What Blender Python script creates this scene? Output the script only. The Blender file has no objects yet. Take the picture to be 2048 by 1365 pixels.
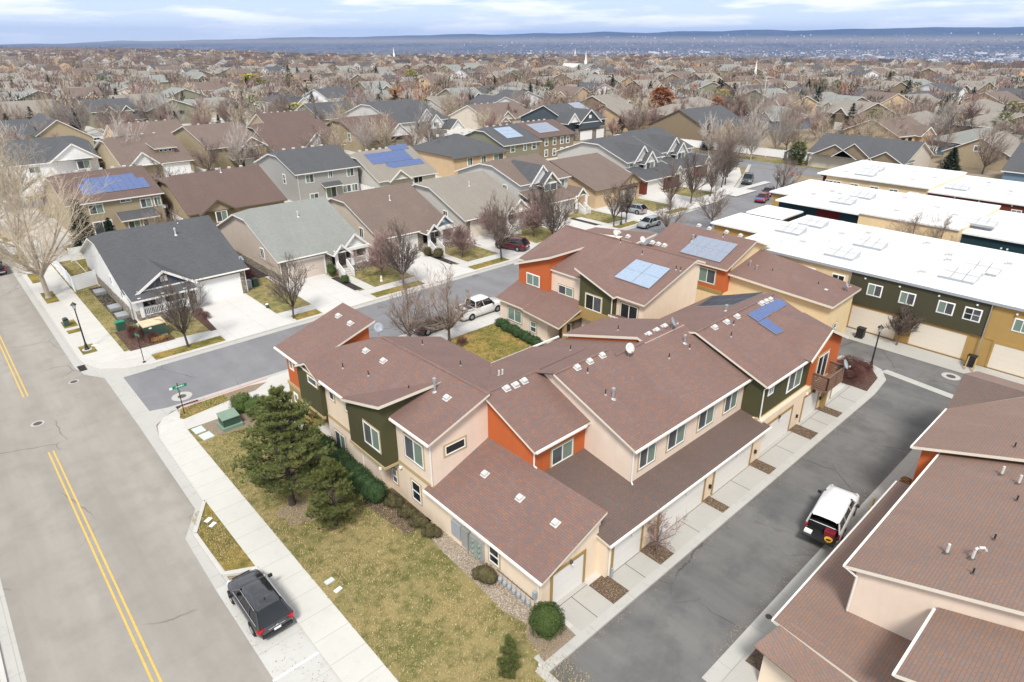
import bpy, math, random
from mathutils import Vector
R=math.radians
S=bpy.context.scene
COL=S.collection
# ---------------------------------------------------------------- camera
cam=bpy.data.objects.new('camera',bpy.data.cameras.new('camera')); COL.objects.link(cam)
cam.data.sensor_width=36; cam.data.lens=22.68; cam.data.clip_start=.5; cam.data.clip_end=90000
cam.location=(0,0,26.5)
_p,_r,_y=.437489559,-.00227520332,.831749505
_f=Vector((math.cos(_y)*math.cos(_p),math.sin(_y)*math.cos(_p),-math.sin(_p)))
_rt=Vector((math.sin(_y),-math.cos(_y),0)); _u=_rt.cross(_f)
_r2=math.cos(_r)*_rt+math.sin(_r)*_u; _u2=-math.sin(_r)*_rt+math.cos(_r)*_u
from mathutils import Matrix
cam.matrix_world=Matrix(((_r2.x,_u2.x,-_f.x,0),(_r2.y,_u2.y,-_f.y,0),(_r2.z,_u2.z,-_f.z,26.5),(0,0,0,1)))
S.camera=cam
# ---------------------------------------------------------------- light
SUN_EL,SUN_AZ=R(52),R(222)          # azimuth of the sun, counter-clockwise from +X
sl=bpy.data.lights.new('sun','SUN'); sl.energy=2.8; sl.angle=R(12); sl.color=(1,.965,.91)
so=bpy.data.objects.new('sun',sl); COL.objects.link(so)
sd=Vector((math.cos(SUN_AZ)*math.cos(SUN_EL),math.sin(SUN_AZ)*math.cos(SUN_EL),math.sin(SUN_EL)))
so.rotation_euler=sd.to_track_quat('Z','Y').to_euler(); so.location=(0,0,60)
W=bpy.data.worlds.new('World'); S.world=W; W.use_nodes=True
S.view_settings.view_transform='Standard'; S.view_settings.look='None'; S.view_settings.gamma=1
S.view_settings.exposure=.47
S.render.engine='CYCLES'
S.cycles.max_bounces=5; S.cycles.diffuse_bounces=3; S.cycles.glossy_bounces=2; S.cycles.transparent_max_bounces=6
S.cycles.volume_bounces=0; S.cycles.use_denoising=True
def build_world():
    nt=W.node_tree; n=nt.nodes; l=nt.links; n.clear()
    out=n.new('ShaderNodeOutputWorld'); bg=n.new('ShaderNodeBackground'); bg.inputs[1].default_value=.112
    sk=n.new('ShaderNodeTexSky'); sk.sky_type='NISHITA'; sk.sun_disc=False
    sk.sun_elevation=SUN_EL; sk.sun_rotation=math.pi/2-SUN_AZ; sk.air_density=1; sk.dust_density=.6; sk.ozone_density=1.3; sk.altitude=1400
    # thin high cloud over the whole sky, lumpier puffs near the horizon
    tc=n.new('ShaderNodeTexCoord'); sep=n.new('ShaderNodeSeparateXYZ'); l.new(tc.outputs['Generated'],sep.inputs[0])
    mp=n.new('ShaderNodeMapping'); mp.inputs['Scale'].default_value=(5,5,42); l.new(tc.outputs['Generated'],mp.inputs[0])
    nz=n.new('ShaderNodeTexNoise'); nz.inputs['Scale'].default_value=1.25; nz.inputs['Detail'].default_value=6; nz.inputs['Roughness'].default_value=.55
    l.new(mp.outputs[0],nz.inputs['Vector'])
    cr=n.new('ShaderNodeValToRGB'); cr.color_ramp.elements[0].position=.47; cr.color_ramp.elements[1].position=.60; l.new(nz.outputs[0],cr.inputs[0])
    # clear-air gradient by elevation
    gr=n.new('ShaderNodeValToRGB'); e=gr.color_ramp.elements
    e[0].position=0; e[0].color=(6.6,7.0,7.7,1); e[1].position=.30; e[1].color=(4.7,4.9,5.3,1)
    q=e.new(.028); q.color=(5.6,6.4,7.9,1); q=e.new(.075); q.color=(4.2,5.3,7.4,1)
    l.new(sep.outputs[2],gr.inputs[0])
    m0=n.new('ShaderNodeMixRGB'); m0.inputs[0].default_value=.88; l.new(sk.outputs[0],m0.inputs[1]); l.new(gr.outputs[0],m0.inputs[2])
    m1=n.new('ShaderNodeMixRGB'); m1.inputs[2].default_value=(8.6,8.65,8.75,1); l.new(m0.outputs[0],m1.inputs[1])
    mm=n.new('ShaderNodeMath'); mm.operation='MULTIPLY'; mm.inputs[1].default_value=.85; l.new(cr.outputs[0],mm.inputs[0]); l.new(mm.outputs[0],m1.inputs[0])
    l.new(m1.outputs[0],bg.inputs[0]); l.new(bg.outputs[0],out.inputs[0])
build_world()
# ---------------------------------------------------------------- materials
class NT:
    def __init__(s,name,rough=.8,metal=0,spec=.3):
        s.m=bpy.data.materials.new(name); s.m.use_nodes=True; s.n=s.m.node_tree.nodes; s.l=s.m.node_tree.links
        s.b=s.n['Principled BSDF']; s.b.inputs['Roughness'].default_value=rough; s.b.inputs['Metallic'].default_value=metal
        s.b.inputs['Specular IOR Level'].default_value=spec
        g=s.n.new('ShaderNodeNewGeometry'); s.pos=g.outputs['Position']
    def node(s,t,**k):
        o=s.n.new(t)
        for a,v in k.items(): setattr(o,a,v)
        return o
    def link(s,a,b): s.l.new(a,b)
    def noise(s,scale,detail=3,rough=.55,vec=None,dist=0):
        o=s.n.new('ShaderNodeTexNoise'); o.inputs['Scale'].default_value=scale; o.inputs['Detail'].default_value=detail
        o.inputs['Roughness'].default_value=rough; o.inputs['Distortion'].default_value=dist
        s.l.new(vec or s.pos,o.inputs['Vector']); return o.outputs[0]
    def ramp(s,f,*st):
        o=s.n.new('ShaderNodeValToRGB'); e=o.color_ramp.elements
        while len(e)>1: e.remove(e[-1])
        for i,(p,c) in enumerate(st):
            q=e[0] if i==0 else e.new(p)
            q.position=p; q.color=(c,c,c,1) if not hasattr(c,'__len__') else (*c,1)
        s.l.new(f,o.inputs[0]); return o.outputs[0]
    def mix(s,f,a,b,mode='MIX'):
        o=s.n.new('ShaderNodeMixRGB'); o.blend_type=mode
        for i,v in ((0,f),(1,a),(2,b)):
            if hasattr(v,'is_linked') or hasattr(v,'links'): s.l.new(v,o.inputs[i])
            elif i==0: o.inputs[0].default_value=v
            else: o.inputs[i].default_value=(*v,1) if hasattr(v,'__len__') else (v,v,v,1)
        return o.outputs[0]
    def math(s,op,a,b=None):
        o=s.n.new('ShaderNodeMath'); o.operation=op
        for i,v in ((0,a),(1,b)):
            if v is None: continue
            if hasattr(v,'links'): s.l.new(v,o.inputs[i])
            else: o.inputs[i].default_value=v
        return o.outputs[0]
    def map(s,scale,vec=None,rot=(0,0,0)):
        o=s.n.new('ShaderNodeMapping'); o.inputs['Scale'].default_value=scale; o.inputs['Rotation'].default_value=rot
        s.l.new(vec or s.pos,o.inputs[0]); return o.outputs[0]
    def color(s,c):
        if hasattr(c,'links'): s.l.new(c,s.b.inputs['Base Color'])
        else: s.b.inputs['Base Color'].default_value=(*c,1)
        return s
    def bump(s,h,strength=.3,dist=.02):
        o=s.n.new('ShaderNodeBump'); o.inputs['Strength'].default_value=strength; o.inputs['Distance'].default_value=dist
        s.l.new(h,o.inputs['Height']); s.l.new(o.outputs[0],s.b.inputs['Normal']); return s
    def uv(s):
        return s.n.new('ShaderNodeTexCoord').outputs['UV']
_mc={}
def plain(name,c,rough=.6,metal=0,spec=.3,var=.12,sc=3.0):
    k=('p',name)
    if k in _mc: return _mc[k]
    t=NT(name,rough,metal,spec)
    if var:
        f=t.noise(sc,4); t.color(t.mix(f,tuple(x*(1-var) for x in c),tuple(min(1,x*(1+var)) for x in c)))
    else: t.color(c)
    _mc[k]=t.m; return t.m
def stucco(name,c):
    k=('s',name)
    if k in _mc: return _mc[k]
    t=NT(name,.9,0,.15)
    f=t.noise(.9,5,.6); v=t.noise(1,3,.5,t.map((2.2,2.2,.25)))
    a=t.mix(f,tuple(x*.9 for x in c),tuple(min(1,x*1.07) for x in c)); a=t.mix(t.ramp(v,(.5,0),(.75,.22)),a,tuple(x*.72 for x in c))
    t.color(a); t.bump(t.noise(60,3),.25,.01); _mc[k]=t.m; return t.m
def siding(name,c,step=.17):
    k=('d',name)
    if k in _mc: return _mc[k]
    t=NT(name,.7,0,.25); sp=t.node('ShaderNodeSeparateXYZ'); t.link(t.pos,sp.inputs[0])
    w=t.math('FRACT',t.math('DIVIDE',sp.outputs[2],step)); t.color(t.mix(t.ramp(w,(0,0),(.1,1)),tuple(x*.72 for x in c),t.mix(t.noise(.8,4),tuple(x*.93 for x in c),c)))
    t.bump(w,.5,.02); _mc[k]=t.m; return t.m
def shingle(name,a,b,c,d):
    """asphalt shingles: four tab colours laid in 14 cm courses, from the UV (metres)"""
    k=('r',name)
    if k in _mc: return _mc[k]
    t=NT(name,.75,0,.45); uv=t.uv()
    def brick(c1,c2,off,w):
        o=t.node('ShaderNodeTexBrick'); o.offset=off; o.inputs['Scale'].default_value=1; o.inputs['Brick Width'].default_value=w
        o.inputs['Row Height'].default_value=.142; o.inputs['Mortar Size'].default_value=.008; o.inputs['Mortar Smooth'].default_value=.3; o.inputs['Bias'].default_value=0
        o.inputs['Color1'].default_value=(*c1,1); o.inputs['Color2'].default_value=(*c2,1); o.inputs['Mortar'].default_value=(*[x*.55 for x in a],1)
        t.link(uv,o.inputs[0]); return o
    b1=brick(a,b,.43,.31); b2=brick(c,d,.37,.47)
    n1=t.noise(2.3,2,.5,t.map((1.0,2.2,1),uv)); m=t.mix(t.ramp(n1,(.42,0),(.58,1)),b1.outputs[0],b2.outputs[0])
    big=t.noise(.3,4,.6,t.map((1.6,.45,1),uv)); m=t.mix(t.ramp(big,(.35,.0),(.7,.6)),m,t.mix(.6,m,tuple(x*.68 for x in a))); m=t.mix(t.ramp(t.noise(.9,4,.6,t.map((1.2,.3,1),uv)),(.58,0),(.75,.35)),m,tuple(min(1,x*1.35) for x in c))
    gr=t.noise(45,2); m=t.mix(.25,m,t.mix(gr,.02,.9,),'OVERLAY')
    t.color(m); t.bump(b1.outputs['Fac'],-.5,.012)
    _mc[k]=t.m; return t.m
def asphalt(name,c,worn,crack=True,patch=.5):
    t=NT(name,.93,0,.2)
    f1=t.noise(.12,4,.6,t.map((3.2,.35,1))); f2=t.noise(.5,5,.65); f3=t.noise(70,2)
    m=t.mix(t.ramp(f1,(.35,0),(.65,1)),c,worn); m=t.mix(t.ramp(f2,(.45,0),(.75,patch)),m,tuple(x*.78 for x in c))
    if crack:
        v=t.node('ShaderNodeTexVoronoi',feature='DISTANCE_TO_EDGE'); v.inputs['Scale'].default_value=.13
        cn=t.node('ShaderNodeTexNoise'); cn.inputs['Scale'].default_value=.9; t.link(t.pos,cn.inputs['Vector']); wv=t.mix(.55,t.pos,cn.outputs[1],'ADD')
        t.link(wv,v.inputs['Vector'])
        gate=t.ramp(t.noise(.09,2),(.5,0),(.56,1))
        m=t.mix(t.math('MULTIPLY',t.ramp(v.outputs[0],(.0,.75),(.006,0)),gate),m,tuple(x*.3 for x in c))
    m=t.mix(.35,m,t.mix(f3,0.05,.95),'OVERLAY'); t.color(m); t.bump(f3,.3,.006); return t.m
def concrete(name,c,joint=1.55,off=(0,0,0),stain=.28):
    t=NT(name,.9,0,.2); f=t.noise(.55,5,.65); m=t.mix(f,tuple(x*.9 for x in c),tuple(min(1,x*1.06) for x in c))
    m=t.mix(t.ramp(t.noise(1.7,5,.7),(.55,0),(.8,stain)),m,tuple(x*.55 for x in c))
    if joint:
        sp=t.node('ShaderNodeSeparateXYZ'); t.link(t.pos,sp.inputs[0])
        for i,j in ((0,joint[0]),(1,joint[1])):
            if not j: continue
            w=t.math('FRACT',t.math('DIVIDE',t.math('ADD',sp.outputs[i],500*j+off[i]),j))
            q=.022/j; m=t.mix(t.ramp(w,(0,.62),(q*.9,.62),(q,0)),m,tuple(x*.33 for x in c))
    t.color(m); t.bump(t.noise(40,3),.15,.004); return t.m
def grass(name,dry,green,bias=.5):
    t=NT(name,1,0,.05); a=t.noise(.28,4,.6); b=t.noise(1.9,4,.65); c=t.noise(30,3,.7,t.map((1,1,.3)))
    g=t.math('ADD',t.math('MULTIPLY',a,.55),t.math('MULTIPLY',b,.45))
    m=t.mix(t.ramp(g,(bias-.09,1),(bias+.07,0)),dry,green)
    m=t.mix(t.ramp(b,(.3,.5),(.5,0)),m,tuple(x*.6 for x in green)); m=t.mix(t.ramp(t.noise(6,3),(.55,0),(.75,.5)),m,tuple(min(1,x*1.3) for x in dry))
    m=t.mix(.6,m,t.mix(c,.0,1.0),'OVERLAY'); t.color(m); t.bump(c,.8,.04); return t.m
def gravel(name,cols,scale=14):
    t=NT(name,.95,0,.15); v=t.node('ShaderNodeTexVoronoi'); v.inputs['Scale'].default_value=scale; t.link(t.pos,v.inputs['Vector'])
    sp=t.node('ShaderNodeSeparateXYZ'); t.link(v.outputs['Color'],sp.inputs[0])
    m=t.ramp(sp.outputs[0],*[(i/len(cols),c) for i,c in enumerate(cols)]); m=t.mix(t.ramp(v.outputs[0],(.3,0),(.6,.6)),m,tuple(x*.3 for x in cols[0]))
    t.color(m); t.bump(v.outputs[0],-.6,.03); return t.m
def leafy(name,a,b,c,scale=.9):
    t=NT(name,.75,0,.2); oi=t.node('ShaderNodeObjectInfo'); f=t.noise(scale,3); g=t.noise(scale*9,2)
    m=t.mix(t.ramp(f,(.35,0),(.65,1)),a,b); m=t.mix(t.ramp(g,(.5,0),(.7,.8)),m,c)
    h=t.node('ShaderNodeHueSaturation'); t.link(m,h.inputs['Color']); t.link(t.math('ADD',t.math('MULTIPLY',oi.outputs['Random'],.5),.75),h.inputs['Value'])
    t.color(h.outputs[0]); return t.m
def vtint(name,cols,rough=.9):
    """one material whose colour is picked per object from a list (for repeats that differ)"""
    t=NT(name,rough,0,.15); oi=t.node('ShaderNodeObjectInfo')
    r=t.n.new('ShaderNodeValToRGB'); r.color_ramp.interpolation='CONSTANT'; e=r.color_ramp.elements
    while len(e)>1: e.remove(e[-1])
    for i,c in enumerate(cols):
        q=e[0] if i==0 else e.new(i/len(cols)); q.position=i/len(cols); q.color=(*c,1)
    t.link(oi.outputs['Random'],r.inputs[0]); f=t.noise(.8,3); t.color(t.mix(f,t.mix(.25,r.outputs[0],0.0),r.outputs[0])); return t.m
M={}
M['road_old']=asphalt('worn grey asphalt',(.285,.26,.228),(.355,.328,.29))
M['road_new']=asphalt('smooth grey asphalt',(.20,.20,.207),(.235,.235,.243),True,.45)
M['alley']=asphalt('dark alley asphalt',(.135,.132,.128),(.185,.18,.172),True,.95)
M['conc']=concrete('pale concrete',(.55,.53,.49),joint=None)
M['walk']=concrete('sidewalk concrete, joints across the left road walk',(.57,.555,.51),joint=(0,1.62))
M['walkS']=concrete('sidewalk concrete, street walk',(.57,.555,.525),joint=(1.62,0))
M['drive']=concrete('driveway concrete',(.43,.415,.38),joint=(0,0),off=(0,0,0),stain=.22)
M['drive2']=concrete('pale driveway concrete',(.60,.58,.55),joint=(3.1,3.1))
M['gutter']=concrete('gutter concrete',(.46,.45,.415),joint=(3.05,3.05),stain=.5)
M['bay']=concrete('parking bay concrete',(.53,.52,.485),joint=(0,3.0),stain=.55)
M['grass']=grass('dormant lawn',(.31,.25,.115),(.155,.155,.055),.505)
M['grass2']=grass('patchy strip lawn',(.33,.23,.075),(.14,.14,.035),.53)
M['soil']=gravel('bare soil and leaf litter',[(.15,.11,.08),(.19,.14,.10),(.23,.175,.13),(.12,.085,.065)],26)
M['dirt']=gravel('pale bare dirt',[(.33,.26,.19),(.38,.30,.22),(.35,.28,.205)],30)
M['mulch']=gravel('bark mulch',[(.09,.055,.045),(.13,.08,.06),(.17,.10,.08)],12)
M['gravel']=gravel('river gravel',[(.52,.44,.34),(.36,.29,.22),(.62,.55,.46),(.30,.23,.17)],17)
M['blackmulch']=gravel('dark mulch',[(.055,.05,.048),(.08,.07,.065)],10)
M["sh_red"]=shingle("red brown shingle",(.205,.118,.098),(.275,.142,.092),(.165,.13,.125),(.215,.14,.12))
M["sh_shade"]=shingle("shaded brown shingle",(.145,.098,.082),(.175,.105,.078),(.12,.097,.09),(.14,.105,.09))  # darker shingle copy with shade put into its colour
M["sh_right"]=shingle("brown red shingle, right block",(.265,.168,.13),(.305,.178,.118),(.215,.168,.148),(.255,.18,.148))
M["sh_dark"]=shingle("charcoal shingle",(.088,.090,.095),(.10,.102,.108),(.078,.08,.085),(.11,.112,.115))
M['sh_grey']=shingle('light grey green shingle',(.26,.27,.245),(.30,.305,.28),(.24,.25,.235),(.285,.28,.25))
M["sh_brown"]=shingle("mid brown shingle",(.185,.135,.108),(.21,.155,.125),(.165,.122,.10),(.195,.142,.115))
M["sh_taupe"]=shingle("taupe shingle",(.28,.25,.21),(.30,.27,.225),(.25,.225,.19),(.29,.255,.215))
M["sh_umber"]=shingle("umber shingle",(.145,.095,.078),(.165,.108,.088),(.13,.088,.073),(.155,.10,.082))
M['cream']=stucco('cream stucco',(.80,.66,.50)); M['cream_pink']=stucco('pale peach stucco',(.78,.645,.525))
M['orange']=stucco('burnt orange stucco',(.52,.135,.045)); M['olive']=stucco('dark olive stucco',(.082,.078,.038))
M['mustard']=stucco('mustard stucco',(.36,.245,.095)); M['tan']=stucco('tan trim stucco',(.47,.37,.20))
M['wall_butter']=stucco('butter stucco',(.78,.60,.36)); M['teal']=stucco('dark teal stucco',(.018,.045,.055)); M['maroon']=stucco('maroon stucco',(.115,.012,.012))
M['brick']=stucco('brick red stucco',(.17,.045,.028)); M['olive2']=stucco('grey olive stucco',(.075,.07,.042)); M['ochre']=stucco('ochre stucco',(.42,.27,.095))
M['w_white']=siding('white lap siding',(.80,.80,.79)); M['w_taupe']=stucco('warm taupe stucco',(.52,.44,.37)); M['w_beige']=stucco('beige stucco',(.60,.535,.45))
M['w_grey']=siding('grey lap siding',(.40,.39,.375)); M['w_khaki']=stucco('khaki stucco',(.38,.31,.205)); M['w_tan']=stucco('light tan stucco',(.60,.44,.28))
M['w_lgrey']=siding('light warm grey siding',(.60,.585,.55)); M['w_olive']=siding('sage siding',(.27,.26,.185)); M['w_navy']=siding('dark blue siding',(.075,.095,.115)); M['w_blue']=siding('slate blue siding',(.16,.24,.33)); M['w_brown']=stucco('brown stucco',(.25,.195,.13))
M['w_stone']=gravel('ledge stone veneer',[(.30,.26,.21),(.38,.33,.26),(.22,.19,.16),(.44,.39,.32)],5)
M['w_dkbrown']=stucco('dark brown wall',(.16,.12,.09))
M['trim']=plain('off white painted trim',(.83,.81,.76),.5,var=.05); M['trimcream']=plain('cream painted trim',(.74,.68,.57),.5,var=.06); M['white']=plain('white paint',(.86,.86,.85),.45,var=.03)
_t=NT('white membrane roof',.6,0,.3); _sp=_t.node('ShaderNodeSeparateXYZ'); _t.link(_t.pos,_sp.inputs[0]); _w=_t.math('FRACT',_t.math('MULTIPLY',_sp.outputs[1],.33))
_c=_t.mix(_t.ramp(_t.noise(.35,5,.65),(.45,0),(.75,.35)),(.80,.80,.79),(.56,.55,.52)); _c=_t.mix(_t.ramp(_w,(0,.22),(.03,.22),(.035,0)),_c,(.5,.5,.5)); _t.color(_c); M['flatroof']=_t.m
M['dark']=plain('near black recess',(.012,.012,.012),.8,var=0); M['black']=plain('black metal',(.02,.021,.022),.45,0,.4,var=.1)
M['galv']=plain('galvanised steel',(.50,.52,.54),.4,.6,var=.1); M['greymetal']=plain('grey painted metal',(.34,.37,.40),.5,var=.08); M['pipewhite']=plain('weathered white metal',(.60,.595,.57),.5,var=.12,sc=8)
M['greenmetal']=plain('green utility enamel',(.045,.09,.065),.5,var=.12); M['greenlight']=plain('faded green utility enamel',(.20,.28,.21),.55,var=.15); M['rust']=plain('rusty pale lid',(.66,.52,.34),.7,var=.3)
M['wood']=plain('weathered deck wood',(.21,.125,.085),.8,var=.3,sc=9); M['concgrey']=plain('utility lid concrete',(.55,.60,.57),.8,var=.1)
M['red']=plain('red paint',(.45,.03,.03),.5,var=.08); M['redfade']=plain('faded red kerb paint',(.60,.23,.20),.8,var=.2,sc=8); M['yellow']=plain('yellow road paint',(.66,.43,.10),.8,var=.35,sc=9); M['whitepaint']=plain('white road paint',(.85,.85,.83),.8,var=.2,sc=7)
M['blue']=plain('blue plastic',(.05,.14,.36),.5,var=.1); M['ironwork']=plain('cast iron',(.10,.085,.075),.7,var=.3,sc=12)
M['signgreen']=plain('street sign green',(.01,.24,.13),.45,var=0); M['stopred']=plain('stop sign red',(.55,.03,.04),.45,var=0)
M['tyre']=plain('tyre rubber',(.02,.02,.02),.85,var=.1); M['rim']=plain('alloy rim',(.42,.43,.45),.3,.85,var=.05); M['chrome']=plain('chrome',(.75,.76,.78),.15,1,var=0)
M['lamp_glass']=plain('frosted lamp glass',(.62,.63,.60),.25,var=0); M['tail']=plain('red lamp lens',(.42,.015,.02),.2,var=0); M['headl']=plain('clear lamp lens',(.70,.72,.75),.12,var=0)
M['bark']=plain('grey brown bark',(.14,.11,.09),.95,var=.3,sc=9); M['barkdark']=plain('dark bark',(.085,.068,.058),.95,var=.3,sc=9); M['barkpale']=plain('pale bark',(.40,.34,.27),.9,var=.3,sc=6)
def glassm(name,c,rough=.07,spec=.6,blinds=False):
    t=NT(name,rough,0,spec)
    if blinds:
        sp=t.node('ShaderNodeSeparateXYZ'); t.link(t.pos,sp.inputs[0]); w=t.math('FRACT',t.math('MULTIPLY',sp.outputs[2],16))
        t.color(t.mix(t.ramp(w,(.2,0),(.45,1)),tuple(x*.8 for x in c),c))
    else: t.color(t.mix(t.ramp(t.noise(.7,2),(.4,0),(.6,1)),tuple(x*.7 for x in c),c))
    return t.m
M['g_green']=glassm('window glass over pale blinds',(.20,.27,.22),blinds=True); M['g_screen']=glassm('screened window glass',(.10,.11,.115),.35,.3); M['g_dark']=glassm('dark window glass',(.022,.028,.028))
M['g_car']=glassm('tinted car glass',(.012,.014,.016),.05,.7)
def solar(name,c,cell=.165):
    t=NT(name,.16,0,.55); uv=t.uv(); o=t.node('ShaderNodeTexBrick'); o.offset=0; o.inputs['Scale'].default_value=1
    o.inputs['Brick Width'].default_value=cell; o.inputs['Row Height'].default_value=cell; o.inputs['Mortar Size'].default_value=.006
    o.inputs['Color1'].default_value=(*c,1); o.inputs['Color2'].default_value=(*[x*1.12 for x in c],1); o.inputs['Mortar'].default_value=(*[min(1,x*1.8+.02) for x in c],1)
    t.link(uv,o.inputs[0]); t.color(o.outputs[0]); return t.m
M['sol_blue']=solar('blue solar cells',(.055,.095,.235)); M['sol_blue'].node_tree.nodes['Principled BSDF'].inputs['Specular IOR Level'].default_value=1.0; M['sol_grey']=solar('reflective grey solar cells',(.22,.25,.31)); M['sol_black']=solar('black solar cells',(.010,.012,.015)); M['sol_black'].node_tree.nodes['Principled BSDF'].inputs['Roughness'].default_value=.35; M['sol_black'].node_tree.nodes['Principled BSDF'].inputs['Specular IOR Level'].default_value=.2; M['sol_white']=solar('pale grey reflective cells',(.47,.475,.48)); M['sol_white'].node_tree.nodes['Principled BSDF'].inputs['Roughness'].default_value=.5; M['sol_pale']=solar('pale solar cells',(.26,.33,.42))
def garage_m(name,c):
    t=NT(name,.55,0,.3); sp=t.node('ShaderNodeSeparateXYZ'); t.link(t.pos,sp.inputs[0])
    w=t.math('FRACT',t.math('MULTIPLY',sp.outputs[2],1/.53)); t.color(t.mix(t.ramp(w,(0,0),(.03,1)),tuple(x*.6 for x in c),c)); t.bump(w,.3,.01); return t.m
M['gar_white']=garage_m('white sectional garage door',(.74,.72,.68)); M['gar_pink']=garage_m('pale beige sectional door',(.60,.52,.45)); M['gar_bright']=garage_m('bright white sectional door',(.84,.84,.83)); M['gar_cream']=garage_m('cream sectional door',(.72,.65,.55))
def paint(name,c,rough=.22): 
    t=NT(name,rough,.15,.5); t.color(c); t.b.inputs['Coat Weight'].default_value=.8; t.b.inputs['Coat Roughness'].default_value=.06; return t.m
M['p_black']=paint('black car paint',(.016,.017,.020)); _b=M['p_black'].node_tree.nodes['Principled BSDF']; _b.inputs['Coat IOR'].default_value=1.75; _b.inputs['Coat Weight'].default_value=1; M['p_white']=paint('white car paint',(.80,.80,.80)); M['p_maroon']=paint('maroon car paint',(.11,.008,.018)); M['p_silver']=paint('silver car paint',(.30,.33,.34)); M['p_grey']=paint('dark green grey paint',(.045,.055,.052)); M['p_red']=paint('red car paint',(.30,.01,.012)); M['p_navy']=paint('dark blue grey paint',(.015,.022,.032))
M['hedge']=leafy('hedge leaves',(.030,.060,.022),(.045,.085,.03),(.075,.115,.042),1.4); M['box']=leafy('boxwood leaves',(.05,.085,.022),(.075,.115,.03),(.15,.18,.055),2)
M['needle']=leafy('pine needles',(.125,.155,.045),(.165,.185,.06),(.215,.215,.08),.8); M['needle_y']=leafy('young pine needles',(.18,.21,.055),(.22,.24,.075),(.26,.265,.10),.8)
M['spruce']=leafy('spruce needles',(.025,.045,.025),(.04,.06,.03),(.055,.075,.035),.5); M['drybush']=leafy('dry shrub twigs',(.10,.06,.045),(.14,.085,.06),(.19,.13,.09),1.5); M['redbush']=leafy('red brown shrub twigs',(.095,.042,.036),(.13,.06,.05),(.17,.085,.068),1.2)
M['ornament']=leafy('tawny grass clump',(.30,.16,.05),(.36,.21,.08),(.42,.28,.12),1.5); M['olivebush']=leafy('olive shrub leaves',(.075,.065,.03),(.10,.085,.04),(.13,.115,.055),1.5)
M['twig']=leafy('brown grey twigs',(.24,.185,.15),(.29,.225,.185),(.34,.27,.225),.7); M['twigdark']=leafy('dark twigs',(.13,.10,.082),(.16,.125,.105),(.20,.155,.13),.7)
M['twigpale']=leafy('pale straw twigs',(.36,.295,.215),(.43,.36,.27),(.50,.43,.33),.7); M['twigred']=leafy('reddish twigs',(.27,.175,.155),(.32,.215,.19),(.38,.26,.235),.7)
M['twigwhite']=leafy('whitish twigs',(.37,.32,.28),(.44,.39,.35),(.52,.47,.42),.7); M['orangeleaf']=leafy('rusty dead leaves',(.36,.14,.06),(.44,.19,.085),(.50,.25,.12),.5); M['yellowleaf']=leafy('yellow green catkins',(.42,.40,.07),(.50,.46,.10),(.55,.52,.16),.5)
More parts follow.
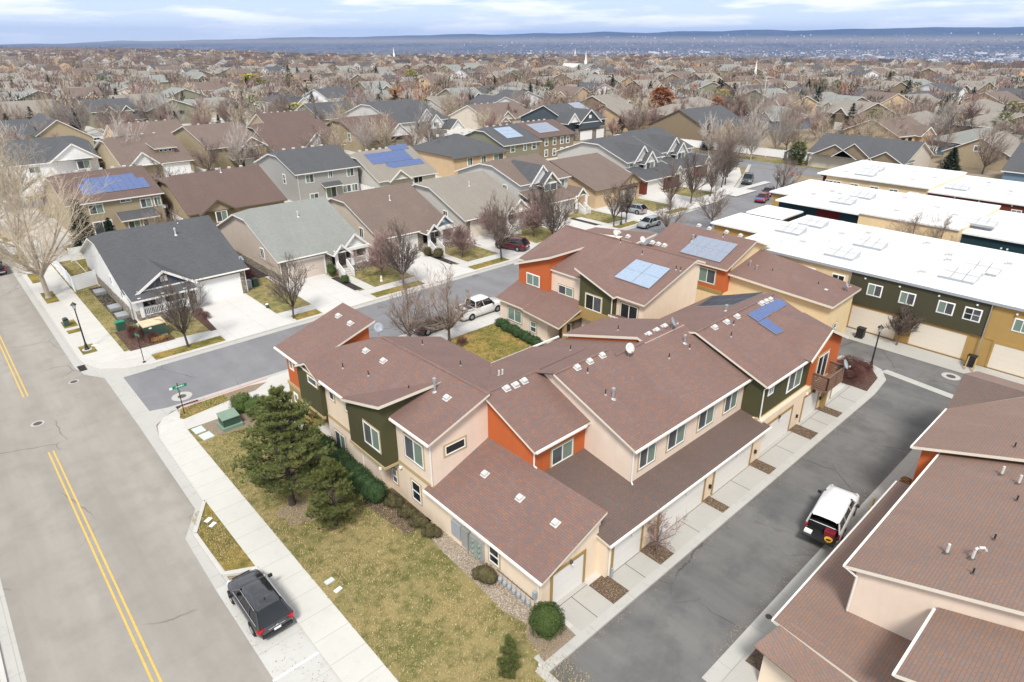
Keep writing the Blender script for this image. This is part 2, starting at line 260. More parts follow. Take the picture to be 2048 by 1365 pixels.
# ---------------------------------------------------------------- mesh building
ORG={}
class MB:
    def __init__(s): s.v=[]; s.f=[]; s.m=[]; s.uv={}
    def poly(s,pts,mi=0,uv=True):
        b=len(s.v); s.v+= [tuple(p) for p in pts]; s.f.append(tuple(range(b,b+len(pts)))); s.m.append(mi)
        return s
    def box(s,x0,x1,y0,y1,z0,z1,mi=0,top=None):
        b=len(s.v); s.v+=[(x0,y0,z0),(x1,y0,z0),(x1,y1,z0),(x0,y1,z0),(x0,y0,z1),(x1,y0,z1),(x1,y1,z1),(x0,y1,z1)]
        for q in ((3,2,1,0),(4,5,6,7),(0,1,5,4),(1,2,6,5),(2,3,7,6),(3,0,4,7)): s.f.append(tuple(b+i for i in q)); s.m.append(mi)
        if top is not None: s.m[-5]=top
        return s
    def rbox(s,c,sz,rz=0,mi=0,ry=0,rx=0):
        m=Matrix.Translation(c)@Matrix.Rotation(rz,4,'Z')@Matrix.Rotation(ry,4,'Y')@Matrix.Rotation(rx,4,'X'); b=len(s.v); h=[q/2 for q in sz]
        for z in (-1,1):
            for x,y in ((-1,-1),(1,-1),(1,1),(-1,1)): s.v.append(tuple(m@Vector((x*h[0],y*h[1],z*h[2]))))
        for q in ((3,2,1,0),(4,5,6,7),(0,1,5,4),(1,2,6,5),(2,3,7,6),(3,0,4,7)): s.f.append(tuple(b+i for i in q)); s.m.append(mi)
        return s
    def prism(s,pts,z0,mi=0,cap=True):
        """pts: (x,y,ztop) anticlockwise"""
        n=len(pts); b=len(s.v); s.v+=[(p[0],p[1],z0) for p in pts]+[tuple(p) for p in pts]
        for i in range(n): j=(i+1)%n; s.f.append((b+i,b+j,b+n+j,b+n+i)); s.m.append(mi)
        if cap and max(p[2] for p in pts)-min(p[2] for p in pts)<.13: s.f.append(tuple(b+n+i for i in range(n))); s.m.append(mi)
        return s
    def tube(s,p0,p1,r0,r1=None,n=6,mi=0,caps=False):
        r1=r0 if r1 is None else r1; p0=Vector(p0); p1=Vector(p1); d=p1-p0
        if d.length<1e-6: return s
        d.normalize(); a=d.orthogonal().normalized(); c=d.cross(a); b=len(s.v)
        for p,r in ((p0,r0),(p1,r1)):
            for i in range(n):
                t=2*math.pi*i/n; s.v.append(tuple(p+a*(math.cos(t)*r)+c*(math.sin(t)*r)))
        for i in range(n): j=(i+1)%n; s.f.append((b+i,b+j,b+n+j,b+n+i)); s.m.append(mi)
        if caps: s.f.append(tuple(b+i for i in range(n))[::-1]); s.m.append(mi); s.f.append(tuple(b+n+i for i in range(n))); s.m.append(mi)
        return s
    def lathe(s,c,prof,n=12,mi=0,mat=None):
        b=len(s.v); k=len(prof)
        for r,z in prof:
            for i in range(n):
                t=2*math.pi*i/n; p=Vector((r*math.cos(t),r*math.sin(t),z)); 
                if mat: p=mat@p
                s.v.append(tuple(Vector(c)+p))
        for a in range(k-1):
            for i in range(n): j=(i+1)%n; s.f.append((b+a*n+i,b+a*n+j,b+a*n+n+j,b+a*n+n+i)); s.m.append(mi)
        return s
    def slab(s,pts,th=.16,mt=0,ms=1):
        """roof sheet: pts anticlockwise from above; edges in the fascia material"""
        n=len(pts); b=len(s.v); s.v+=[tuple(p) for p in pts]+[(p[0],p[1],p[2]-th) for p in pts]
        s.f.append(tuple(range(b,b+n))); s.m.append(mt); s.f.append(tuple(b+n+i for i in range(n))[::-1]); s.m.append(ms)
        for i in range(n): j=(i+1)%n; s.f.append((b+i,b+n+i,b+n+j,b+j)); s.m.append(ms)
        return s
    def build(s,name,mats,parent=None,smooth=False,uv=False,org=None):
        me=bpy.data.meshes.new(name); o=(0,0,0)
        if parent is not None and parent.name in ORG: o=ORG[parent.name]
        if org: o=org
        me.from_pydata([(v[0]-o[0],v[1]-o[1],v[2]-o[2]) for v in s.v] if o!=(0,0,0) else s.v,[],s.f)
        if not isinstance(mats,(list,tuple)): mats=[mats]
        for m in mats: me.materials.append(M[m] if isinstance(m,str) else m)
        if len(mats)>1: me.polygons.foreach_set('material_index',s.m)
        if smooth: me.polygons.foreach_set('use_smooth',[True]*len(s.f))
        if uv:
            L=me.uv_layers.new(name='UVMap'); 
            for p in me.polygons:
                nn=p.normal; h=Vector((-nn.y,nn.x,0))
                h=h.normalized() if h.length>1e-3 else Vector((1,0,0)); w=nn.cross(h)
                for li in p.loop_indices:
                    c=Vector(s.v[me.loops[li].vertex_index]); L.data[li].uv=(c.dot(h),c.dot(w))
        ob=bpy.data.objects.new(name,me); COL.objects.link(ob)
        if parent is not None:
            ob.parent=parent
            if parent.name in ORG and parent.type!='EMPTY': pass
            ORG[ob.name]=o
        elif org: ob.location=org; ORG[ob.name]=org
        return ob
def tag(o,label=None,cat=None,group=None,kind=None):
    if label: o['label']=label
    if cat: o['category']=cat
    if group: o['group']=group
    if kind: o['kind']=kind
    return o
def thing(name,label,cat,loc=(0,0,0),group=None):
    o=bpy.data.objects.new(name,None); COL.objects.link(o); o.location=loc; o.empty_display_size=.3; ORG[o.name]=tuple(loc); tag(o,label,cat,group); return o
def dup(o,loc=None,rz=None,sc=None,label=None,parent=None,group=None):
    c=o.copy(); COL.objects.link(c)
    if parent is not None: c.parent=parent
    if loc is not None: c.location=loc
    if rz is not None: c.rotation_euler=(0,0,rz)
    if sc is not None: c.scale=sc if hasattr(sc,'__len__') else (sc,sc,sc)
    if label: c['label']=label
    if group: c['group']=group
    for ch in list(o.children): dup(ch,parent=c)
    return c
def setting(name,mb,m,uv=False): return tag(mb.build(name,m,uv=uv),kind='structure')
def sheet(name,pts,z,m): return setting(name,MB().poly([(x,y,z) for x,y in pts]),m)
def rect(x0,x1,y0,y1): return [(x0,y0),(x1,y0),(x1,y1),(x0,y1)]
# ================================================================= GROUND
def terrain():
    """one polar sheet: level bench out to its edge, valley floor below it, low hills rising on the far side"""
    mb=MB(); y0=.8317495; NA=150; rad=[0,30,60,100,150,220,320,450,600,800,900,1000,1200,1500,1900,2400,3000,3600,4400,5400,6600,7500,8500,9600,10800,12000,13200,14300,15000,15500,16500]
    rng=random.Random(5); hs=[rng.uniform(-1,1) for _ in range(64)]
    def nz(a,k,ph): return math.sin(a*k+ph)
    for i in range(NA+1):
        a=y0+R(62)-R(124)*i/NA; t=(i/NA)         # 0 left .. 1 right
        u=math.tan(y0-a) if abs(y0-a)<1.4 else 9   # screen position
        px=1024+1290*u*1.02
        # bench edge distance by bearing
        edge=3300 if px<150 else (3300-2100*(px-150)/500 if px<650 else 1200-420*min(1,(px-650)/1400))
        crest=(94 if px<0 else 88-22*(min(px,1000)/1000)**.8) if px<1000 else 66-13*min(1,(px-1000)/1000)**1.1
        crest+=2.2+.8*nz(a,31,1)+.5*nz(a,67,2)+.3*nz(a,140,.5)
        for r in rad:
            if r<=edge: z=-.03
            else:
                k=min(1,(r-edge)/900); z=-165*k*k*(3-2*k)
                if r>6600:
                    q=min(1,(r-6600)/8400); zc=26.5+15000*(79-crest)/1290*.82*math.cos(a-y0); z=z+(zc+165)*q**1.7
                    if r>15100: z=zc-(r-15100)*.2
                    elif q>.2: z+=7*nz(a*60+r*.004,1,0)*q
            mb.v.append((math.cos(a)*r,math.sin(a)*r,z))
    n=len(rad)
    for i in range(NA):
        for j in range(n-1):
            if j==0: continue
            b=i*n+j; mb.f.append((b,b+n,b+n+1,b+1)); mb.m.append(0)
    # the ground under and behind the camera
    t=NT('open ground',1,0,.05); f=t.noise(.02,5,.65); g=t.noise(.35,5,.65); h=t.noise(.0011,6,.7)
    sp=t.node('ShaderNodeSeparateXYZ'); t.link(t.pos,sp.inputs[0])
    near=t.mix(t.ramp(g,(.42,0),(.6,1)),(.27,.21,.14),(.20,.17,.09)); near=t.mix(t.ramp(f,(.4,0),(.62,1)),near,(.33,.27,.21))
    far=t.mix(t.ramp(h,(.38,0),(.62,1)),(.085,.08,.075),(.17,.15,.135)); far=t.mix(t.ramp(t.noise(.006,4,.7),(.58,0),(.68,.5)),far,(.36,.35,.34))
    hill=t.mix(t.ramp(h,(.4,0),(.6,1)),(.032,.038,.045),(.07,.07,.065))
    m=t.mix(t.ramp(t.math('DIVIDE',sp.outputs[2],-100),(0.02,0),(.5,1)),near,far)
    m=t.mix(t.ramp(t.math('DIVIDE',t.math('ADD',sp.outputs[2],150),260),(.15,0),(.5,1)),far,hill) if False else m
    hz=t.math('SUBTRACT',t.math('DIVIDE',sp.outputs[2],180),.05); m=t.mix(t.ramp(hz,(.0,0),(.5,1)),m,hill)
    t.color(m); M['terrain']=t.m
    o=mb.build('terrain','terrain',smooth=True); tag(o,kind='structure')
    sheet('near_ground',[(-60,-60),(38,-60),(38,-10),(-10,60),(-60,60)],-.035,'terrain')
terrain()
def block(name,pts,h=.12,m='conc'): return setting(name,MB().prism([(x,y,h) for x,y in pts],-.02),m)
def arc(cx,cy,r,a0,a1,n=7): return [(cx+r*math.cos(R(a0+(a1-a0)*i/(n-1))),cy+r*math.sin(R(a0+(a1-a0)*i/(n-1)))) for i in range(n)]
# left road
sheet('left_road',[(-2.85,-30),(5.5,-30),(5.5,29.5),(5.6,34.6),(6.95,37),(7.1,49.5),(7.1,60.2),(6.0,62),(5.62,64),(5.62,400),(-2.85,400)],.004,'road_old')
sheet('left_gutter',rect(-3.5,-2.85,-30,400),.006,'gutter')
block('left_kerb',rect(-3.72,-3.5,-30,400))
sheet('left_verge',rect(-30,-3.72,-30,400),.02,'grass2')
sheet('right_gutter',[(5.5,29.5),(6.3,29.4),(6.3,30.2),(6.15,34.5),(7.55,37.1),(7.72,46.9),(8.1,49),(9.6,50.4),(9.6,51.2),(8.34,51.6),(7.1,49.5),(6.95,37),(5.6,34.6)],.008,'gutter')
sheet('right_gutter',[(5.62,64),(6.0,62),(7.1,60.2),(8.34,59.2),(11,59.25),(11,60.1),(9,60.7),(7.2,62.2),(6.4,64.2),(6.3,66),(6.3,400),(5.62,400)],.008,'gutter')
sheet('cross_gutter',[(7.1,49.5),(8.34,51.6),(8.34,59.2),(7.1,60.2)],.012,'gutter')
sheet('parking_bay',[(5.5,-30),(7.78,-30),(7.78,29.3),(6.3,29.4),(5.5,29.5)],.008,'bay')
# yellow centre lines and bay line
mb=MB()
for x in (1.38,1.67):
    for y0,y1 in ((-30,50.4),(60.9,400)): mb.poly([(x-.05,y0,.012),(x+.05,y0,.012),(x+.05,y1,.012),(x-.05,y1,.012)])
tag(mb.build('centre_line','yellow'),kind='structure')
tag(MB().poly([(5.45,22.15,.014),(7.7,22.15,.014),(7.7,22.28,.014),(5.45,22.28,.014)]).build('bay_line','whitepaint'),kind='structure')
# street
def sx(c0,c1):
    """street ribbon with its far bend: offset lines from the centre path"""
    path=[(8.34,55.4),(60,55.4),(96,55.6),(108,57),(120,60.5),(132,65.5),(146,72)]
    L=[];Rr=[]
    for i,(x,y) in enumerate(path):
        a=path[max(0,i-1)]; b=path[min(len(path)-1,i+1)]; d=Vector((b[0]-a[0],b[1]-a[1],0)).normalized(); n=Vector((-d.y,d.x,0))
        L.append((x+n.x*c1,y+n.y*c1)); Rr.append((x+n.x*c0,y+n.y*c0))
    return Rr+L[::-1]
sheet('street',sx(-5.6,4.0),.005,'road_new'); sheet('street_gutter',sx(4.0,4.7),.009,'gutter')
sheet('street_gutter',[(9.6,50.4),(20,50.4),(20,51.0),(9.6,51.2)],.009,'gutter')
sheet('cross_street',[(138,120),(147,124),(152,86),(152,40),(143,40),(141,62)],.0065,'road_new')
sheet('street_parking',rect(20,96,47.9,50.3),.010,'bay')
# north block (houses 1..8)
nb=[(6.3,400),(6.3,66)]+[(6.4,64.2),(7.2,62.2),(9,60.7),(11,60.1),(96,60.1),(107,61.6),(118,64.8),(130,70),(138,75),(138,400)]
block('kerb_block',nb)
block('kerb_block',[(7.78,-30),(15,-30),(15,14.45),(53,14.45),(56,14.7),(57.6,15.6),(58.2,17),(57.6,18.9),(56,20),(56,47.9),(20,47.9),(20,50.4),(10.5,50.4),(8.8,49.6),(8.1,48.6),(7.72,46.9),(7.54,37.1),(6.1,34.6),(6.2,30.2),(7.78,29.4)])
Z=.124
# lawns of the town-house corner
sheet('lawn',[(9.62,-30),(14.6,-30),(14.6,14.4),(17.1,16),(17.1,34),(16.6,46.3),(9.62,47.0),(9.62,30)],Z,'grass')
sheet('dirt_patch',[(11.2,44.2),(14,43.6),(15,44.8),(14.6,46.6),(10.6,46.8),(10.4,45.4)],Z+.004,'dirt')
sheet('dirt_patch',[(15.2,14.5),(17.4,14.5),(17.6,16.6),(16.6,17),(15.6,16.2)],Z+.008,'dirt')
sheet('gravel_bed',[(16.2,16.2),(17.1,16.6),(17.1,20.2),(17.1,26.5),(16.35,26),(16.0,23.4),(15.95,20.6),(15.75,18)],Z+.006,'gravel')
sheet('pine_duff',[(11.7+r*math.cos(a),32.3+r*math.sin(a)*1.1) for a,r in [(i*.4,1.25+.25*math.sin(i*2.1)) for i in range(16)]],Z+.002,'dirt')
sheet('bush_bed',[(15.3,26),(17.1,26),(17.1,30.3),(16.5,30.3),(16.5,39),(15.4,38.5),(15,33),(15,29)],Z+.006,'soil')
sheet('corner_strip',[(9.7,48.6),(10.2,50.1),(15.6,50.15),(18.2,49.5),(14,48.9),(9.8,48.3)],Z,'grass2')
sheet('bare_strip',[(13.6,50.1),(15.6,50.15),(18.2,49.5),(16.2,49.0),(13.6,48.9)],Z+.003,'dirt')
sheet('bay_lawn',[(7.66,37.4),(6.25,34.5),(6.35,30.35),(7.72,29.5)],Z,'grass2')
setting('kerb_edge',MB().prism([(6.08,30.15,.17),(6.3,30.3,.17),(6.25,34.55,.17),(6.02,34.6,.17)],0).prism([(6.02,34.6,.17),(6.25,34.5,.17),(7.68,37.1,.17),(7.5,37.2,.17)],0).prism([(6.1,30.15,.172),(6.9,29.62,.172),(7.8,29.3,.172),(7.8,29.5,.172),(6.3,30.3,.172)],0),'conc')
sheet('sidewalk',[(7.8,-30),(9.6,-30),(9.6,47.1),(9.9,48.3),(9.3,49.4),(8.3,48.6),(7.8,46.9),(7.66,37.4),(7.72,29.5)],Z+.002,'walk')
sheet('sidewalk',[(9.62,47.1),(13.2,47.0),(16.3,47.2),(20,47.4),(20,46.3),(16.3,45.9),(16.3,46.6),(9.62,46.6)],Z+.005,'conc')
sheet('sidewalk',rect(20,100,46.2,47.7),Z+.002,'walkS')
sheet('front_walk',[(14.2,46.2),(15,46.2),(16.5,41),(16.0,40.6)],Z+.010,'conc')
sheet('apron_walk',[(15.8,49.0),(20,48.0),(20,50.3),(18,50.3)],Z+.006,'conc')
setting('painted_kerb',MB().poly([(10.3,50.42,.13),(17.4,50.42,.13),(17.4,50.28,.13),(10.3,50.28,.13)]).poly([(10.3,50.405,.02),(17.4,50.405,.02),(17.4,50.405,.13),(10.3,50.405,.13)]),'redfade')
sheet('courtyard_lawn',[(26.5,37),(40.2,37),(39.7,46.1),(26.5,46.1)],Z+.001,'grass2')
# alley
sheet('alley',[(15.1,-30),(20,-30),(20,9.1),(58,9.1),(58,-30),(62.6,-30),(62.6,36),(58.4,36),(58.4,18.5),(57.6,15.2),(55.6,14.2),(53,14.05),(15.1,14.05)],.004,'alley')
setting('alley_ribbon',MB().poly([(x,y,.126) for x,y in [(14.55,14.45),(14.55,-30),(15.0,-30),(15.0,14.0),(53,14.0),(56.2,14.3),(57.9,15.3),(58.6,17),(58.1,18.9),(57.6,18.7),(58.1,17),(57.5,15.7),(56,14.8),(53,14.45)]]),'gutter')
setting('alley_kerb',MB().prism([(x,y,.1255) for x,y in [(15.0,13.99),(53,13.99),(56.2,14.29),(57.95,15.3),(58.65,17),(58.15,18.9),(56,19),(53,15),(15,15)]],0),'gutter')
sheet('swale',[(56.9,9.1),(57.7,9.1),(58.5,15),(57.7,15.3)],.009,'gutter'); sheet('swale',rect(56.9,57.7,-30,9.1),.009,'gutter')
sheet('alley_gutter',rect(20,57,8.35,9.12),.010,'gutter'); sheet('garage_apron',rect(62.6,65.3,-30,36),.010,'drive')
# driveways on the town-house side
for i,(a,b) in enumerate(((17.75,20.25),(21.55,24.3),(25.6,30.7),(31.5,36.4),(37.45,42.5),(43.8,47.0),(48.0,52.8))):
    y=16.6 if i==0 else 16.2
    mb=MB().poly([(a,14.5,.13),(b,14.5,.13),(b,y,.13),(a,y,.13)]); setting('driveway',mb,'drive')
    m=(a+b)/2; setting('driveway_joint',MB().poly([(m-.02,14.5,.134),(m+.02,14.5,.134),(m+.02,y-.3,.134),(m-.02,y-.3,.134)]).poly([(a,y-.32,.134),(b,y-.32,.134),(b,y-.29,.134),(a,y-.29,.134)]),'ironwork')
for a,b in ((20.25,21.55),(24.3,25.6),(30.7,31.5),(36.4,37.45),(42.5,43.8),(47.0,48.0)): sheet('planter_bed',[(a,14.5),(b,14.5),(b,16.2),(a,16.2)],.132,'soil')
sheet('island_bed',[(52.9,14.6),(56,14.9),(57.4,15.9),(57.9,17.2),(57,18.8),(55,19.3),(50,19.3),(50,17),(52.9,17)],.13,'mulch')
# T2 side
block('kerb_block',[(20,-30),(56.5,-30),(56.5,8.35),(20,8.35)],.1,'drive'); 
for a,b in ((22.2,23.4),(40.9,42.2)): sheet('planter_bed',rect(a,b,7.4,8.2),.106,'soil')
# north-block yards, walks, drives
sheet('sidewalk',rect(9.8,128,62.2,63.7),Z+.002,'walkS')
sheet('sidewalk',[(6.5,66),(7.6,63.2),(10,62.2),(11,62.2),(11,63.7),(9.75,64.4),(9.75,400),(8.05,400),(8.05,68),(6.6,66)],Z+.004,'walk')
sheet('verge_walk',rect(6.55,8.05,66,400),Z+.001,'conc')
for y0,y1 in ((66.3,68.6),(72.6,73.7),(74.4,76.6),(83.6,88),(92.5,97),(102,108),(116,124),(134,150)): sheet('tree_pit',rect(6.75,7.95,y0,y1),Z+.005,'grass2')
HX=[12.6,28.8,42.6,56.8,71,84.5,98,112]    # left edges of the house plots' buildings
lawns=[(9.75,64.5,12.4,100),(24.2,63.7,28.2,76),(34.2,63.7,41.9,72),(48.3,63.7,55.6,72),(62.8,63.7,69.6,72),(77,63.7,83.5,72),(90.5,63.7,96.5,72),(104.5,64.5,111,72)]
for x0,y0,x1,y1 in lawns: sheet('yard_lawn',rect(x0,x1,y0,y1),Z,'grass')
sheet('yard_lawn',[(12.4,64.6),(17.6,64),(17.6,70),(12.4,70)],Z+.001,'grass')
sheet('utility_bed',[(10.2,64.2),(14.2,64.2),(14.2,69.4),(10.2,70)],Z+.006,'mulch'); sheet('side_bed',rect(11.2,12.7,71,86),Z+.005,'blackmulch')
sheet('porch_bed',rect(17.4,18.4,63.8,70.5),Z+.006,'mulch')
for a,b,c,d in ((18.6,24.0,17.9,24.2),(28.6,34.1,28.1,33.6),(42.6,48.2,41.9,48.3),(56.6,62.6,55.7,62.7),(70.6,76.8,69.8,76.9),(84.2,90.3,83.6,90.4),(97.4,104.2,96.8,104.3),(111.5,118,111,118)): sheet('driveway',[(c-.2,60.15),(d+.5,60.15),(d,62.3),(b,72.4),(a,72.4),(c,62.3)],Z+.008,'drive2')
for x0,x1 in ((11.4,17.7),(25,27.9),(34.6,41.3),(48.9,54.9),(63.2,69.2),(77.6,83),(91,96.3)): sheet('park_strip',rect(x0,x1,60.6,62.1),Z+.003,'grass2')
for x in (35.6,49.6,78): sheet('front_walk',rect(x-.7,x+.6,63.7,69.5),Z+.010,'walk'); sheet('walk_bed',rect(x-1.7,x-.72,64.2,70),Z+.009,'blackmulch')
sheet('side_yard',rect(24.6,28.7,76,95),Z+.001,'blackmulch')
for x0,x1,y0,y1 in ((12.5,138,92.5,108),(14,138,128,150)): sheet('back_yards',rect(x0,x1,y0,y1),Z+.001,'grass2')
sheet('back_street',rect(9.75,200,138,146),.135,'road_new'); sheet('corner_lawn',[(150,86),(153,86),(158,66),(158,52),(150,52)],.02,'grass')

def tufts():
    rng=random.Random(3); mb=MB()
    def fill(x0,x1,y0,y1,n,zz=.12):
        for _ in range(n):
            x,y=rng.uniform(x0,x1),rng.uniform(y0,y1); k=math.sin(x*1.3+2*math.sin(y*.7))+math.sin(y*1.1+x*.4)
            if rng.random()>.55+.2*k: continue
            h=rng.uniform(.04,.11); a=rng.uniform(0,6.28); w=rng.uniform(.012,.03); c,s_=math.cos(a)*w,math.sin(a)*w; b=len(mb.v)
            mb.v+=[(x-c,y-s_,zz),(x+c,y+s_,zz),(x+rng.uniform(-.06,.06),y+rng.uniform(-.06,.06),zz+h)]; mb.f.append((b,b+1,b+2)); mb.m.append(rng.choice((0,0,1,2)))
    fill(9.6,16.2,-4,14.3,30000); fill(9.6,15.8,14.3,44,52000); fill(9.9,15.2,48.6,50.1,3500); fill(6.4,7.6,30.6,36.4,4500)
    fill(26.5,39.5,37.5,46,16000); fill(9.85,12.3,70,99,9000)
    tag(mb.build('grass_tufts',[plain('straw grass blades',(.48,.37,.17),.9,var=.2),plain('olive grass blades',(.22,.21,.075),.9,var=.2),plain('pale straw blades',(.58,.47,.26),.9,var=.1)]),'short dormant grass blades scattered over the lawns','grass',kind='stuff')
    mb=MB()
    def lit(x0,x1,y0,y1,n,z=.13):
        for _ in range(n):
            x,y=rng.uniform(x0,x1),rng.uniform(y0,y1); a=rng.uniform(0,6.28); r=rng.uniform(.015,.04); b=len(mb.v); c,s_=math.cos(a)*r,math.sin(a)*r
            mb.v+=[(x-c,y-s_,z),(x+s_,y-c,z+.02),(x+c,y+s_,z+.012)]; mb.f.append((b,b+1,b+2)); mb.m.append(rng.choice((0,1)))
    for a,b in ((20.3,21.5),(24.3,25.6),(30.7,31.5),(36.4,37.4),(42.5,43.8),(47.0,48.0)): lit(a,b,14.5,16.2,420,.136)
    lit(15.2,17,14.6,17,700); lit(15.4,17,26,38,2500); lit(9.7,15,26,36,1600,.125); lit(15.1,53,13.6,14.0,900,.012); lit(21,56,9.15,9.6,900,.012); lit(5.5,7.7,-3,29,700,.014); lit(10.2,14.2,64.2,70,1600)
    tag(mb.build('leaf_litter',[plain('brown dead leaves',(.22,.13,.07),.9,var=.2),plain('tan dead leaves',(.40,.29,.17),.9,var=.2)]),'scattered dead leaves in beds, planters and along the gutters','leaf litter',kind='stuff')
tufts()
def hitp(px,py,pl):
    # plan point of a fixture read off the photograph, on its roof plane z=a+bx+cy
    d=_f*1290.273+_r2*(px-1024)-_u2*(py-682.5); k=(pl[0]-26.5)/(d.z-pl[1]*d.x-pl[2]*d.y); return d.x*k,d.y*k,26.5+d.z*k
# ================================================================= BUILDING PARTS
def window(root,ax,c,a0,a1,z0,z1,kind='slide',glass=None,trim='tan',name='window',out=-1,tw=.1):
    """ax 'X': wall plane x=c, spans y a0..a1 ; ax 'Y': plane y=c, spans x. out=-1: faces the lower coordinate"""
    d=out
    def bx(mb,p0,p1,u0,u1,w0,w1,mi=0):
        q0,q1=sorted((c+d*p0,c+d*p1))
        if ax=='X': mb.box(q0,q1,u0,u1,w0,w1,mi)
        else: mb.box(u0,u1,q0,q1,w0,w1,mi)
    def ring(mb,p0,p1,u0,u1,w0,w1,t):
        bx(mb,p0,p1,u0,u1,w1-t,w1); bx(mb,p0,p1,u0,u1,w0,w0+t); bx(mb,p0,p1,u0,u0+t,w0+t,w1-t); bx(mb,p0,p1,u1-t,u1,w0+t,w1-t)
    mb=MB(); ring(mb,0,.035,a0-tw,a1+tw,z0-tw,z1+tw,tw); o=mb.build(name,trim,root)
    mb=MB(); ring(mb,0,.06,a0,a1,z0,z1,.055); m=(a0+a1)/2
    if kind=='slide': bx(mb,0,.055,m-.03,m+.03,z0+.05,z1-.05)
    if kind=='hung': bx(mb,0,.055,a0+.05,a1-.05,(z0+z1)/2-.03,(z0+z1)/2+.03)
    if kind=='grid':
        bx(mb,0,.055,m-.03,m+.03,z0+.05,z1-.05); bx(mb,0,.05,a0+.05,a1-.05,(z0+z1)/2-.02,(z0+z1)/2+.02)
    f=mb.build('frame','white',o)
    g=glass or ('g_screen','g_green')
    mb=MB(); 
    if kind in ('slide','grid') : bx(mb,.0,.02,a0+.05,m-.03,z0+.05,z1-.05,1 if ax=='X' else 0); bx(mb,.0,.03,m+.03,a1-.05,z0+.05,z1-.05,0 if ax=='X' else 1)
    elif kind=='hung': bx(mb,.0,.02,a0+.05,a1-.05,z0+.05,(z0+z1)/2-.03,0); bx(mb,.0,.03,a0+.05,a1-.05,(z0+z1)/2+.03,z1-.05,1)
    else: bx(mb,0,.02,a0+.05,a1-.05,z0+.05,z1-.05,0)
    mb.build('pane',[g[0],g[1]],o); return o
def garage(root,ax,c,a0,a1,z0,h=2.15,mat='gar_white',trim='mustard',out=-1,deep=.28):
    d=out; mb=MB()
    def bx(p0,p1,u0,u1,w0,w1,m=mb,mi=0):
        q0,q1=sorted((c+d*p0,c+d*p1))
        if ax=='X': m.box(q0,q1,u0,u1,w0,w1,mi)
        else: m.box(u0,u1,q0,q1,w0,w1,mi)
    bx(-.02,.05,a0-.17,a0,z0,z0+h+.2); bx(-.02,.05,a1,a1+.17,z0,z0+h+.2); bx(-.02,.05,a0,a1,z0+h,z0+h+.2)
    o=mb.build('garage_door',trim,root)
    m2=MB(); bx(-.0,.018,a0,a1,z0,z0+h,m2); m2.build('door_panel',mat,o); return o
def pz(pl,x,y): return pl[0]+pl[1]*x+pl[2]*y
def roofvent(root,x,y,z,pl,s=.34):
    """square metal box vent sitting on the slope"""
    n=Vector((-pl[1],-pl[2],1)).normalized(); q=Vector((0,0,1)).rotation_difference(n).to_matrix().to_4x4()
    mb=MB(); m=Matrix.Translation((x,y,z))@q
    def b(sx,sy,z0,z1,t=1.0):
        k=len(mb.v)
        for zz,tt in ((z0,1),(z1,t)):
            for a,c in ((-1,-1),(1,-1),(1,1),(-1,1)): mb.v.append(tuple(m@Vector((a*sx/2*tt,c*sy/2*tt,zz))))
        for f in ((3,2,1,0),(4,5,6,7),(0,1,5,4),(1,2,6,5),(2,3,7,6),(3,0,4,7)): mb.f.append(tuple(k+i for i in f)); mb.m.append(0)
    b(s*1.35,s*1.35,0,.015); b(s*.7,s*.7,.015,.10); b(s,s,.10,.20,.82)
    return mb.build('roof_vent','pipewhite',root)
def pipe(root,x,y,z,h=.38,r=.035,m='black',base='galv'):
    mb=MB().tube((x,y,z-.1),(x,y,z+h),r,n=8,caps=True); o=mb.build('vent_pipe',m,root)
    MB().tube((x,y,z-.05),(x,y,z+.08),r*3,r*1.2,n=8).build('flashing',base,o); return o
def flue(root,x,y,z,h=.75,m='galv'):
    mb=MB().tube((x,y,z-.1),(x,y,z+h*.78),.075,n=10).tube((x,y,z+h*.78),(x,y,z+h),.115,n=10,caps=True); o=mb.build('flue',m,root)
    MB().tube((x,y,z-.1),(x,y,z+.06),.24,.1,n=8).build('flashing',m,o); return o
def dish(root,x,y,z,az,m='greymetal',r=.33,wall=False):
    o=MB().tube((x,y,z-.05),(x,y,z+.55),.025,n=6).tube((x,y,z+.02),(x+.3,y+.2,z+.02),.02,n=5).build('satellite_dish','galv',root)
    d=Vector((math.cos(az),math.sin(az),.55)).normalized(); q=Vector((0,0,1)).rotation_difference(d).to_matrix().to_4x4(); c=Vector((x,y,z+.62))
    mb=MB(); mb.lathe(c,[(0.001,0),(r*.5,.02),(r*.85,.06),(r,.10),(r*.98,.12),(r*.5,.045),(0.001,.02)],14,mat=q); mb.build('reflector',m,o,smooth=True)
    mb=MB(); e=c+d*.42-Vector((0,0,.25)); mb.tube(c-Vector((0,0,.3)),e,.015,n=5); mb.rbox(e,(.12,.08,.08)); mb.build('feed_arm','pipewhite',o); return o
def solar_panels(root,pl,p0,du,dv,nu,nv,mat,lift=.12,gap=.02,skip=()):
    """panels on the slope: p0=(x,y) corner, du,dv plan vectors of one panel"""
    k=0
    for i in range(nu):
        for j in range(nv):
            if (i,j) in skip: continue
            def P(a,b,l): x=p0[0]+du[0]*a+dv[0]*b; y=p0[1]+du[1]*a+dv[1]*b; return (x,y,pz(pl,x,y)+l)
            q=[P(i+gap,j+gap,lift),P(i+1-gap,j+gap,lift),P(i+1-gap,j+1-gap,lift),P(i+gap,j+1-gap,lift)]
            n=(Vector(q[1])-Vector(q[0])).cross(Vector(q[2])-Vector(q[0]))
            if n.z<0: q=q[::-1]
            MB().slab(q,.05).build('solar_panel',[mat,'greymetal'],root,uv=True); k+=1
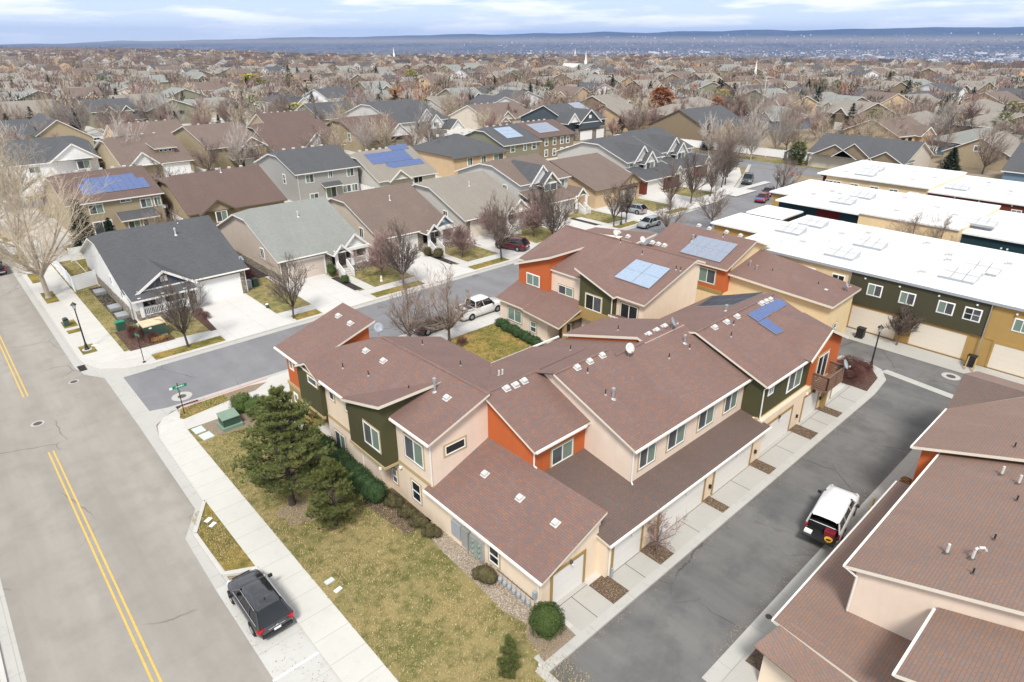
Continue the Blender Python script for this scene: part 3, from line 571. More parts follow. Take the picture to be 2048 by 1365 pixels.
def solar_quad(root,pl,px4,nu,nv,mat,lift=.12,g=.012):
    """array on a slope from its four corners as read in the photograph, split into nu x nv panels"""
    C=[Vector(hitp(a,b,pl))+Vector((0,0,lift)) for a,b in px4]
    for i in range(nu):
        for j in range(nv):
            def Q(u,v): return (C[0].lerp(C[1],u)).lerp(C[3].lerp(C[2],u),v)
            q=[Q((i+g)/nu,(j+g)/nv),Q((i+1-g)/nu,(j+g)/nv),Q((i+1-g)/nu,(j+1-g)/nv),Q((i+g)/nu,(j+1-g)/nv)]
            if (q[1]-q[0]).cross(q[2]-q[0]).z<0: q=q[::-1]
            MB().slab([tuple(p) for p in q],.05).build('solar_panel',[mat,'greymetal'],root,uv=True)
def ridgecap(root,p0,p1,m='sh_red'):
    a,b=Vector(p0),Vector(p1); d=(b-a).normalized(); n=Vector((-d.y,d.x,0)).normalized()*.15; u=Vector((0,0,.035)); dn=Vector((0,0,-.03))
    mb=MB(); mb.poly([tuple(a-n+dn),tuple(b-n+dn),tuple(b+u),tuple(a+u)]).poly([tuple(a+u),tuple(b+u),tuple(b+n+dn),tuple(a+n+dn)]); return mb.build('ridge_cap',m,root,uv=True)
def downspout(root,pts,m='trim'):
    mb=MB()
    for a,b in zip(pts,pts[1:]): mb.tube(a,b,.045,n=4)
    return mb.build('downspout',m,root)
def gutter(root,p0,p1,m='trim',w=.11):
    mb=MB(); a=Vector(p0); b=Vector(p1); mb.rbox((a+b)/2,((b-a).length,w,.12),math.atan2(b.y-a.y,b.x-a.x)); return mb.build('gutter',m,root)
def walllamp(root,x,y,z,m='ironwork'):
    o=MB().rbox((x,y,z),(.12,.16,.22)).build('wall_lamp',m,root); MB().lathe((x,y-.1,z-.12),[(.02,.1),(.07,.06),(.06,-.04),(.0,-.05)],8).build('lamp_shade','lamp_glass',o)
# ================================================================= T1 : the big town-house block
def townhouse_main():
    t=thing('townhouse_block','large L shaped town-house block with orange and olive bays, left of the alley','townhouse',(21,20,0))
    SH=['sh_red','trimcream']
    # ---- walls, lower storey
    P=lambda mb,n,m: mb.build(n,m,t)
    zg=lambda x:2.7+.37*(x-16.7)-.16
    P(MB().prism([(17.1,16.6,zg(17.1)),(21.3,16.6,zg(21.3)),(21.3,25.6,zg(21.3)),(17.1,25.6,zg(17.1))],0),'garage_wing_wall','cream')
    P(MB().prism([(21.3,15.98,2.55),(37.75,15.98,2.55),(37.75,22,3.4),(21.3,22,3.4)],0),'garage_row_wall','cream')
    P(MB().prism([(17.1,25.6,2.8),(26,25.6,2.8),(26,30.4,2.8),(17.1,30.4,2.8)],0),'lower_wall','cream')
    P(MB().prism([(16.5,30.42,2.8),(25.8,30.42,2.8),(25.8,37.2,2.8),(16.5,37.2,2.8)],0),'lower_wall','cream_pink')
    P(MB().box(16.6,21.5,40.4,43.6,0,2.8).box(17.9,21.5,37.2,40.4,0,2.8),'lower_wall','mustard')
    P(MB().box(17.0,17.9,37.4,40.3,0,.13),'porch_slab','conc')
    P(MB().box(17.86,17.93,38.3,39.3,.13,2.2),'entry_door','wood')
    P(MB().prism([(37.75,16.2,2.9),(49.6,16.2,2.9),(49.6,27.5,2.9),(37.75,27.5,2.9)],0),'lower_wall','cream')
    # bands
    P(MB().box(17.06,17.3,25.55,29.2,2.72,2.98).box(16.46,16.7,33.3,37.1,2.72,2.98).box(16.02,16.3,29.15,33.35,2.66,2.82).box(16.3,17.2,29.14,29.4,2.66,2.82).box(16.1,16.3,37.05,40.5,2.62,2.82).box(16.54,16.8,40.5,43.62,2.7,2.98),'belt_trim','tan')
    # ---- walls, upper storey
    zw=lambda x:7.65-.34*(21-x)
    P(MB().prism([(17.1,25.6,zw(17.1)-.16),(21,25.6,zw(21)-.16),(21.34,25.6,7.4),(21.34,29.2,7.4),(17.1,29.2,zw(17.1)-.16)],2.8),'upper_wall','cream_pink')
    P(MB().prism([(16.5,29.6,zw(16.5)-.14),(21,29.6,7.48),(25.8,29.6,5.95),(25.8,36.5,5.95),(21,36.5,7.48),(16.5,37.1,zw(16.5)-.14)],2.8),'upper_wall','cream')
    zb=lambda y:7.45-.307*(y-28.7)
    P(MB().prism([(16.1,29.2,zb(29.2)-.16),(20.8,29.2,zb(29.2)-.16),(20.8,33.3,zb(33.3)-.16),(16.1,33.3,zb(33.3)-.16)],2.8),'bay_wall','olive')
    P(MB().prism([(16.15,37.1,5.9),(17.2,37.1,5.9),(17.2,38.35,6.45),(17.2,40.5,5.7),(16.15,40.5,5.6),(16.15,38.35,6.42)],2.8),'bay_wall','olive')
    zo=lambda x:5.95+.325*(x-16.05)
    P(MB().prism([(16.6,39.3,zo(16.6)-.16),(21.5,39.3,zo(21.5)-.16),(21.5,43.3,zo(21.5)-.16),(16.6,43.3,zo(16.6)-.16)],2.8),'upper_wall','orange')
    zr=lambda y:5.72+.41*(y-21.2)
    P(MB().prism([(21.35,21.6,zr(21.6)-.16),(25.7,21.6,zr(21.6)-.16),(25.7,25.7,7.3),(21.35,25.7,7.3)],2.6),'upper_wall','orange')
    zc=lambda y:5.65+.37*(y-17.55)
    P(MB().prism([(25.7,17.95,zc(17.95)-.16),(37.95,17.95,zc(17.95)-.16),(37.95,24,7.8),(37.95,30.6,5.5),(25.7,30.6,5.5),(25.7,24,7.8)],2.5),'upper_wall','cream_pink')
    zd=lambda y:5.65+.36*(y-16.2)
    P(MB().prism([(37.95,16.55,zd(16.55)-.16),(44.95,16.55,zd(16.55)-.16),(44.95,22,7.5),(44.95,27.5,5.6),(37.95,27.5,5.6),(37.95,22,7.5)],2.9),'upper_wall','olive')
    P(MB().prism([(44.95,16.25,5.4),(44.97,16.25,6.55),(45.9,16.25,7.1),(49.3,16.25,5.7),(49.3,22,5.9),(49.3,27.5,5.4),(44.95,27.5,5.4),(44.95,22,7.3)],2.9),'upper_wall','orange')
    P(MB().box(37.7,44.9,16.5,16.75,2.74,2.96).box(44.9,49.65,16.17,16.5,2.74,2.96),'belt_trim','tan')
    P(MB().prism([(33.55,24,7.75),(33.7,24,7.75),(33.7,30.4,5.8),(33.55,30.4,5.8)],4.5),'parapet_wall','orange')
    # ---- roofs
    def rf(polys,name='roof',sh='sh_red',th=.16,edge='trimcream'):
        mb=MB()
        for p in polys: mb.slab(p,th)
        return mb.build(name,[sh,edge],t,uv=True)
    A=(16.7,16.2); rf([[(16.7,16.2,2.7),(21.4,16.2,4.44),(21.4,25.6,4.44),(16.7,25.6,2.7)]])
    rf([[(16.7,25.6,2.7),(17.1,25.6,2.85),(17.1,26.0,2.85),(16.7,26.0,2.7)]])
    zl=lambda y:2.7+.155*(y-15.65)
    rf([[(21.1,15.65,2.7),(38.0,15.65,2.7),(38.0,18.2,zl(18.2)),(38.0,22,zl(22)),(21.1,22,zl(22))]],sh='sh_shade')  # darker shingle: shade below the upper eaves is in the colour
    P(MB().box(21.3,21.42,16.6,21.6,3.3,4.3),'parapet_wall','cream')
    # west wing: main west plane, east plane
    rf([[(17.3,29.3,zw(17.3)),(21,29.3,7.65),(21,33.36,7.65),(16.0,33.36,zw(16)),(16.0,33.2,zw(16)),(17.3,32.05,zw(17.3))],[(16.0,33.36,zw(16)),(21,33.36,7.65),(21,36.5,7.65),(18.2,39.1,zw(18.2)),(16.0,39.1,zw(16))],
        [(16.7,25.2,zw(16.7)),(21.2,25.2,7.72),(21.2,29.3,7.72),(16.7,29.3,zw(16.7))]])
    rf([[(21,25.2,7.65),(26.2,31.0,5.88),(26.2,36.9,5.88),(21,36.5,7.65)]],sh='sh_red')
    rf([[(18.2,39.1,zw(18.2)),(21,36.5,7.63),(21.7,39.3,6.4)]])
    zg2=lambda y:6.62-.47*abs(y-38.35)
    rf([[(15.85,36.5,zg2(36.5)),(18.3,36.5,zg2(36.5)),(18.3,38.35,6.62),(15.85,38.35,6.62)],[(15.85,38.35,6.62),(18.3,38.35,6.62),(18.3,40.1,zg2(40.1)),(15.85,40.1,zg2(40.1))]],th=.13)
    rf([[(15.8,28.75,zb(28.75)),(20.6,28.75,zb(28.75)),(20.6,33.4,zb(33.4)),(15.8,33.4,zb(33.4))]],th=.2)
    rf([[(16.05,38.95,zo(16.05)),(21.9,38.95,zo(21.9)),(21.9,43.7,zo(21.9)),(16.05,43.7,zo(16.05))]])
    # south wing
    rf([[(21.0,21.2,zr(21.2)),(25.75,21.2,zr(21.2)),(25.75,25.7,7.56),(21.0,25.7,7.56)]])
    n1=lambda y:7.5-.335*(y-25.7)
    rf([[(21.0,25.7,7.56),(30.5,25.7,7.5),(30.5,31.2,n1(31.2)),(26.2,31.2,n1(31.2))]],edge='sh_red',th=.05); gutter(t,(26.2,31.25,5.6),(33.4,31.25,5.5))
    rf([[(25.3,17.55,zc(17.55)),(38.0,17.55,zc(17.55)),(38.0,23.4,zc(23.4)),(30.4,23.4,zc(23.4)),(30.4,24,zc(24)),(25.3,24,zc(24))]])
    rf([[(25.3,24,8.04),(30.4,24,8.04),(30.4,27.3,6.95),(25.3,27.3,6.95)]],edge='sh_red',th=.05); rf([[(30.4,23.4,7.72),(33.5,23.4,7.72),(33.5,31.2,5.38),(30.4,31.2,5.38)]],edge='sh_red',th=.05)
    b1=lambda y:8.1-.30*(y-23.6)
    rf([[(33.4,23.9,8.0),(38.0,23.9,8.0),(38.0,30.8,b1(30.8)),(33.4,30.8,b1(30.8))],[(33.4,23.2,7.8),(38.0,23.2,7.8),(38.0,23.9,8.0),(33.4,23.9,8.0)]],th=.2)
    rf([[(37.6,16.2,zd(16.2)),(44.95,16.2,zd(16.2)),(48.9,18.95,zd(18.95)),(48.9,22,7.74),(37.6,22,7.74)]])
    n2=lambda y:7.74-.35*(y-22)
    rf([[(37.6,22,7.74),(48.9,22,7.74),(49.6,27.9,n2(27.9)),(38.0,27.9,n2(27.9))]])
    # small gable over the balcony end
    ge=lambda x:7.36-(.6 if x<45.9 else .46)*abs(x-45.9)
    rf([[(43.2,15.85,ge(43.2)),(45.9,15.85,7.36),(45.9,20.95,7.37),(43.2,16.65,ge(43.2)+.02)],[(45.9,15.85,7.36),(49.0,15.85,ge(49.0)),(49.0,19.3,6.82),(45.9,20.95,7.37)]],th=.03,edge='sh_red')
    for a,b in (((43.2,15.83,ge(43.2)-.08),(45.9,15.83,7.32)),((45.9,15.83,7.32),(49.4,15.83,ge(49.4)-.08))): a=Vector(a);b=Vector(b); MB().rbox((a+b)/2,((b-a).length,.07,.2),0,ry=-math.atan2(b.z-a.z,b.x-a.x)).build('rake_board','trimcream',t)
    rf([[(49.0,15.85,ge(49.0)),(49.6,15.85,ge(49.6)),(49.6,17.2,ge(49.6)),(49.0,17.2,ge(49.0))]],th=.1)
    for a,b in (((21.2,25.2,7.74),(21,36.5,7.67)),((21.2,25.7,7.58),(25.3,25.7,7.58)),((25.3,24,8.06),(30.4,24,8.06)),((30.4,23.4,7.85),(38,23.4,7.85)),((37.6,22,7.77),(48.9,22,7.77))): ridgecap(t,a,b)
    # courtyard porch roof
    rf([[(38.5,27,4.6),(41.5,27,4.6),(41.5,33,3.6),(38.5,33,3.6)],[(41.5,27,4.6),(44.5,27,3.6),(44.5,33,3.6),(41.5,33,4.6)]],name='porch_roof')
    # ---- windows
    w=lambda *a,**k: window(t,*a,**k)
    w('X',17.1,26.4,28.3,3.7,5.3); w('X',17.1,26.95,27.85,.8,2.2,'hung',('g_dark','g_dark')); w('X',17.1,29.5,30.05,.85,1.9,'hung')
    w('X',16.1,29.5,31.3,3.72,5.25,tw=.08); w('X',16.5,34.95,36.35,.55,2.05); w('X',16.5,35.8,36.45,4.45,5.1,'one',('g_dark','g_dark')); w('X',16.5,33.8,34.3,4.45,5.1,'one',('g_dark','g_dark'))
    w('Y',25.6,18.07,19.53,4.62,5.25,'one',('g_dark','g_dark'),tw=.13); w('X',17.1,19.8,20.6,.88,1.98,'hung',('g_dark','g_dark'))
    w('Y',21.6,22.78,24.58,3.68,4.85,tw=.11)
    for a,b in ((26.3,27.85),(29.1,30.9),(32.4,34.2),(35.5,37.1)): w('Y',17.95,a,b,3.65,5.12,tw=.11)
    w('Y',16.55,38.7,39.35,4.42,5.1,tw=.05,trim='white'); w('Y',16.55,41.65,43.65,3.5,5.05,tw=.06,trim='white')
    w('X',16.6,42.2,42.78,4.3,5.1,'one',('g_green','g_green'),trim='white',tw=.05); w('X',16.6,42.25,42.85,1.45,2.2,'one',('g_green','g_green'),trim='white',tw=.05); w('X',16.6,40.7,41.3,1.4,2.15,'one',('g_green','g_green'),trim='white',tw=.05)
    w('X',16.15,37.45,38.75,4.95,5.5,'one',('g_screen','g_screen'),tw=.09); w('X',16.6,40.6,40.95,4.3,5.2,'one',('g_green','g_green'),tw=.07)
    # sliding door and balcony
    w('Y',16.25,45.5,47.2,3.05,5.15,'slide',('g_dark','g_dark'),name='sliding_door',tw=.14)
    b=MB().box(45.05,47.95,15.05,16.25,2.75,2.92).build('balcony','wood',t)
    mb=MB()
    for k in range(6):
        z=2.98+k*.17; mb.box(45.05,47.95,15.05,15.09,z,z+.13).box(45.05,45.09,15.09,16.25,z,z+.13).box(47.91,47.95,15.09,16.25,z,z+.13)
    mb.box(45.0,48.0,15.0,15.14,4.0,4.06).box(45.0,45.14,15.14,16.25,4.0,4.06).box(47.86,48.0,15.14,16.25,4.0,4.06)
    for x,y in ((45.05,15.05),(47.85,15.05),(46.45,15.05)): mb.box(x,x+.1,y,y+.1,2.92,4.0)
    mb.build('railing','wood',b)
    dish(t,47.4,15.0,3.75,R(-80),m='greymetal',r=.38)
    MB().box(47.6,48.0,15.9,16.22,0,2.9).build('balcony_post','mustard',t)
    # garage doors
    for a,b2,c in ((17.85,20.15,16.6),(21.9,24.3,15.98),(26.0,30.6,15.98),(31.8,36.3,15.98),(38.0,42.3,16.2),(44.3,46.8,16.2),(48.1,49.4,16.2)):
        garage(t,'Y',c,a,b2,.13,h=1.95 if c==15.98 else 2.05)
        if b2<48: walllamp(t,(a+b2)/2+.1,c-.1,2.3 if c!=15.98 else 2.25)
    # gutters and downspouts
    gutter(t,(16.65,16.2,2.62),(16.65,26,2.62)); gutter(t,(21.1,15.6,2.62),(38.0,15.6,2.62)); gutter(t,(25.3,17.5,5.56),(38.0,17.5,5.56)); gutter(t,(37.7,16.15,5.56),(44.6,16.15,5.56)); gutter(t,(21.1,21.15,5.63),(25.3,21.15,5.63))
    gutter(t,(16.65,25.2,6.1),(16.65,29.1,6.1)); gutter(t,(15.95,33.4,5.86),(15.95,36.6,5.86)); gutter(t,(16.0,40.1,5.86),(16.0,43.7,5.86))
    downspout(t,[(17.05,25.45,6.0),(17.0,25.55,5.7),(17.0,25.55,3.0)]); downspout(t,[(25.6,17.8,5.5),(25.62,17.85,5.3),(25.62,17.85,3.2),(25.55,17.7,3.1)]); downspout(t,[(21.27,21.4,5.6),(21.27,21.5,5.3),(21.27,21.5,4.5),(21.3,21.3,4.45)])
    downspout(t,[(38.1,16.3,5.5),(37.9,16.5,5.2),(37.9,16.45,3.0),(37.8,16.3,2.9)]); downspout(t,[(21.4,15.9,2.6),(21.5,15.9,2.4),(21.5,15.9,.2)]); downspout(t,[(17.03,16.75,2.5),(17.05,16.8,2.3),(17.05,16.8,.2)]); downspout(t,[(16.45,32.6,2.7),(16.45,32.6,.2)])
    for x,y,z in ((16.0,29.6,2.6),(17.0,28.9,2.55)): MB().lathe((x,y,z),[(.05,.12),(.1,.08),(.1,-.05),(.02,-.1)],8).build('wall_lamp','white',t)
    MB().box(44.5,44.62,16.1,16.2,2.4,2.55).build('wall_lamp','white',t)
    # ---- roof furniture; planes as z=a+bx+cy
    pg=(2.7-.37*16.7,.37,0); pw=(7.65-.34*21,.34,0); po=(5.95-.325*16.05,.325,0); pc=(5.65-.37*17.55,0,.37); pr=(5.72-.41*21.2,0,.41); pd=(5.65-.36*16.2,0,.36); pe=(7.65+.34*21,-.34,0); pn=(7.5+.335*25.7,0,-.335); pb=(8.1+.30*23.6,0,-.30); pn2=(7.74+.35*22,0,-.35)
    def hit(px,py,pl):
        # plan point of a roof fixture read off the photograph, on its roof plane
        d=_f*1290.273+_r2*(px-1024)-_u2*(py-682.5); k=(pl[0]-26.5)/(d.z-pl[1]*d.x-pl[2]*d.y); return d.x*k,d.y*k,26.5+d.z*k
    for px,py in ((970,949),(1040,997),(1111,1047)): x,y,z=hit(px,py,pg); roofvent(t,x,y,z,pg)
    for px,py in ((677,633),(701,648)): x,y,z=hit(px,py,po); roofvent(t,x,y,z,po)
    for px,py in ((732,703),(767,723),(894,797)): x,y,z=hit(px,py,pw); roofvent(t,x,y,z,pw)
    for px,py in ((1013,778),(1031,771),(1048,763)): x,y,z=hit(px,py,pr); roofvent(t,x,y,z,pr)
    for px,py in ((1154,736),(1179,724),(1204,712),(1297,670),(1313,662),(1329,654)): x,y,z=hit(px,py,pc); roofvent(t,x,y,z,pc)
    for px,py in ((1429,656),(1453,645),(1474,634),(1522,608),(1531,604),(1540,600)): x,y,z=hit(px,py,pd); roofvent(t,x,y,z,pd)
    for px,py,pl in ((686,737,pw),(737,752,pw),(818,782,pw),(1175,746,pc),(1211,790,pc),(1338,717,pc),(1379,698,pc),(1467,650,pd),(1462,674,pd),(845,690,pe),(921,732,pe),(1236,661,pb),(1141,701,pn)):
        x,y,z=hit(px,py,pl); pipe(t,x,y,z)
    for px,py,pl,h in ((870,783,pw,.9),(1226,797,pc,.7),(1369,686,pc,.6),(1452,622,pn2,.5)): x,y,z=hit(px,py,pl); flue(t,x,y,z,h)
    for px,py in ((998,752),(1005,750)): x,y,z=hit(px,py,pn); pipe(t,x,y,z,.4,.06,'pipewhite')
    for px,py,pl,az in ((758,672,pw,-90),(1257,714,pc,-100),(1343,661,pc,-60)): x,y,z=hit(px,py,pl); dish(t,x,y,z,R(az),m='greymetal' if px!=1257 else 'pipewhite',r=.36)
    # solar
    solar_quad(t,pd,((1494.5,631),(1556.9,599.5),(1575.3,611),(1515.6,646)),3,1,'sol_blue'); solar_quad(t,pd,((1515.6,647),(1532.3,639),(1567.4,664.6),(1552,671.6)),1,2,'sol_blue')
    solar_quad(t,pn2,((1393,614.5),(1466,611.5),(1530,585.5),(1426,594)),4,2,'sol_black',lift=.06)
    # meters on the side wall
    o=MB().box(16.9,17.1,22.95,23.75,.75,1.75).build('meter_cabinet','greymetal',t)
    o=MB().box(16.85,17.1,22.2,22.75,.6,1.85).box(16.9,17.1,21.0,22.1,.5,1.75).build('electric_meter_bank','galv',t)
    mb=MB()
    for i in range(2):
        for k in range(3): mb.tube((16.9,21.25+i*.55,.75+k*.38),(16.78,21.25+i*.55,.75+k*.38),.1,n=10,caps=True)
    mb.build('meter_dial','greenlight',o); MB().tube((16.98,22.4,.1),(16.98,22.4,.6),.05).tube((16.98,21.3,.1),(16.98,21.3,.5),.05).tube((16.98,21.8,.1),(16.98,21.8,.5),.05).build('conduit','galv',t)
    o=MB().tube((16.9,16.9,.13),(16.9,16.9,1.1),.025).box(16.82,17.0,16.8,17.0,1.1,1.5).build('junction_box','greymetal',t)
    for i in range(7):
        y=17.3+i*.36; g=MB().lathe((16.85,y,.45),[(.0,-.16),(.12,-.1),(.13,.08),(.09,.16),(0,.18)],9).tube((16.85,y,.55),(17.1,y,.75),.02).tube((16.85,y,.13),(16.85,y,.4),.02).build('gas_meter','greymetal',t)
    MB().tube((17.0,17.1,.75),(17.0,19.9,.75),.025).build('gas_pipe','ironwork',t)
    for x in (21.35,25.75,31.3,36.9,43.4,47.3): MB().box(x-.06,x+.06,15.82 if x<37 else 16.05,15.96 if x<37 else 16.18,.9,1.15).build('wall_lamp','black',t) if x>30 else MB().box(x+.2,x+.3,15.7,15.8,.13,.75).build('stub_post','greymetal',t)
    return t
townhouse_main()
# ================================================================= T2 : block on the right of the alley
def townhouse_right():
    t=thing('townhouse_block','town-house block with brown red roofs filling the right foreground across the alley','townhouse',(30,5,0))
    def rf(polys,name='roof',th=.18,sh='sh_right'):
        mb=MB()
        for p in polys: mb.slab(p,th)
        return mb.build(name,[sh,'trimcream'],t,uv=True)
    # lower garage roof
    def rf2(polys):
        mb=MB()
        for p in polys: mb.slab(p,.05)
        return mb.build('roof',['sh_right','sh_right'],t,uv=True)
    zl=lambda y:2.7+.14*(7.62-y)
    rf([[(20.2,-4,zl(-4)),(37.9,-4,zl(-4)),(37.9,7.62,2.7),(22.9,7.62,2.7)]])
    rf2([[(18.6,-4,3.6),(21.2,-4,4.26),(23.3,7.2,2.79),(21.2,7.62,2.45)]])
    MB().prism([(21.6,-3,2.4),(37.75,-3,2.4),(37.75,7.25,2.4),(21.6,7.25,2.4)],0).build('lower_wall','cream',t)
    zu=lambda y:5.6+.34*(6.0-y)
    rf([[(25.2,-9,zu(-9)),(37.9,-9,zu(-9)),(37.9,6.0,5.6),(25.2,6.0,5.6)]])
    MB().prism([(25.55,-8.5,10.3),(37.9,-8.5,10.3),(37.9,5.6,5.5),(25.55,5.6,5.5)],2.4).build('upper_wall','cream_pink',t)
    # lean-to roof against the gable wall
    zq=lambda x:3.2+.25*(x-21.5)
    zq=lambda y:5.7+.34*(2.5-y)
    rf([[(21.0,-9,zq(-9)),(25.5,-9,zq(-9)),(25.5,2.5,5.7),(21.0,2.5,5.7)]])
    MB().prism([(21.3,-8.5,zq(-8.5)-.2),(25.54,-8.5,zq(-8.5)-.2),(25.54,2.15,5.55),(21.3,2.15,5.55)],2.4).build('upper_wall','cream_pink',t)
    # far unit
    zf=lambda y:5.6+.34*(7.25-y)
    rf([[(37.3,-9,zf(-9)),(46.6,-9,zf(-9)),(46.6,3.8,zf(3.8)),(43.4,7.3,5.6),(37.3,7.3,5.6)]])
    rf([[(43.4,7.32,5.58),(46.6,3.8,6.79),(46.6,7.6,6.79)]],th=.05,sh='sh_shade'); rf([[(46.6,-9,6.79),(51,-9,5.4),(51,7.6,5.4),(46.6,7.6,6.79)]])  # west-facing face gets the darker shingle, its shade painted in
    rf([[(46.6,-9,zf(-9)),(46.7,-9,6.8),(46.7,3.8,6.8),(46.6,3.8,6.8)]],th=.02)
    MB().prism([(37.8,-8.5,10.5),(44,-8.5,10.5),(44,6.9,5.5),(37.8,6.9,5.5)],0).build('upper_wall','orange',t)
    MB().box(44,50,-8.5,7,0,5.1).build('upper_wall','cream',t)
    gutter(t,(22.9,7.66,2.62),(37.9,7.66,2.62)); gutter(t,(25.2,6.05,5.52),(37.9,6.05,5.52)); gutter(t,(37.3,7.35,5.5),(43.4,7.35,5.5)); gutter(t,(21.0,2.56,5.6),(25.4,2.56,5.6))
    downspout(t,[(25.2,5.95,5.5),(25.45,5.5,5.1),(25.45,5.5,3.1)])
    pu=(5.6+.34*6,0,-.34); pf=(5.6+.34*7.25,0,-.34)
    for px,py,k in ((1893,1107,'w'),(1944,1118,'h'),(1945,1148,'b'),(1988,1080,'b'),(2033,1002,'b'),(2003,950,'w'),(2037,968,'w'),(2029,895,'f')):
        x,y,z=hitp(px,py,pf if k=='f' else pu)
        if k=='w': pipe(t,x,y,z,.5,.06,'pipewhite','ironwork')
        elif k=='h':
            o=MB().tube((x,y,z-.1),(x,y,z+.5),.06,n=8).tube((x,y,z+.5),(x+.07,y-.07,z+.6),.06,n=8).tube((x+.07,y-.07,z+.6),(x+.25,y-.25,z+.6),.06,n=8).tube((x+.25,y-.25,z+.6),(x+.31,y-.31,z+.45),.06,n=8).build('vent_pipe','pipewhite',t); MB().tube((x,y,z-.05),(x,y,z+.06),.2,.08,n=8).build('flashing','ironwork',o)
        else: pipe(t,x,y,z,.3,.035,'black','ironwork')
townhouse_right()
# ================================================================= T3 : courtyard block
def townhouse_court():
    t=thing('townhouse_block','courtyard town-house block with orange and olive bays and a pale solar array facing the street','townhouse',(46,38,0))
    def rf(polys,name='roof',th=.16,sh='sh_red'):
        mb=MB()
        for p in polys: mb.slab(p,th)
        return mb.build(name,[sh,'trimcream'],t,uv=True)
    P=lambda mb,n,m: mb.build(n,m,t)
    za=lambda x:6.0+.32*(x-42.6)
    P(MB().box(40.4,43.2,42.7,46.1,0,2.75).box(40.4,43.2,39.3,42.7,0,2.75),'lower_wall','cream_pink')
    P(MB().box(42.0,43.2,37.3,39.3,0,3.0),'entry_wall','w_dkbrown'); P(MB().box(43,50.6,30.4,46.1,0,3.0),'lower_wall','cream_pink')
    P(MB().box(40.3,40.6,37.0,37.3,0,2.8),'porch_post','mustard'); P(MB().box(42.4,43.1,33.4,37.3,2.8,3.9).box(40.3,43,37.0,37.15,2.7,3.0),'belt_trim','mustard')
    P(MB().prism([(43.4,37.9,za(43.4)-.16),(50.6,37.9,8.3),(50.6,42,8.3),(43.4,42,za(43.4)-.16)],3),'upper_wall','cream_pink')
    P(MB().prism([(43.0,30.4,za(43)-.16),(50.0,30.4,8.15),(51.2,30.4,7.5),(51.2,46,7.5),(50.0,46,8.15),(43.5,46,za(43.5)-.16),(43.5,33.3,za(43.5)-.2),(43,33.3,za(43)-.16)],3),'upper_wall','cream')
    # orange bay: roof climbs toward the south
    zo=lambda y:5.85+.355*(46.4-y)
    P(MB().prism([(43,41.8,zo(41.8)-.16),(47.8,41.8,zo(41.8)-.16),(47.8,46.1,zo(46.1)-.16),(43,46.1,zo(46.1)-.16)],3),'bay_wall','orange')
    rf([[(42.6,41.4,zo(41.4)),(48.1,41.4,zo(41.4)),(48.1,46.4,5.85),(42.6,46.4,5.85)]],th=.22)
    # olive bay: roof climbs toward the north
    zv=lambda y:6.05+.34*(y-33.1)
    P(MB().prism([(42.5,33.35,zv(33.35)-.16),(47,33.35,zv(33.35)-.16),(47,37.3,zv(37.3)-.16),(42.5,37.3,zv(37.3)-.16)],3),'bay_wall','olive')
    rf([[(42.1,33.0,zv(33)),(46.8,33.0,zv(33)),(46.8,37.7,zv(37.7)),(42.1,37.7,zv(37.7))]],th=.18)
    rf([[(42.6,30.05,za(42.6)),(50.1,30.05,za(50.1)),(50.1,46.4,za(50.1)),(43.2,46.4,za(43.2)),(43.2,33.4,za(43.2)),(42.6,33.4,za(42.6))]])
    rf([[(50.1,30.05,za(50.1)),(51.6,30.05,7.85),(51.6,46.4,7.85),(50.1,46.4,za(50.1))]])
    ridgecap(t,(50.1,30.05,za(50.1)+.02),(50.1,46.4,za(50.1)+.02))
    P(MB().box(50.5,56.5,40,47.5,0,6.2),'rear_wall','olive'); rf([[(50.8,39.5,7.0),(57,39.5,7.6),(57,48,6.6),(50.8,48,6.6)]],th=.2)
    # porch roof
    zp=lambda x:2.75+.36*(x-40.0)
    rf([[(40.0,42.3,2.75),(43.6,42.3,zp(43.6)),(43.6,46.4,zp(43.6)),(40.0,46.4,2.75)],[(39.4,36.9,2.6),(43.2,36.9,zp(43.2)),(43.6,42.3,zp(43.6)),(39.9,42.3,2.7)]],name='porch_roof')
    w=lambda *a,**k: window(t,*a,**k)
    w('X',43,43.1,44.9,3.95,5.1,glass=('g_green','g_green'),trim='white',tw=.05); w('X',43.4,38.9,40.8,3.95,4.85); w('X',42.5,34.6,36.5,3.9,5.35,glass=('g_dark','g_screen')); w('X',43,30.95,32.8,3.9,5.4,glass=('g_dark','g_dark'))
    w('X',40.4,42.9,44.9,.8,2.1,glass=('g_green','g_green')); w('X',40.4,40.8,41.6,.5,1.6,'hung'); w('X',42.0,37.7,38.4,.5,2.0,'one')
    w('X',43,35.2,36.6,.6,2.0,'slide')
    downspout(t,[(42.45,33.4,5.8),(42.45,33.4,.3)]); pa=(6-.32*42.6,.32,0)
    solar_quad(t,pa,((1272,521),(1341,540),(1298,580),(1228,556)),2,2,'sol_pale')
    for px,py in ((1241,485),(1284,509),(1361,542),(1352,540)): x,y,z=hitp(px,py,pa); pipe(t,x,y,z)
    for px,py in ((1237,466),(1256,474),(1305,486),(1317,489),(1329,492)): x,y,z=hitp(px,py,pa); roofvent(t,x,y,z,pa)
    dish(t,50.0,39.5,8.35,R(-100),'pipewhite'); dish(t,50.0,36.2,8.35,R(-100),'pipewhite')
townhouse_court()
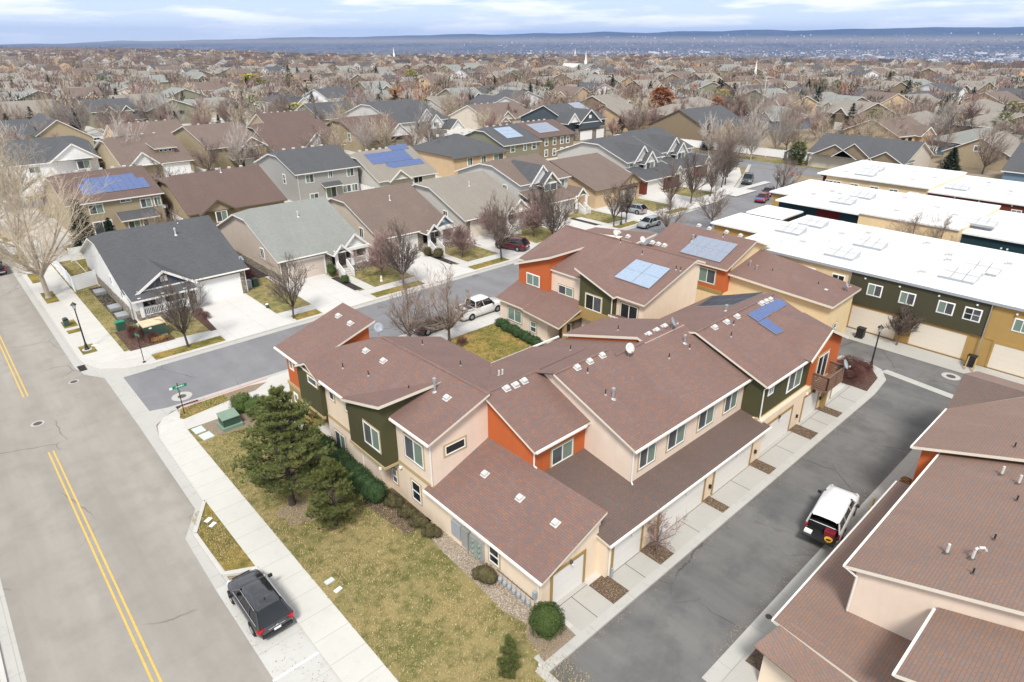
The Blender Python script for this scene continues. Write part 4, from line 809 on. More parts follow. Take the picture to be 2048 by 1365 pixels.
def townhouse_back():
    t=thing('townhouse_block','butter and orange town-house block with ten grey solar panels beside white roofs','townhouse',(60,30,0))
    def rf(polys,name='roof',th=.16,sh='sh_red'):
        mb=MB()
        for p in polys: mb.slab(p,th)
        return mb.build(name,[sh,'trimcream'],t,uv=True)
    P=lambda mb,n,m: mb.build(n,m,t)
    za=lambda x:5.6+.37*(x-57.1)
    P(MB().box(57.5,66,31.2,41,0,2.9),'lower_wall','wall_butter')
    P(MB().prism([(57.5,31.2,za(57.5)-.15),(58.6,31.2,za(58.6)-.15),(58.6,40.9,za(58.6)-.15),(57.5,40.9,za(57.5)-.15)],2.9),'upper_wall','orange')
    P(MB().prism([(58.6,31.2,za(58.6)-.15),(62.4,31.2,7.4),(65.6,31.2,6.3),(65.6,40.9,6.3),(62.4,40.9,7.4),(58.6,40.9,za(58.6)-.15)],2.9),'upper_wall','wall_butter')
    P(MB().box(57.42,57.6,31.2,41,2.75,3.1),'belt_trim','mustard')
    rf([[(57.1,30.8,5.6),(62.4,30.8,7.56),(62.4,41.2,7.56),(57.1,41.2,5.6)]]); rf([[(62.4,30.8,7.56),(66,30.8,6.3),(66,41.2,6.3),(62.4,41.2,7.56)]])
    rf([[(63,36,8.2),(68,36,6.8),(68,41,6.8),(63,41,6.9)]]) if False else None
    window(t,'X',57.5,32.2,34.1,3.6,5.1,glass=('g_green','g_screen'))
    # long lower wing
    P(MB().prism([(58.6,20.9,4.25),(63.8,20.9,4.35),(64.2,31.2,5.6),(58.6,31.2,4.7)],0),'lower_wall','wall_butter')
    rf([[(58.1,20.5,4.45),(64.3,20.5,4.7),(64.4,31.2,6.2),(58.1,31.2,4.95)]],th=.22)
    window(t,'Y',20.9,60.2,61.0,.9,2.0,'hung')
    pa=(5.6-.37*57.1,.37,0); solar_quad(t,pa,((1397,473),(1476,491),(1439,527),(1359,506)),5,2,'sol_grey')
    for px,py in ((1391,478),(1446,474)): x,y,z=hitp(px,py,pa); pipe(t,x,y,z)
    x,y,z=hitp(1385,482,pa); flue(t,x,y,z,.7)
    for px,py in ((1398,452),(1419,458),(1453,465),(1481,472)): x,y,z=hitp(px,py,pa); roofvent(t,x,y,z,pa)
    pb=(4.45-.045*58.1-.047*20.5,.045,.047)
    for x,y in ((60,28.5),(60.6,24.5),(61,22.5)): roofvent(t,x,y,pz(pb,x,y),pb)
    for x,y in ((61.5,27),(61.8,25)): roofvent(t,x,y,pz(pb,x,y)+.1,pb)
    flue(t,60.5,30.2,5.2,.8); flue(t,60.2,29.3,5.1,.7); pipe(t,61,28,5.2); pipe(t,61.5,23.5,4.9); dish(t,62.2,21.2,4.7,R(-80))
townhouse_back()
# ================================================================= flat-roofed rows
def flat_row():
    def vents(t,pts,z):
        for x,y in pts:
            o=MB().box(x-.25,x+.25,y-.25,y+.25,z,z+.3).box(x-.32,x+.32,y-.32,y+.32,z+.3,z+.42).build('roof_vent','pipewhite',t)
    def rack(t,x,y,z,n=3,m='sol_white'):
        """tilted array on the flat roof"""
        pl=(z+.15-.26*(x),.26,0)
        solar_panels(t,pl,(x,y),(1.15,0),(0,1.0),2,n,m,lift=.1)
        MB().prism([(x+.1,y+.1,z+.18),(x+2.2,y+.1,z+.72),(x+2.2,y+n-.1,z+.72),(x+.1,y+n-.1,z+.18)],z).build('panel_rack','galv',t)
    # row A
    t=thing('flat_roof_row_house','white flat-roofed row house with butter, grey olive and ochre walls over pale double garage doors','row house',(70,20,0),None)
    z=5.8
    MB().box(65.4,83,22,34.7,0,z).build('wall','wall_butter',t); MB().box(75.8,83,34.72,43.6,0,4.5).build('wall','ochre',t); MB().box(65.3,83,10.2,22,2.7,z).build('wall','olive2',t); MB().box(65.5,83,10.2,22,0,2.7).build('wall','ochre',t); MB().box(65.4,83,-14,10.2,0,z).build('wall','ochre',t)
    MB().box(65.15,83.3,-14,34.9,z,z+.2).build('roof','flatroof',t); MB().box(75.4,83.0,34.92,44,4.5,4.7).build('roof','flatroof',t); MB().box(83,88.8,37.9,43.2,4.8,5.0).build('roof','flatroof',t); MB().box(83.3,88.4,38.3,42.8,0,4.8).build('wall','olive2',t)
    MB().box(65.1,65.16,-14,34.9,z-.02,z+.22).build('roof_edge','greymetal',t)
    MB().box(65.34,65.5,10.2,22,2.66,2.8).box(65.36,65.5,-14,10,2.6,2.72).build('belt_trim','ochre',t)
    for a,b in ((17.0,21.3),(11.3,15.7),(4.6,9.2),(-1.5,3),(-8,-3.5),(24,28)): garage(t,'X',65.4 if not 10<a<22 else 65.5,a,b,.1,2.3,mat='gar_cream',trim='ochre')
    for a,g in ((19.0,('g_green','g_screen')),(16.1,('g_green','g_screen')),(12.9,('g_green','g_screen')),(10.9-.1,('g_dark','g_screen'))): window(t,'X',65.3,a,a+1.25,3.9,5.0,'grid' if a<12 else 'slide',g,trim='white',tw=.05)
    for a in (22.6,25.6,29): window(t,'X',65.4,a,a+1.2,3.7 if a>25 else 4.0,5.1,'grid',('g_dark','g_dark'),trim='white',tw=.05)
    window(t,'X',65.4,7.2,8.4,3.9,5.0,'slide',('g_green','g_green'),trim='white',tw=.05); window(t,'X',65.4,1,2.2,3.9,5.0,'slide',('g_green','g_green'),trim='white',tw=.05)
    for y in (20.6,17.5,14.2,11.2,8.3): MB().box(65.2,65.32,y,y+.14,5.35,5.47).build('wall_lamp','white',t)
    for x0,y0 in ((68.6,12.6),(72.6,11.8),(67.6,23.0),(73.4,22.4),(72.6,31.0),(77.5,30.6),(69,-1),(73,-2)): rack(t,x0,y0,z+.2,3)
    vents(t,((72,13),(75,16.5),(69,17),(77,28),(70.5,29.5),(79.5,26),(78,12),(80,20),(77,17),(79,8),(76,3)),z+.2)
    for x,y in ((69.5,15),(72.5,27.5),(76,24),(68.5,31),(75,9)): pipe(t,x,y,z+.2,.45,.04,'greymetal')
    downspout(t,[(65.2,10.2,5.8),(65.2,10.2,.2)],'galv'); downspout(t,[(65.2,22,5.8),(65.2,22,.2)],'galv')
    # row B
    t=thing('flat_roof_row_house','white flat-roofed row house with teal, maroon and butter walls, standing behind the nearest flat roof','row house',(95,20,0),None)
    MB().box(90.2,107,31,42.2,0,z-.2).build('wall','teal',t); MB().box(91.3,107,15.2,19.5,0,z-.6).build('wall','teal',t); MB().box(89.7,107,19.5,31,0,z).build('wall','wall_butter',t); MB().box(90.1,90.19,33.6,36.6,0,z-.3).build('wall','maroon',t); MB().box(91.2,107,-6,12,0,z-.5).build('wall','maroon',t); MB().box(91.3,107,12,15.2,0,z-.6).build('wall','teal',t); MB().box(98,111,42.6,47,0,4.8).build('wall','ochre',t)
    MB().box(89.4,107.3,31,42.4,z-.2,z).box(89.5,107.3,19.5,31,z,z+.2).box(91,107.3,-8,19.5,z-.6,z-.4).box(97.6,111.5,42.42,47.5,4.8,5.0).box(88,90.2,39,42.6,3.2,3.35).box(88.6,89.7,26.8,29.2,3.6,3.7).box(88.9,89.7,20,21.8,3.0,3.1).build('roof','flatroof',t)
    for a,b,z0,z1 in ((27.2,28.9,2.2,3.5),(23.9,25,2.4,3.4),(22.2,23.2,2.1,3.3),(20,21.8,1.2,2.9)): window(t,'X',89.7,a,b,z0,z1,'slide',('g_dark','g_green'),trim='tan',tw=.07)
    for y in (32,13.8): window(t,'X',90.2 if y>20 else 91.3,y,y+2.4,1.0,3.3,'slide',('g_screen','g_screen'),trim='white',name='patio_door',tw=.16)
    for y in (32.8,33.1,14.6,15.2): MB().box(90.0 if y>20 else 91.1,90.2 if y>20 else 91.3,y,y+.16,4.2,4.36).build('wall_lamp','white',t)
    for x0,y0 in ((93,33.5),(98.5,33),(93.5,17),(97,9)): rack(t,x0,y0,z,3,'sol_white')
    vents(t,((96,40),(99,37.5),(94,28),(100,25),(97,22),(96,13),(101,14),(100,39),(103,30)),z)
    # row C
    t=thing('flat_roof_row_house','white flat-roofed row house with butter and brick red walls, farthest of the flat roofs','row house',(118,20,0),None)
    MB().box(113,131,30,45.5,0,z).build('wall','wall_butter',t); MB().box(113,131,13,30,0,z-.5).build('wall','brick',t); MB().box(113,131,-6,13,0,z-.5).build('wall','ochre',t); MB().box(113.4,114,45.5,46.2,0,z).box(113.3,116,45.5,46.6,z-.3,z).build('wall','maroon',t)
    MB().box(112.6,131.5,30,47,z,z+.2).box(112.7,131.5,-6,30,z-.5,z-.3).build('roof','flatroof',t)
    for a in (31.3,34.2,37.1,40.2,43.0,44.3): window(t,'X',113,a,a+1.25,3.9,5.0,'slide',('g_screen','g_dark') if a<38 else ('g_green','g_screen'),trim='white',tw=.04)
    for a in (14.5,18,21.6,25.2,28): window(t,'X',113,a,a+1.2,3.5,4.6,'slide',('g_green','g_green'),trim='white',tw=.04)
    for y in (15.8,19.2,23.2,26.3): MB().box(112.9,113,y,y+.18,5.0,5.18).build('wall_lamp','white',t)
    for x0,y0 in ((115,39),(116.5,26),(117,13.5),(121,40)): rack(t,x0,y0,z+.2 if y0>29 else z-.3,3,'sol_white')
    vents(t,((118,34),(122,32),(119,21),(123,18),(117,44),(124,25),(125,36)),z)
flat_row()
SECT=lambda px:('at the extreme left edge','on the far left','on the left','left of centre','just left of centre','just right of centre','right of centre','on the right','on the far right','at the extreme right edge')[min(9,max(0,int(px/204.8)))]
BAND=lambda rr:('in the nearest far rows' if rr<230 else 'in the middle distance' if rr<300 else 'in the farther middle distance' if rr<380 else 'in the far distance' if rr<520 else 'near the horizon')
# ================================================================= DETACHED HOUSES
def rsl(mb,pts,th=.16): mb.slab(pts,th)
def main_roof(t,x0,x1,y0,y1,ze,zr,sh,axis='x',cl=0,cr=0,ov=.45,edge='trim',name='roof',vents=0,zoff=0):
    """gable / clipped gable / hip roof; cl,cr = plan length of the clip at the low / high end"""
    if axis=='y': sw=lambda p:(p[1],p[0],p[2]); a0,a1,b0,b1=y0,y1,x0,x1
    else: sw=lambda p:p; a0,a1,b0,b1=x0,x1,y0,y1
    ym=(b0+b1)/2; k=(zr-ze)/((b1-b0)/2); zl=ze-k*ov*.0; A0,A1,B0,B1=a0-ov,a1+ov,b0-ov,b1+ov; e=ze-k*ov
    mb=MB()
    def zc(c): # height where the clip starts; clip slope as the main slope
        return max(e,zr-k*c*1.15)
    hl,hr=zc(cl),zc(cr); yl=(hl-e)/k; yr=(hr-e)/k
    f=[(A0,B0,e),(A1,B0,e)]
    if cr: 
        if hr>e: f.append((A1,B0+yr,hr))
        f.append((A1-cr,ym,zr))
    else: f.append((A1,ym,zr))
    if cl:
        f.append((A0+cl,ym,zr)); 
        if hl>e: f.append((A0,B0+yl,hl))
    else: f.append((A0,ym,zr))
    g=[(p[0],2*ym-p[1],p[2]) for p in f][::-1]
    P=[f,g]
    if cl: P.append([(A0,B0+yl,hl),(A0+cl,ym,zr),(A0,B1-yl,hl)])
    if cr: P.append([(A1,B1-yr,hr),(A1-cr,ym,zr),(A1,B0+yr,hr)])
    for p in P:
        p=[sw(q) for q in p]
        if axis=='y': p=p[::-1]
        mb.slab(p,.17)
    o=mb.build(name,[sh,edge],t,uv=True)
    for i in range(vents):
        a=a0+(a1-a0)*(i+1.2)/(vents+1.4); q=sw((a,ym+.5,zr-.05)); MB().box(q[0]-.22,q[0]+.22,q[1]-.22,q[1]+.22,q[2]-.25,q[2]+.22).build('roof_vent','pipewhite',t)
    # end walls follow the roof
    def prof(a,h,y):
        pts=[(a,b0,ze),]
        return pts
    return k,e,ym
def walls(t,x0,x1,y0,y1,ze,zr,m,axis='x',cl=0,cr=0,ends=None,endm=None,z0=0):
    if axis=='y': sw=lambda p:(p[1],p[0],p[2]); a0,a1,b0,b1=y0,y1,x0,x1
    else: sw=lambda p:p; a0,a1,b0,b1=x0,x1,y0,y1
    ym=(b0+b1)/2; k=(zr-ze)/((b1-b0)/2); d=.12
    def end(a,c,s):
        h=max(ze,zr-k*c*1.15)-d if c else None
        if c and h<=ze: return [(a,b0,ze),(a,b1,ze)]
        if c:
            yy=(h+d-ze)/k; return [(a,b0,ze-d),(a,b0+yy,h-.05),(a,b1-yy,h-.05),(a,b1,ze-d)]
        return [(a,b0,ze-d),(a,ym,zr-d-.05),(a,b1,ze-d)]
    L=end(a0,cl,0); Rr=end(a1,cr,1); 
    pts=L[::-1]+Rr      # around
    pts=[sw(p) for p in pts]
    if axis=='y': pts=pts[::-1]
    return MB().prism(pts,z0,cap=False).build('wall',m,t)
def gable(t,xc,wd,ze,rise,yf,depth,sh,wm,ov=.35,trim='trim',z0=None,window_=None,edge='trim',name='front_gable'):
    """a gable facing -Y: wall triangle, two roof sheets running back, white rake boards"""
    h=wd/2; zr=ze+rise; k=rise/h
    o=MB().prism([(xc-h,yf,ze),(xc,yf,zr-.1),(xc+h,yf,ze),(xc+h,yf+.2,ze),(xc,yf+.2,zr-.1),(xc-h,yf+.2,ze)][::-1],ze-.05 if z0 is None else z0).build(name,wm,t)
    mb=MB(); e=ze-k*ov
    mb.slab([(xc-h-ov,yf-ov,e),(xc,yf-ov,zr),(xc,yf+depth,zr),(xc-h-ov,yf+depth,e)],.13).slab([(xc,yf-ov,zr),(xc+h+ov,yf-ov,e),(xc+h+ov,yf+depth,e),(xc,yf+depth,zr)],.13)
    mb.build('gable_roof',[sh,edge],o,uv=True)
    mb=MB()
    for s in (-1,1):
        a=Vector((xc+s*(h+ov),yf-ov-.02,e-.09)); b=Vector((xc,yf-ov-.02,zr-.09)); mb.rbox((a+b)/2,((b-a).length,.06,.24),0 if s<0 else math.pi,ry=-math.atan2(b.z-a.z,abs(b.x-a.x)))
    mb.box(xc-h-.05,xc+h+.05,yf-.07,yf,ze-.14,ze+.04); mb.build('rake_board',trim,o)
    if window_:
        q=window_; MB().box(xc-q,xc+q,yf-.05,yf,ze+rise*.3,ze+rise*.3+q*1.7).build('gable_vent',trim,o)
    return o
def porch(t,x0,x1,yf,yb,zt,floor=.9,stairs=None,cols=3,m='white',rail=True):
    MB().box(x0,x1,yf,yb,.1,floor).build('porch_base','w_stone',t)
    n=cols
    for i in range(n):
        x=x0+.2+(x1-x0-.4)*i/(n-1); MB().box(x-.15,x+.15,yf+.05,yf+.35,floor,zt).build('porch_column',m,t)
    if rail:
        mb=MB(); a=x0+.4 if not stairs else stairs[1]; mb.box(a,x1-.4,yf+.15,yf+.22,floor+.85,floor+.93).box(a,x1-.4,yf+.15,yf+.2,floor+.1,floor+.16)
        x=a
        while x<x1-.4: mb.box(x,x+.05,yf+.16,yf+.2,floor+.12,floor+.88); x+=.16
        mb.build('railing',m,t)
    if stairs:
        mb=MB(); k=5
        for i in range(k): mb.box(stairs[0],stairs[1],yf-.32*(i+1),yf-.32*i,0.1,floor-floor/k*(i+.5))
        mb.build('stairs','conc',t)
        mb=MB()
        for x in (stairs[0],stairs[1]):
            for i in range(9):
                f=i/8; y=yf-1.6*f; z=floor*(1-f)+.12; mb.box(x-.03,x+.03,y-.03,y+.03,z-.1,z+.85)
            a=Vector((x,yf,floor+.95)); b=Vector((x,yf-1.65,1.0)); mb.tube(a,b,.055,n=4)
        mb.build('stair_railing',m,t)
def solar_on(t,x0,y0,nx,ny,pl,mat='sol_blue',skip=()): solar_panels(t,pl,(x0,y0),(1.0,0),(0,1.6),nx,ny,mat,skip=skip)
def mainplane(y0,ze,zr,y1): k=(zr-ze)/((y1-y0)/2); return (ze-k*y0,0,k)
def bin_(x,y,rz=0,lab=None,m='greymetal'):
    t=thing('wheelie_bin',lab,'bin',(x,y,0)); mb=MB(); mb.prism([(x-.28,y-.33,1.0),(x+.28,y-.33,1.0),(x+.28,y+.33,1.05),(x-.28,y+.33,1.05)],.15).build('bin_body',m,t); MB().rbox((x,y,1.07),(.62,.72,.07)).build('lid',m,t)
    MB().tube((x-.3,y+.3,.12),(x-.2,y+.3,.12),.1,n=8,caps=True).tube((x+.2,y+.3,.12),(x+.3,y+.3,.12),.1,n=8,caps=True).build('wheel','black',t)
def H(x0,x1,y0,y1,ze,zr,sh,wm,lab,cl=0,cr=0,axis='x',vents=0,group=None,edge='trim',name='house'):
    t=thing(name,lab,'house',((x0+x1)/2,(y0+y1)/2,0),group)
    walls(t,x0,x1,y0,y1,ze,zr,wm,axis,cl,cr); main_roof(t,x0,x1,y0,y1,ze,zr,sh,axis,cl,cr,vents=vents,edge=edge); return t
def bungalow(x0,sh,wm,gm,garm,lab,w=11,zr=7.2,stone=True,gw=4.6,px=(6.2,10.8),small=True,cl=1.6):
    t=H(x0,x0+w,72.2,92,3.15,zr,sh,wm,lab,cl=cl,cr=0.01)
    MB().box(x0+.03,x0+w-.03,72.08,72.2,0,3.05).build('stone_facing','w_stone',t); MB().box(x0-.1,x0,72.2,91.8,0,1.1).build('stone_base','w_stone',t)
    garage(t,'Y',72.08,x0+.9,x0+.9+gw,.13,2.25,mat=garm,trim='trim')
    gutter(t,(x0-.4,71.6,2.93),(x0+px[0],71.6,2.93)); downspout(t,[(x0-.05,72.1,2.9),(x0-.05,72.1,.2)])
    a,b=x0+px[0],x0+px[1]
    porch(t,a,b,70.2,72.3,3.05,floor=1.0,stairs=(a+.15,a+1.4))
    gable(t,(a+b)/2+.6,b-a-1.2,3.35,1.55,70.6,4.5,sh,gm,window_=.22)
    if small: gable(t,a+.75,1.9,3.1,.95,70.1,2.2,sh,gm,ov=.25)
    MB().box(a-.1,b+.1,70.1,70.4,2.95,3.3).build('porch_beam','trim',t)
    window(t,'Y',72.08,b-2.3,b-.8,1.5,2.7,'slide',('g_dark','g_screen'),trim='white',tw=.05); MB().box(a+.4,a+1.3,72.02,72.1,1.1,2.9).build('entry_door','dark',t)
    window(t,'X',x0,76.5,77.5,2.1,3.4,'slide',('g_dark','g_screen'),trim='white',tw=.06)
    pl=mainplane(72.2,3.15,zr,92); y=79; flue(t,x0+w*.55,y,pz(pl,0,y),.7,'pipewhite'); 
    return t
def street_row():
    # 1: corner house
    t=H(12.6,24.5,72.2,91.8,3.25,7.25,'sh_dark','w_white','corner house with charcoal roof, white siding, navy porch gable and stone base',cl=1.5,cr=.01)
    MB().box(12.5,12.6,72.2,91.6,0,1.25).build('stone_base','w_stone',t); MB().box(17.6,24.47,72.08,72.2,0,3.1).build('stone_facing','w_stone',t)
    garage(t,'Y',72.08,19.1,23.8,.13,2.3,mat='gar_bright',trim='trim')
    gutter(t,(18.8,71.65,3.0),(25,71.65,3.0)); downspout(t,[(24.55,72.1,3),(24.55,72.1,.2)]); downspout(t,[(12.5,72.1,3),(12.5,72.1,.2)])
    porch(t,12.9,17.7,69.9,72.3,3.0,floor=.95,stairs=None,cols=3); gable(t,16.0,5.4,3.3,1.75,71.2,6.5,'sh_dark','w_navy',window_=.33)
    mb=MB().slab([(12.3,69.6,2.9),(18.6,69.6,2.9),(18.6,72.6,3.5),(12.3,72.6,3.5)],.2); mb.build('porch_roof',['sh_dark','trim'],t,uv=True)
    for a in (13.7,15.5): window(t,'Y',72.2,a,a+1.3,1.2,2.6,'hung',('g_dark','g_dark'),trim='white',tw=.05)
    MB().box(17.7,18.4,70.4,71.9,.1,.9).build('front_steps','w_stone',t)
    for y,z in ((74.6,1.7),(78.5,2.2),(81.3,4.9)): window(t,'X',12.6,y,y+.8,z,z+1.0,'one',('g_dark','g_dark'),trim='white',tw=.06)
    for y in (74,77,83.5): MB().rbox((11.9,y,.28),(1.1,1.5,.3)).build('window_well','galv',t)
    pl=mainplane(72.2,3.25,7.25,91.8); flue(t,20.2,79.5,pz(pl,0,79.5),.8,'pipewhite'); pipe(t,21.2,81.5,pz(pl,0,81.5),.3); dish(t,24.9,73.6,3.1,R(-60))
    bungalow(28.8,'sh_grey','w_taupe','w_white','gar_pink','bungalow with light grey green roof, taupe walls and white porch gable')
    bungalow(42.6,'sh_brown','w_beige','w_blue','gar_white','bungalow with mid brown roof, beige walls and slate blue porch gable')
    bungalow(56.8,'sh_taupe','w_lgrey','w_beige','gar_cream','bungalow with taupe roof, pale grey wall and beige gable behind bare trees',w=11.4)
    # 5: two storeys, olive dormer
    t=H(71,82,75.8,92,5.6,8.2,'sh_brown','w_lgrey','two-storey house with brown roof, pale siding and olive dormer gable facing the street',cl=1.4,cr=.01)
    MB().box(71,79.6,72,75.8,0,2.9).build('wall','w_lgrey',t); MB().slab([(70.6,71.5,2.85),(80,71.5,2.85),(80,75.9,4.4),(70.6,75.9,4.4)],.17).build('porch_roof',['sh_brown','trim'],t,uv=True)
    gable(t,75.4,5.0,5.5,2.6,75.5,7,'sh_dark','w_white'); gable(t,76.6,3.6,5.3,1.7,74.6,4,'sh_dark','w_olive',z0=4.0,window_=.22); window(t,'Y',74.58,75.2,78.0,3.95,5.1,'slide',('g_green','g_screen'),trim='white')
    window(t,'Y',75.8,79.6,81.2,3.9,5.1,'slide',('g_screen','g_green'),trim='white',tw=.06); window(t,'X',71,79,80,3.4,4.9,'slide',trim='white',tw=.06)
    gable(t,81.2,2.4,3.0,1.2,71.8,3,'sh_brown','w_olive',ov=.3); garage(t,'Y',72,71.8,76.4,.13,2.2,mat='gar_cream',trim='trim'); porch(t,79.6,82.4,71.4,75.8,3.0,stairs=(80.2,81.4),cols=2,rail=False)
    # 6
    t=H(84.5,96.5,71.5,93,3.4,7.0,'sh_brown','w_tan','wide brown roofed house with tan walls behind a row of bare street trees',cl=.01,cr=.01,edge='w_dkbrown')
    garage(t,'Y',71.5,91,95.5,.13,2.2,mat='gar_cream',trim='w_dkbrown'); gable(t,93.2,7,3.2,2.0,71.0,7,'sh_brown','w_tan',edge='w_dkbrown',trim='w_dkbrown')
    # 7, 8 : tall grey
    for x0,y0,lab in ((99.5,77,'tall grey house with charcoal roof and two white trimmed gables, nearer of the pair'),(113.5,79.5,'tall grey house with charcoal roof and two white trimmed gables, farther of the pair')):
        t=H(x0,x0+11,y0,y0+18,5.7,8.9,'sh_dark','w_lgrey',lab,cl=1.8,cr=.01)
        gable(t,x0+4.2,5.0,5.6,2.6,y0-.3,7,'sh_dark','w_lgrey'); gable(t,x0+5.6,3.4,5.3,1.9,y0-1.2,4,'sh_dark','w_lgrey',z0=3.8,window_=.2); window(t,'Y',y0-1.22,x0+4.4,x0+6.8,3.9,5.1,'slide',('g_screen','g_green'),trim='white')
        window(t,'Y',y0,x0+.8,x0+1.9,3.9,5.1,'hung',trim='white'); window(t,'Y',y0,x0+8,x0+9.4,3.9,5.1,'hung',trim='white')
        MB().box(x0,x0+11,y0-4.5,y0,0,2.9).build('wall','brick',t); MB().slab([(x0-.4,y0-5,2.8),(x0+11.4,y0-5,2.8),(x0+11.4,y0+.1,4.4),(x0-.4,y0+.1,4.4)],.17).build('porch_roof',['sh_dark','trim'],t,uv=True)
        gable(t,x0+9.4,3,3.0,1.5,y0-5.2,3.5,'sh_dark','w_lgrey',ov=.3); garage(t,'Y',y0-4.5,x0+1,x0+5.6,.13,2.2,mat='gar_white',trim='trim')
street_row()
def back_row():
    t=H(14.8,27,109.5,127.5,5.5,8.3,'sh_umber','w_khaki','two-storey khaki house seen from behind with a wide blue solar array',cl=1.5,cr=.01,vents=6)
    solar_on(t,17.3,111.2,9,3,mainplane(109.5,5.5,8.3,127.5),skip=((0,2),(8,2)))
    for a,b,c,d in ((17.2,19,3.6,4.9),(21.4,22.8,4.7,5.1),(24,25.5,3.5,4.8),(25.9,27.3-.5,3.5,4.8)): window(t,'Y',109.5,a,b,c,d,trim='white',tw=.06,glass=('g_screen','g_green'))
    window(t,'Y',109.5,17.2,19.6,.5,2.4,trim='white',name='patio_door',glass=('g_screen','g_dark'))
    MB().box(20.9,25.2,107.6,109.5,0,2.5).build('bay_wall','w_khaki',t); MB().slab([(20.4,107.1,2.5),(25.7,107.1,2.5),(25.7,109.6,3.4),(20.4,109.6,3.4)],.16).build('bay_roof',['sh_dark','trim'],t,uv=True)
    for a in (21.3,23.3): window(t,'Y',107.6,a,a+1.6,.9,2.2,trim='white',tw=.05,glass=('g_screen','g_green'))
    dish(t,27,109.3,2.6,R(-70))
    t=H(28.6,43.2,102.4,121,3.2,7.3,'sh_umber','w_khaki','broad house with plain dark umber roof and khaki walls, behind the grey green bungalow',cl=1.6,cr=.01,vents=6,edge='w_dkbrown')
    flue(t,37,111,7,.7,'pipewhite'); gable(t,32.5,5,3.1,1.7,101.6,5,'sh_umber','w_khaki',edge='w_dkbrown',trim='w_dkbrown'); window(t,'Y',101.58,32,33.6,1.4,3.0,trim='white')
    t=H(49,61,109.3,126,5.5,8.3,'sh_dark','w_grey','two-storey grey sided house with charcoal roof, its plain back facing the yards',cl=1.5,cr=.01,vents=5)
    for a,b,c,d in ((50.6,52.1,3.6,5.0),(55,55.8,4.0,5.1),(58.7,60.1,3.7,5.1),(51,52.6,.5,1.6),(57.6,59.2,.9,2.2),(59.4,60.6,.9,2.2)): window(t,'Y',109.3,a,b,c,d,trim='white',tw=.06,glass=('g_green','g_screen'))
    MB().slab([(53.3,107.9,2.7),(57,107.9,2.7),(57,109.4,3.3),(53.3,109.4,3.3)],.16).build('awning_roof',['sh_dark','trim'],t,uv=True); window(t,'Y',109.3,54.2,56.2,.4,2.4,trim='white',name='patio_door',glass=('g_green','g_screen')); window(t,'X',49,114,115,3,4.6,'hung',trim='white')
    downspout(t,[(49.1,109.2,5.4),(49.1,109.2,.2)])
    t=H(62,74.4,103.6,121,3.4,7.3,'sh_taupe','w_lgrey','house with taupe roof and stepped bright blue solar array',cl=1.5,cr=.01,vents=7)
    solar_on(t,63.6,108,9,2,mainplane(103.6,3.4,7.3,121),skip=()); solar_on(t,66,106.3,8,1,mainplane(103.6,3.4,7.3,121)); solar_on(t,70,111.3,4,1,mainplane(103.6,3.4,7.3,121))
    gable(t,66,4.2,3.3,1.6,102.9,5,'sh_taupe','w_lgrey'); window(t,'Y',103.6,69.4,71.4,1.8,3.0,trim='white',glass=('g_dark','g_dark'))
    t=H(82.5,96.8,108,125,4.6,7.9,'sh_dark','w_tan','house with large charcoal hipped roof and plain light tan walls',cl=7,cr=7,vents=5,edge='w_dkbrown')
    for a,b in ((86,87.3),(89.7,91),(93.2,96)): window(t,'Y',108,a,b,2.6,4.1,trim='white',glass=('g_green','g_screen'))
    t=H(98,109,110,126,5.4,8.3,'sh_dark','w_olive','sage house with charcoal roof carrying one pale blue solar array',cl=1.4,cr=.01,vents=4)
    solar_on(t,101,112.2,5,3,mainplane(110,5.4,8.3,126),'sol_pale')
    for a,b in ((100,101.2),(104,104.8),(106.6,107.9)): window(t,'Y',110,a,b,3.6,5.1,'hung',trim='white')
    t=H(112.4,124.4,113.4,129,5.4,8.0,'sh_umber','w_brown','tall brown house with brown roof carrying a grey solar array',vents=5,edge='w_dkbrown')
    solar_on(t,114,115,7,3,mainplane(113.4,5.4,8,129),'sol_grey')
    for a in (114.2,117,119.6,121.7): window(t,'Y',113.4,a,a+1,3.2,4.8,'hung',trim='white'); window(t,'Y',113.4,a,a+1,.7,2.2,'hung',trim='white')
back_row()
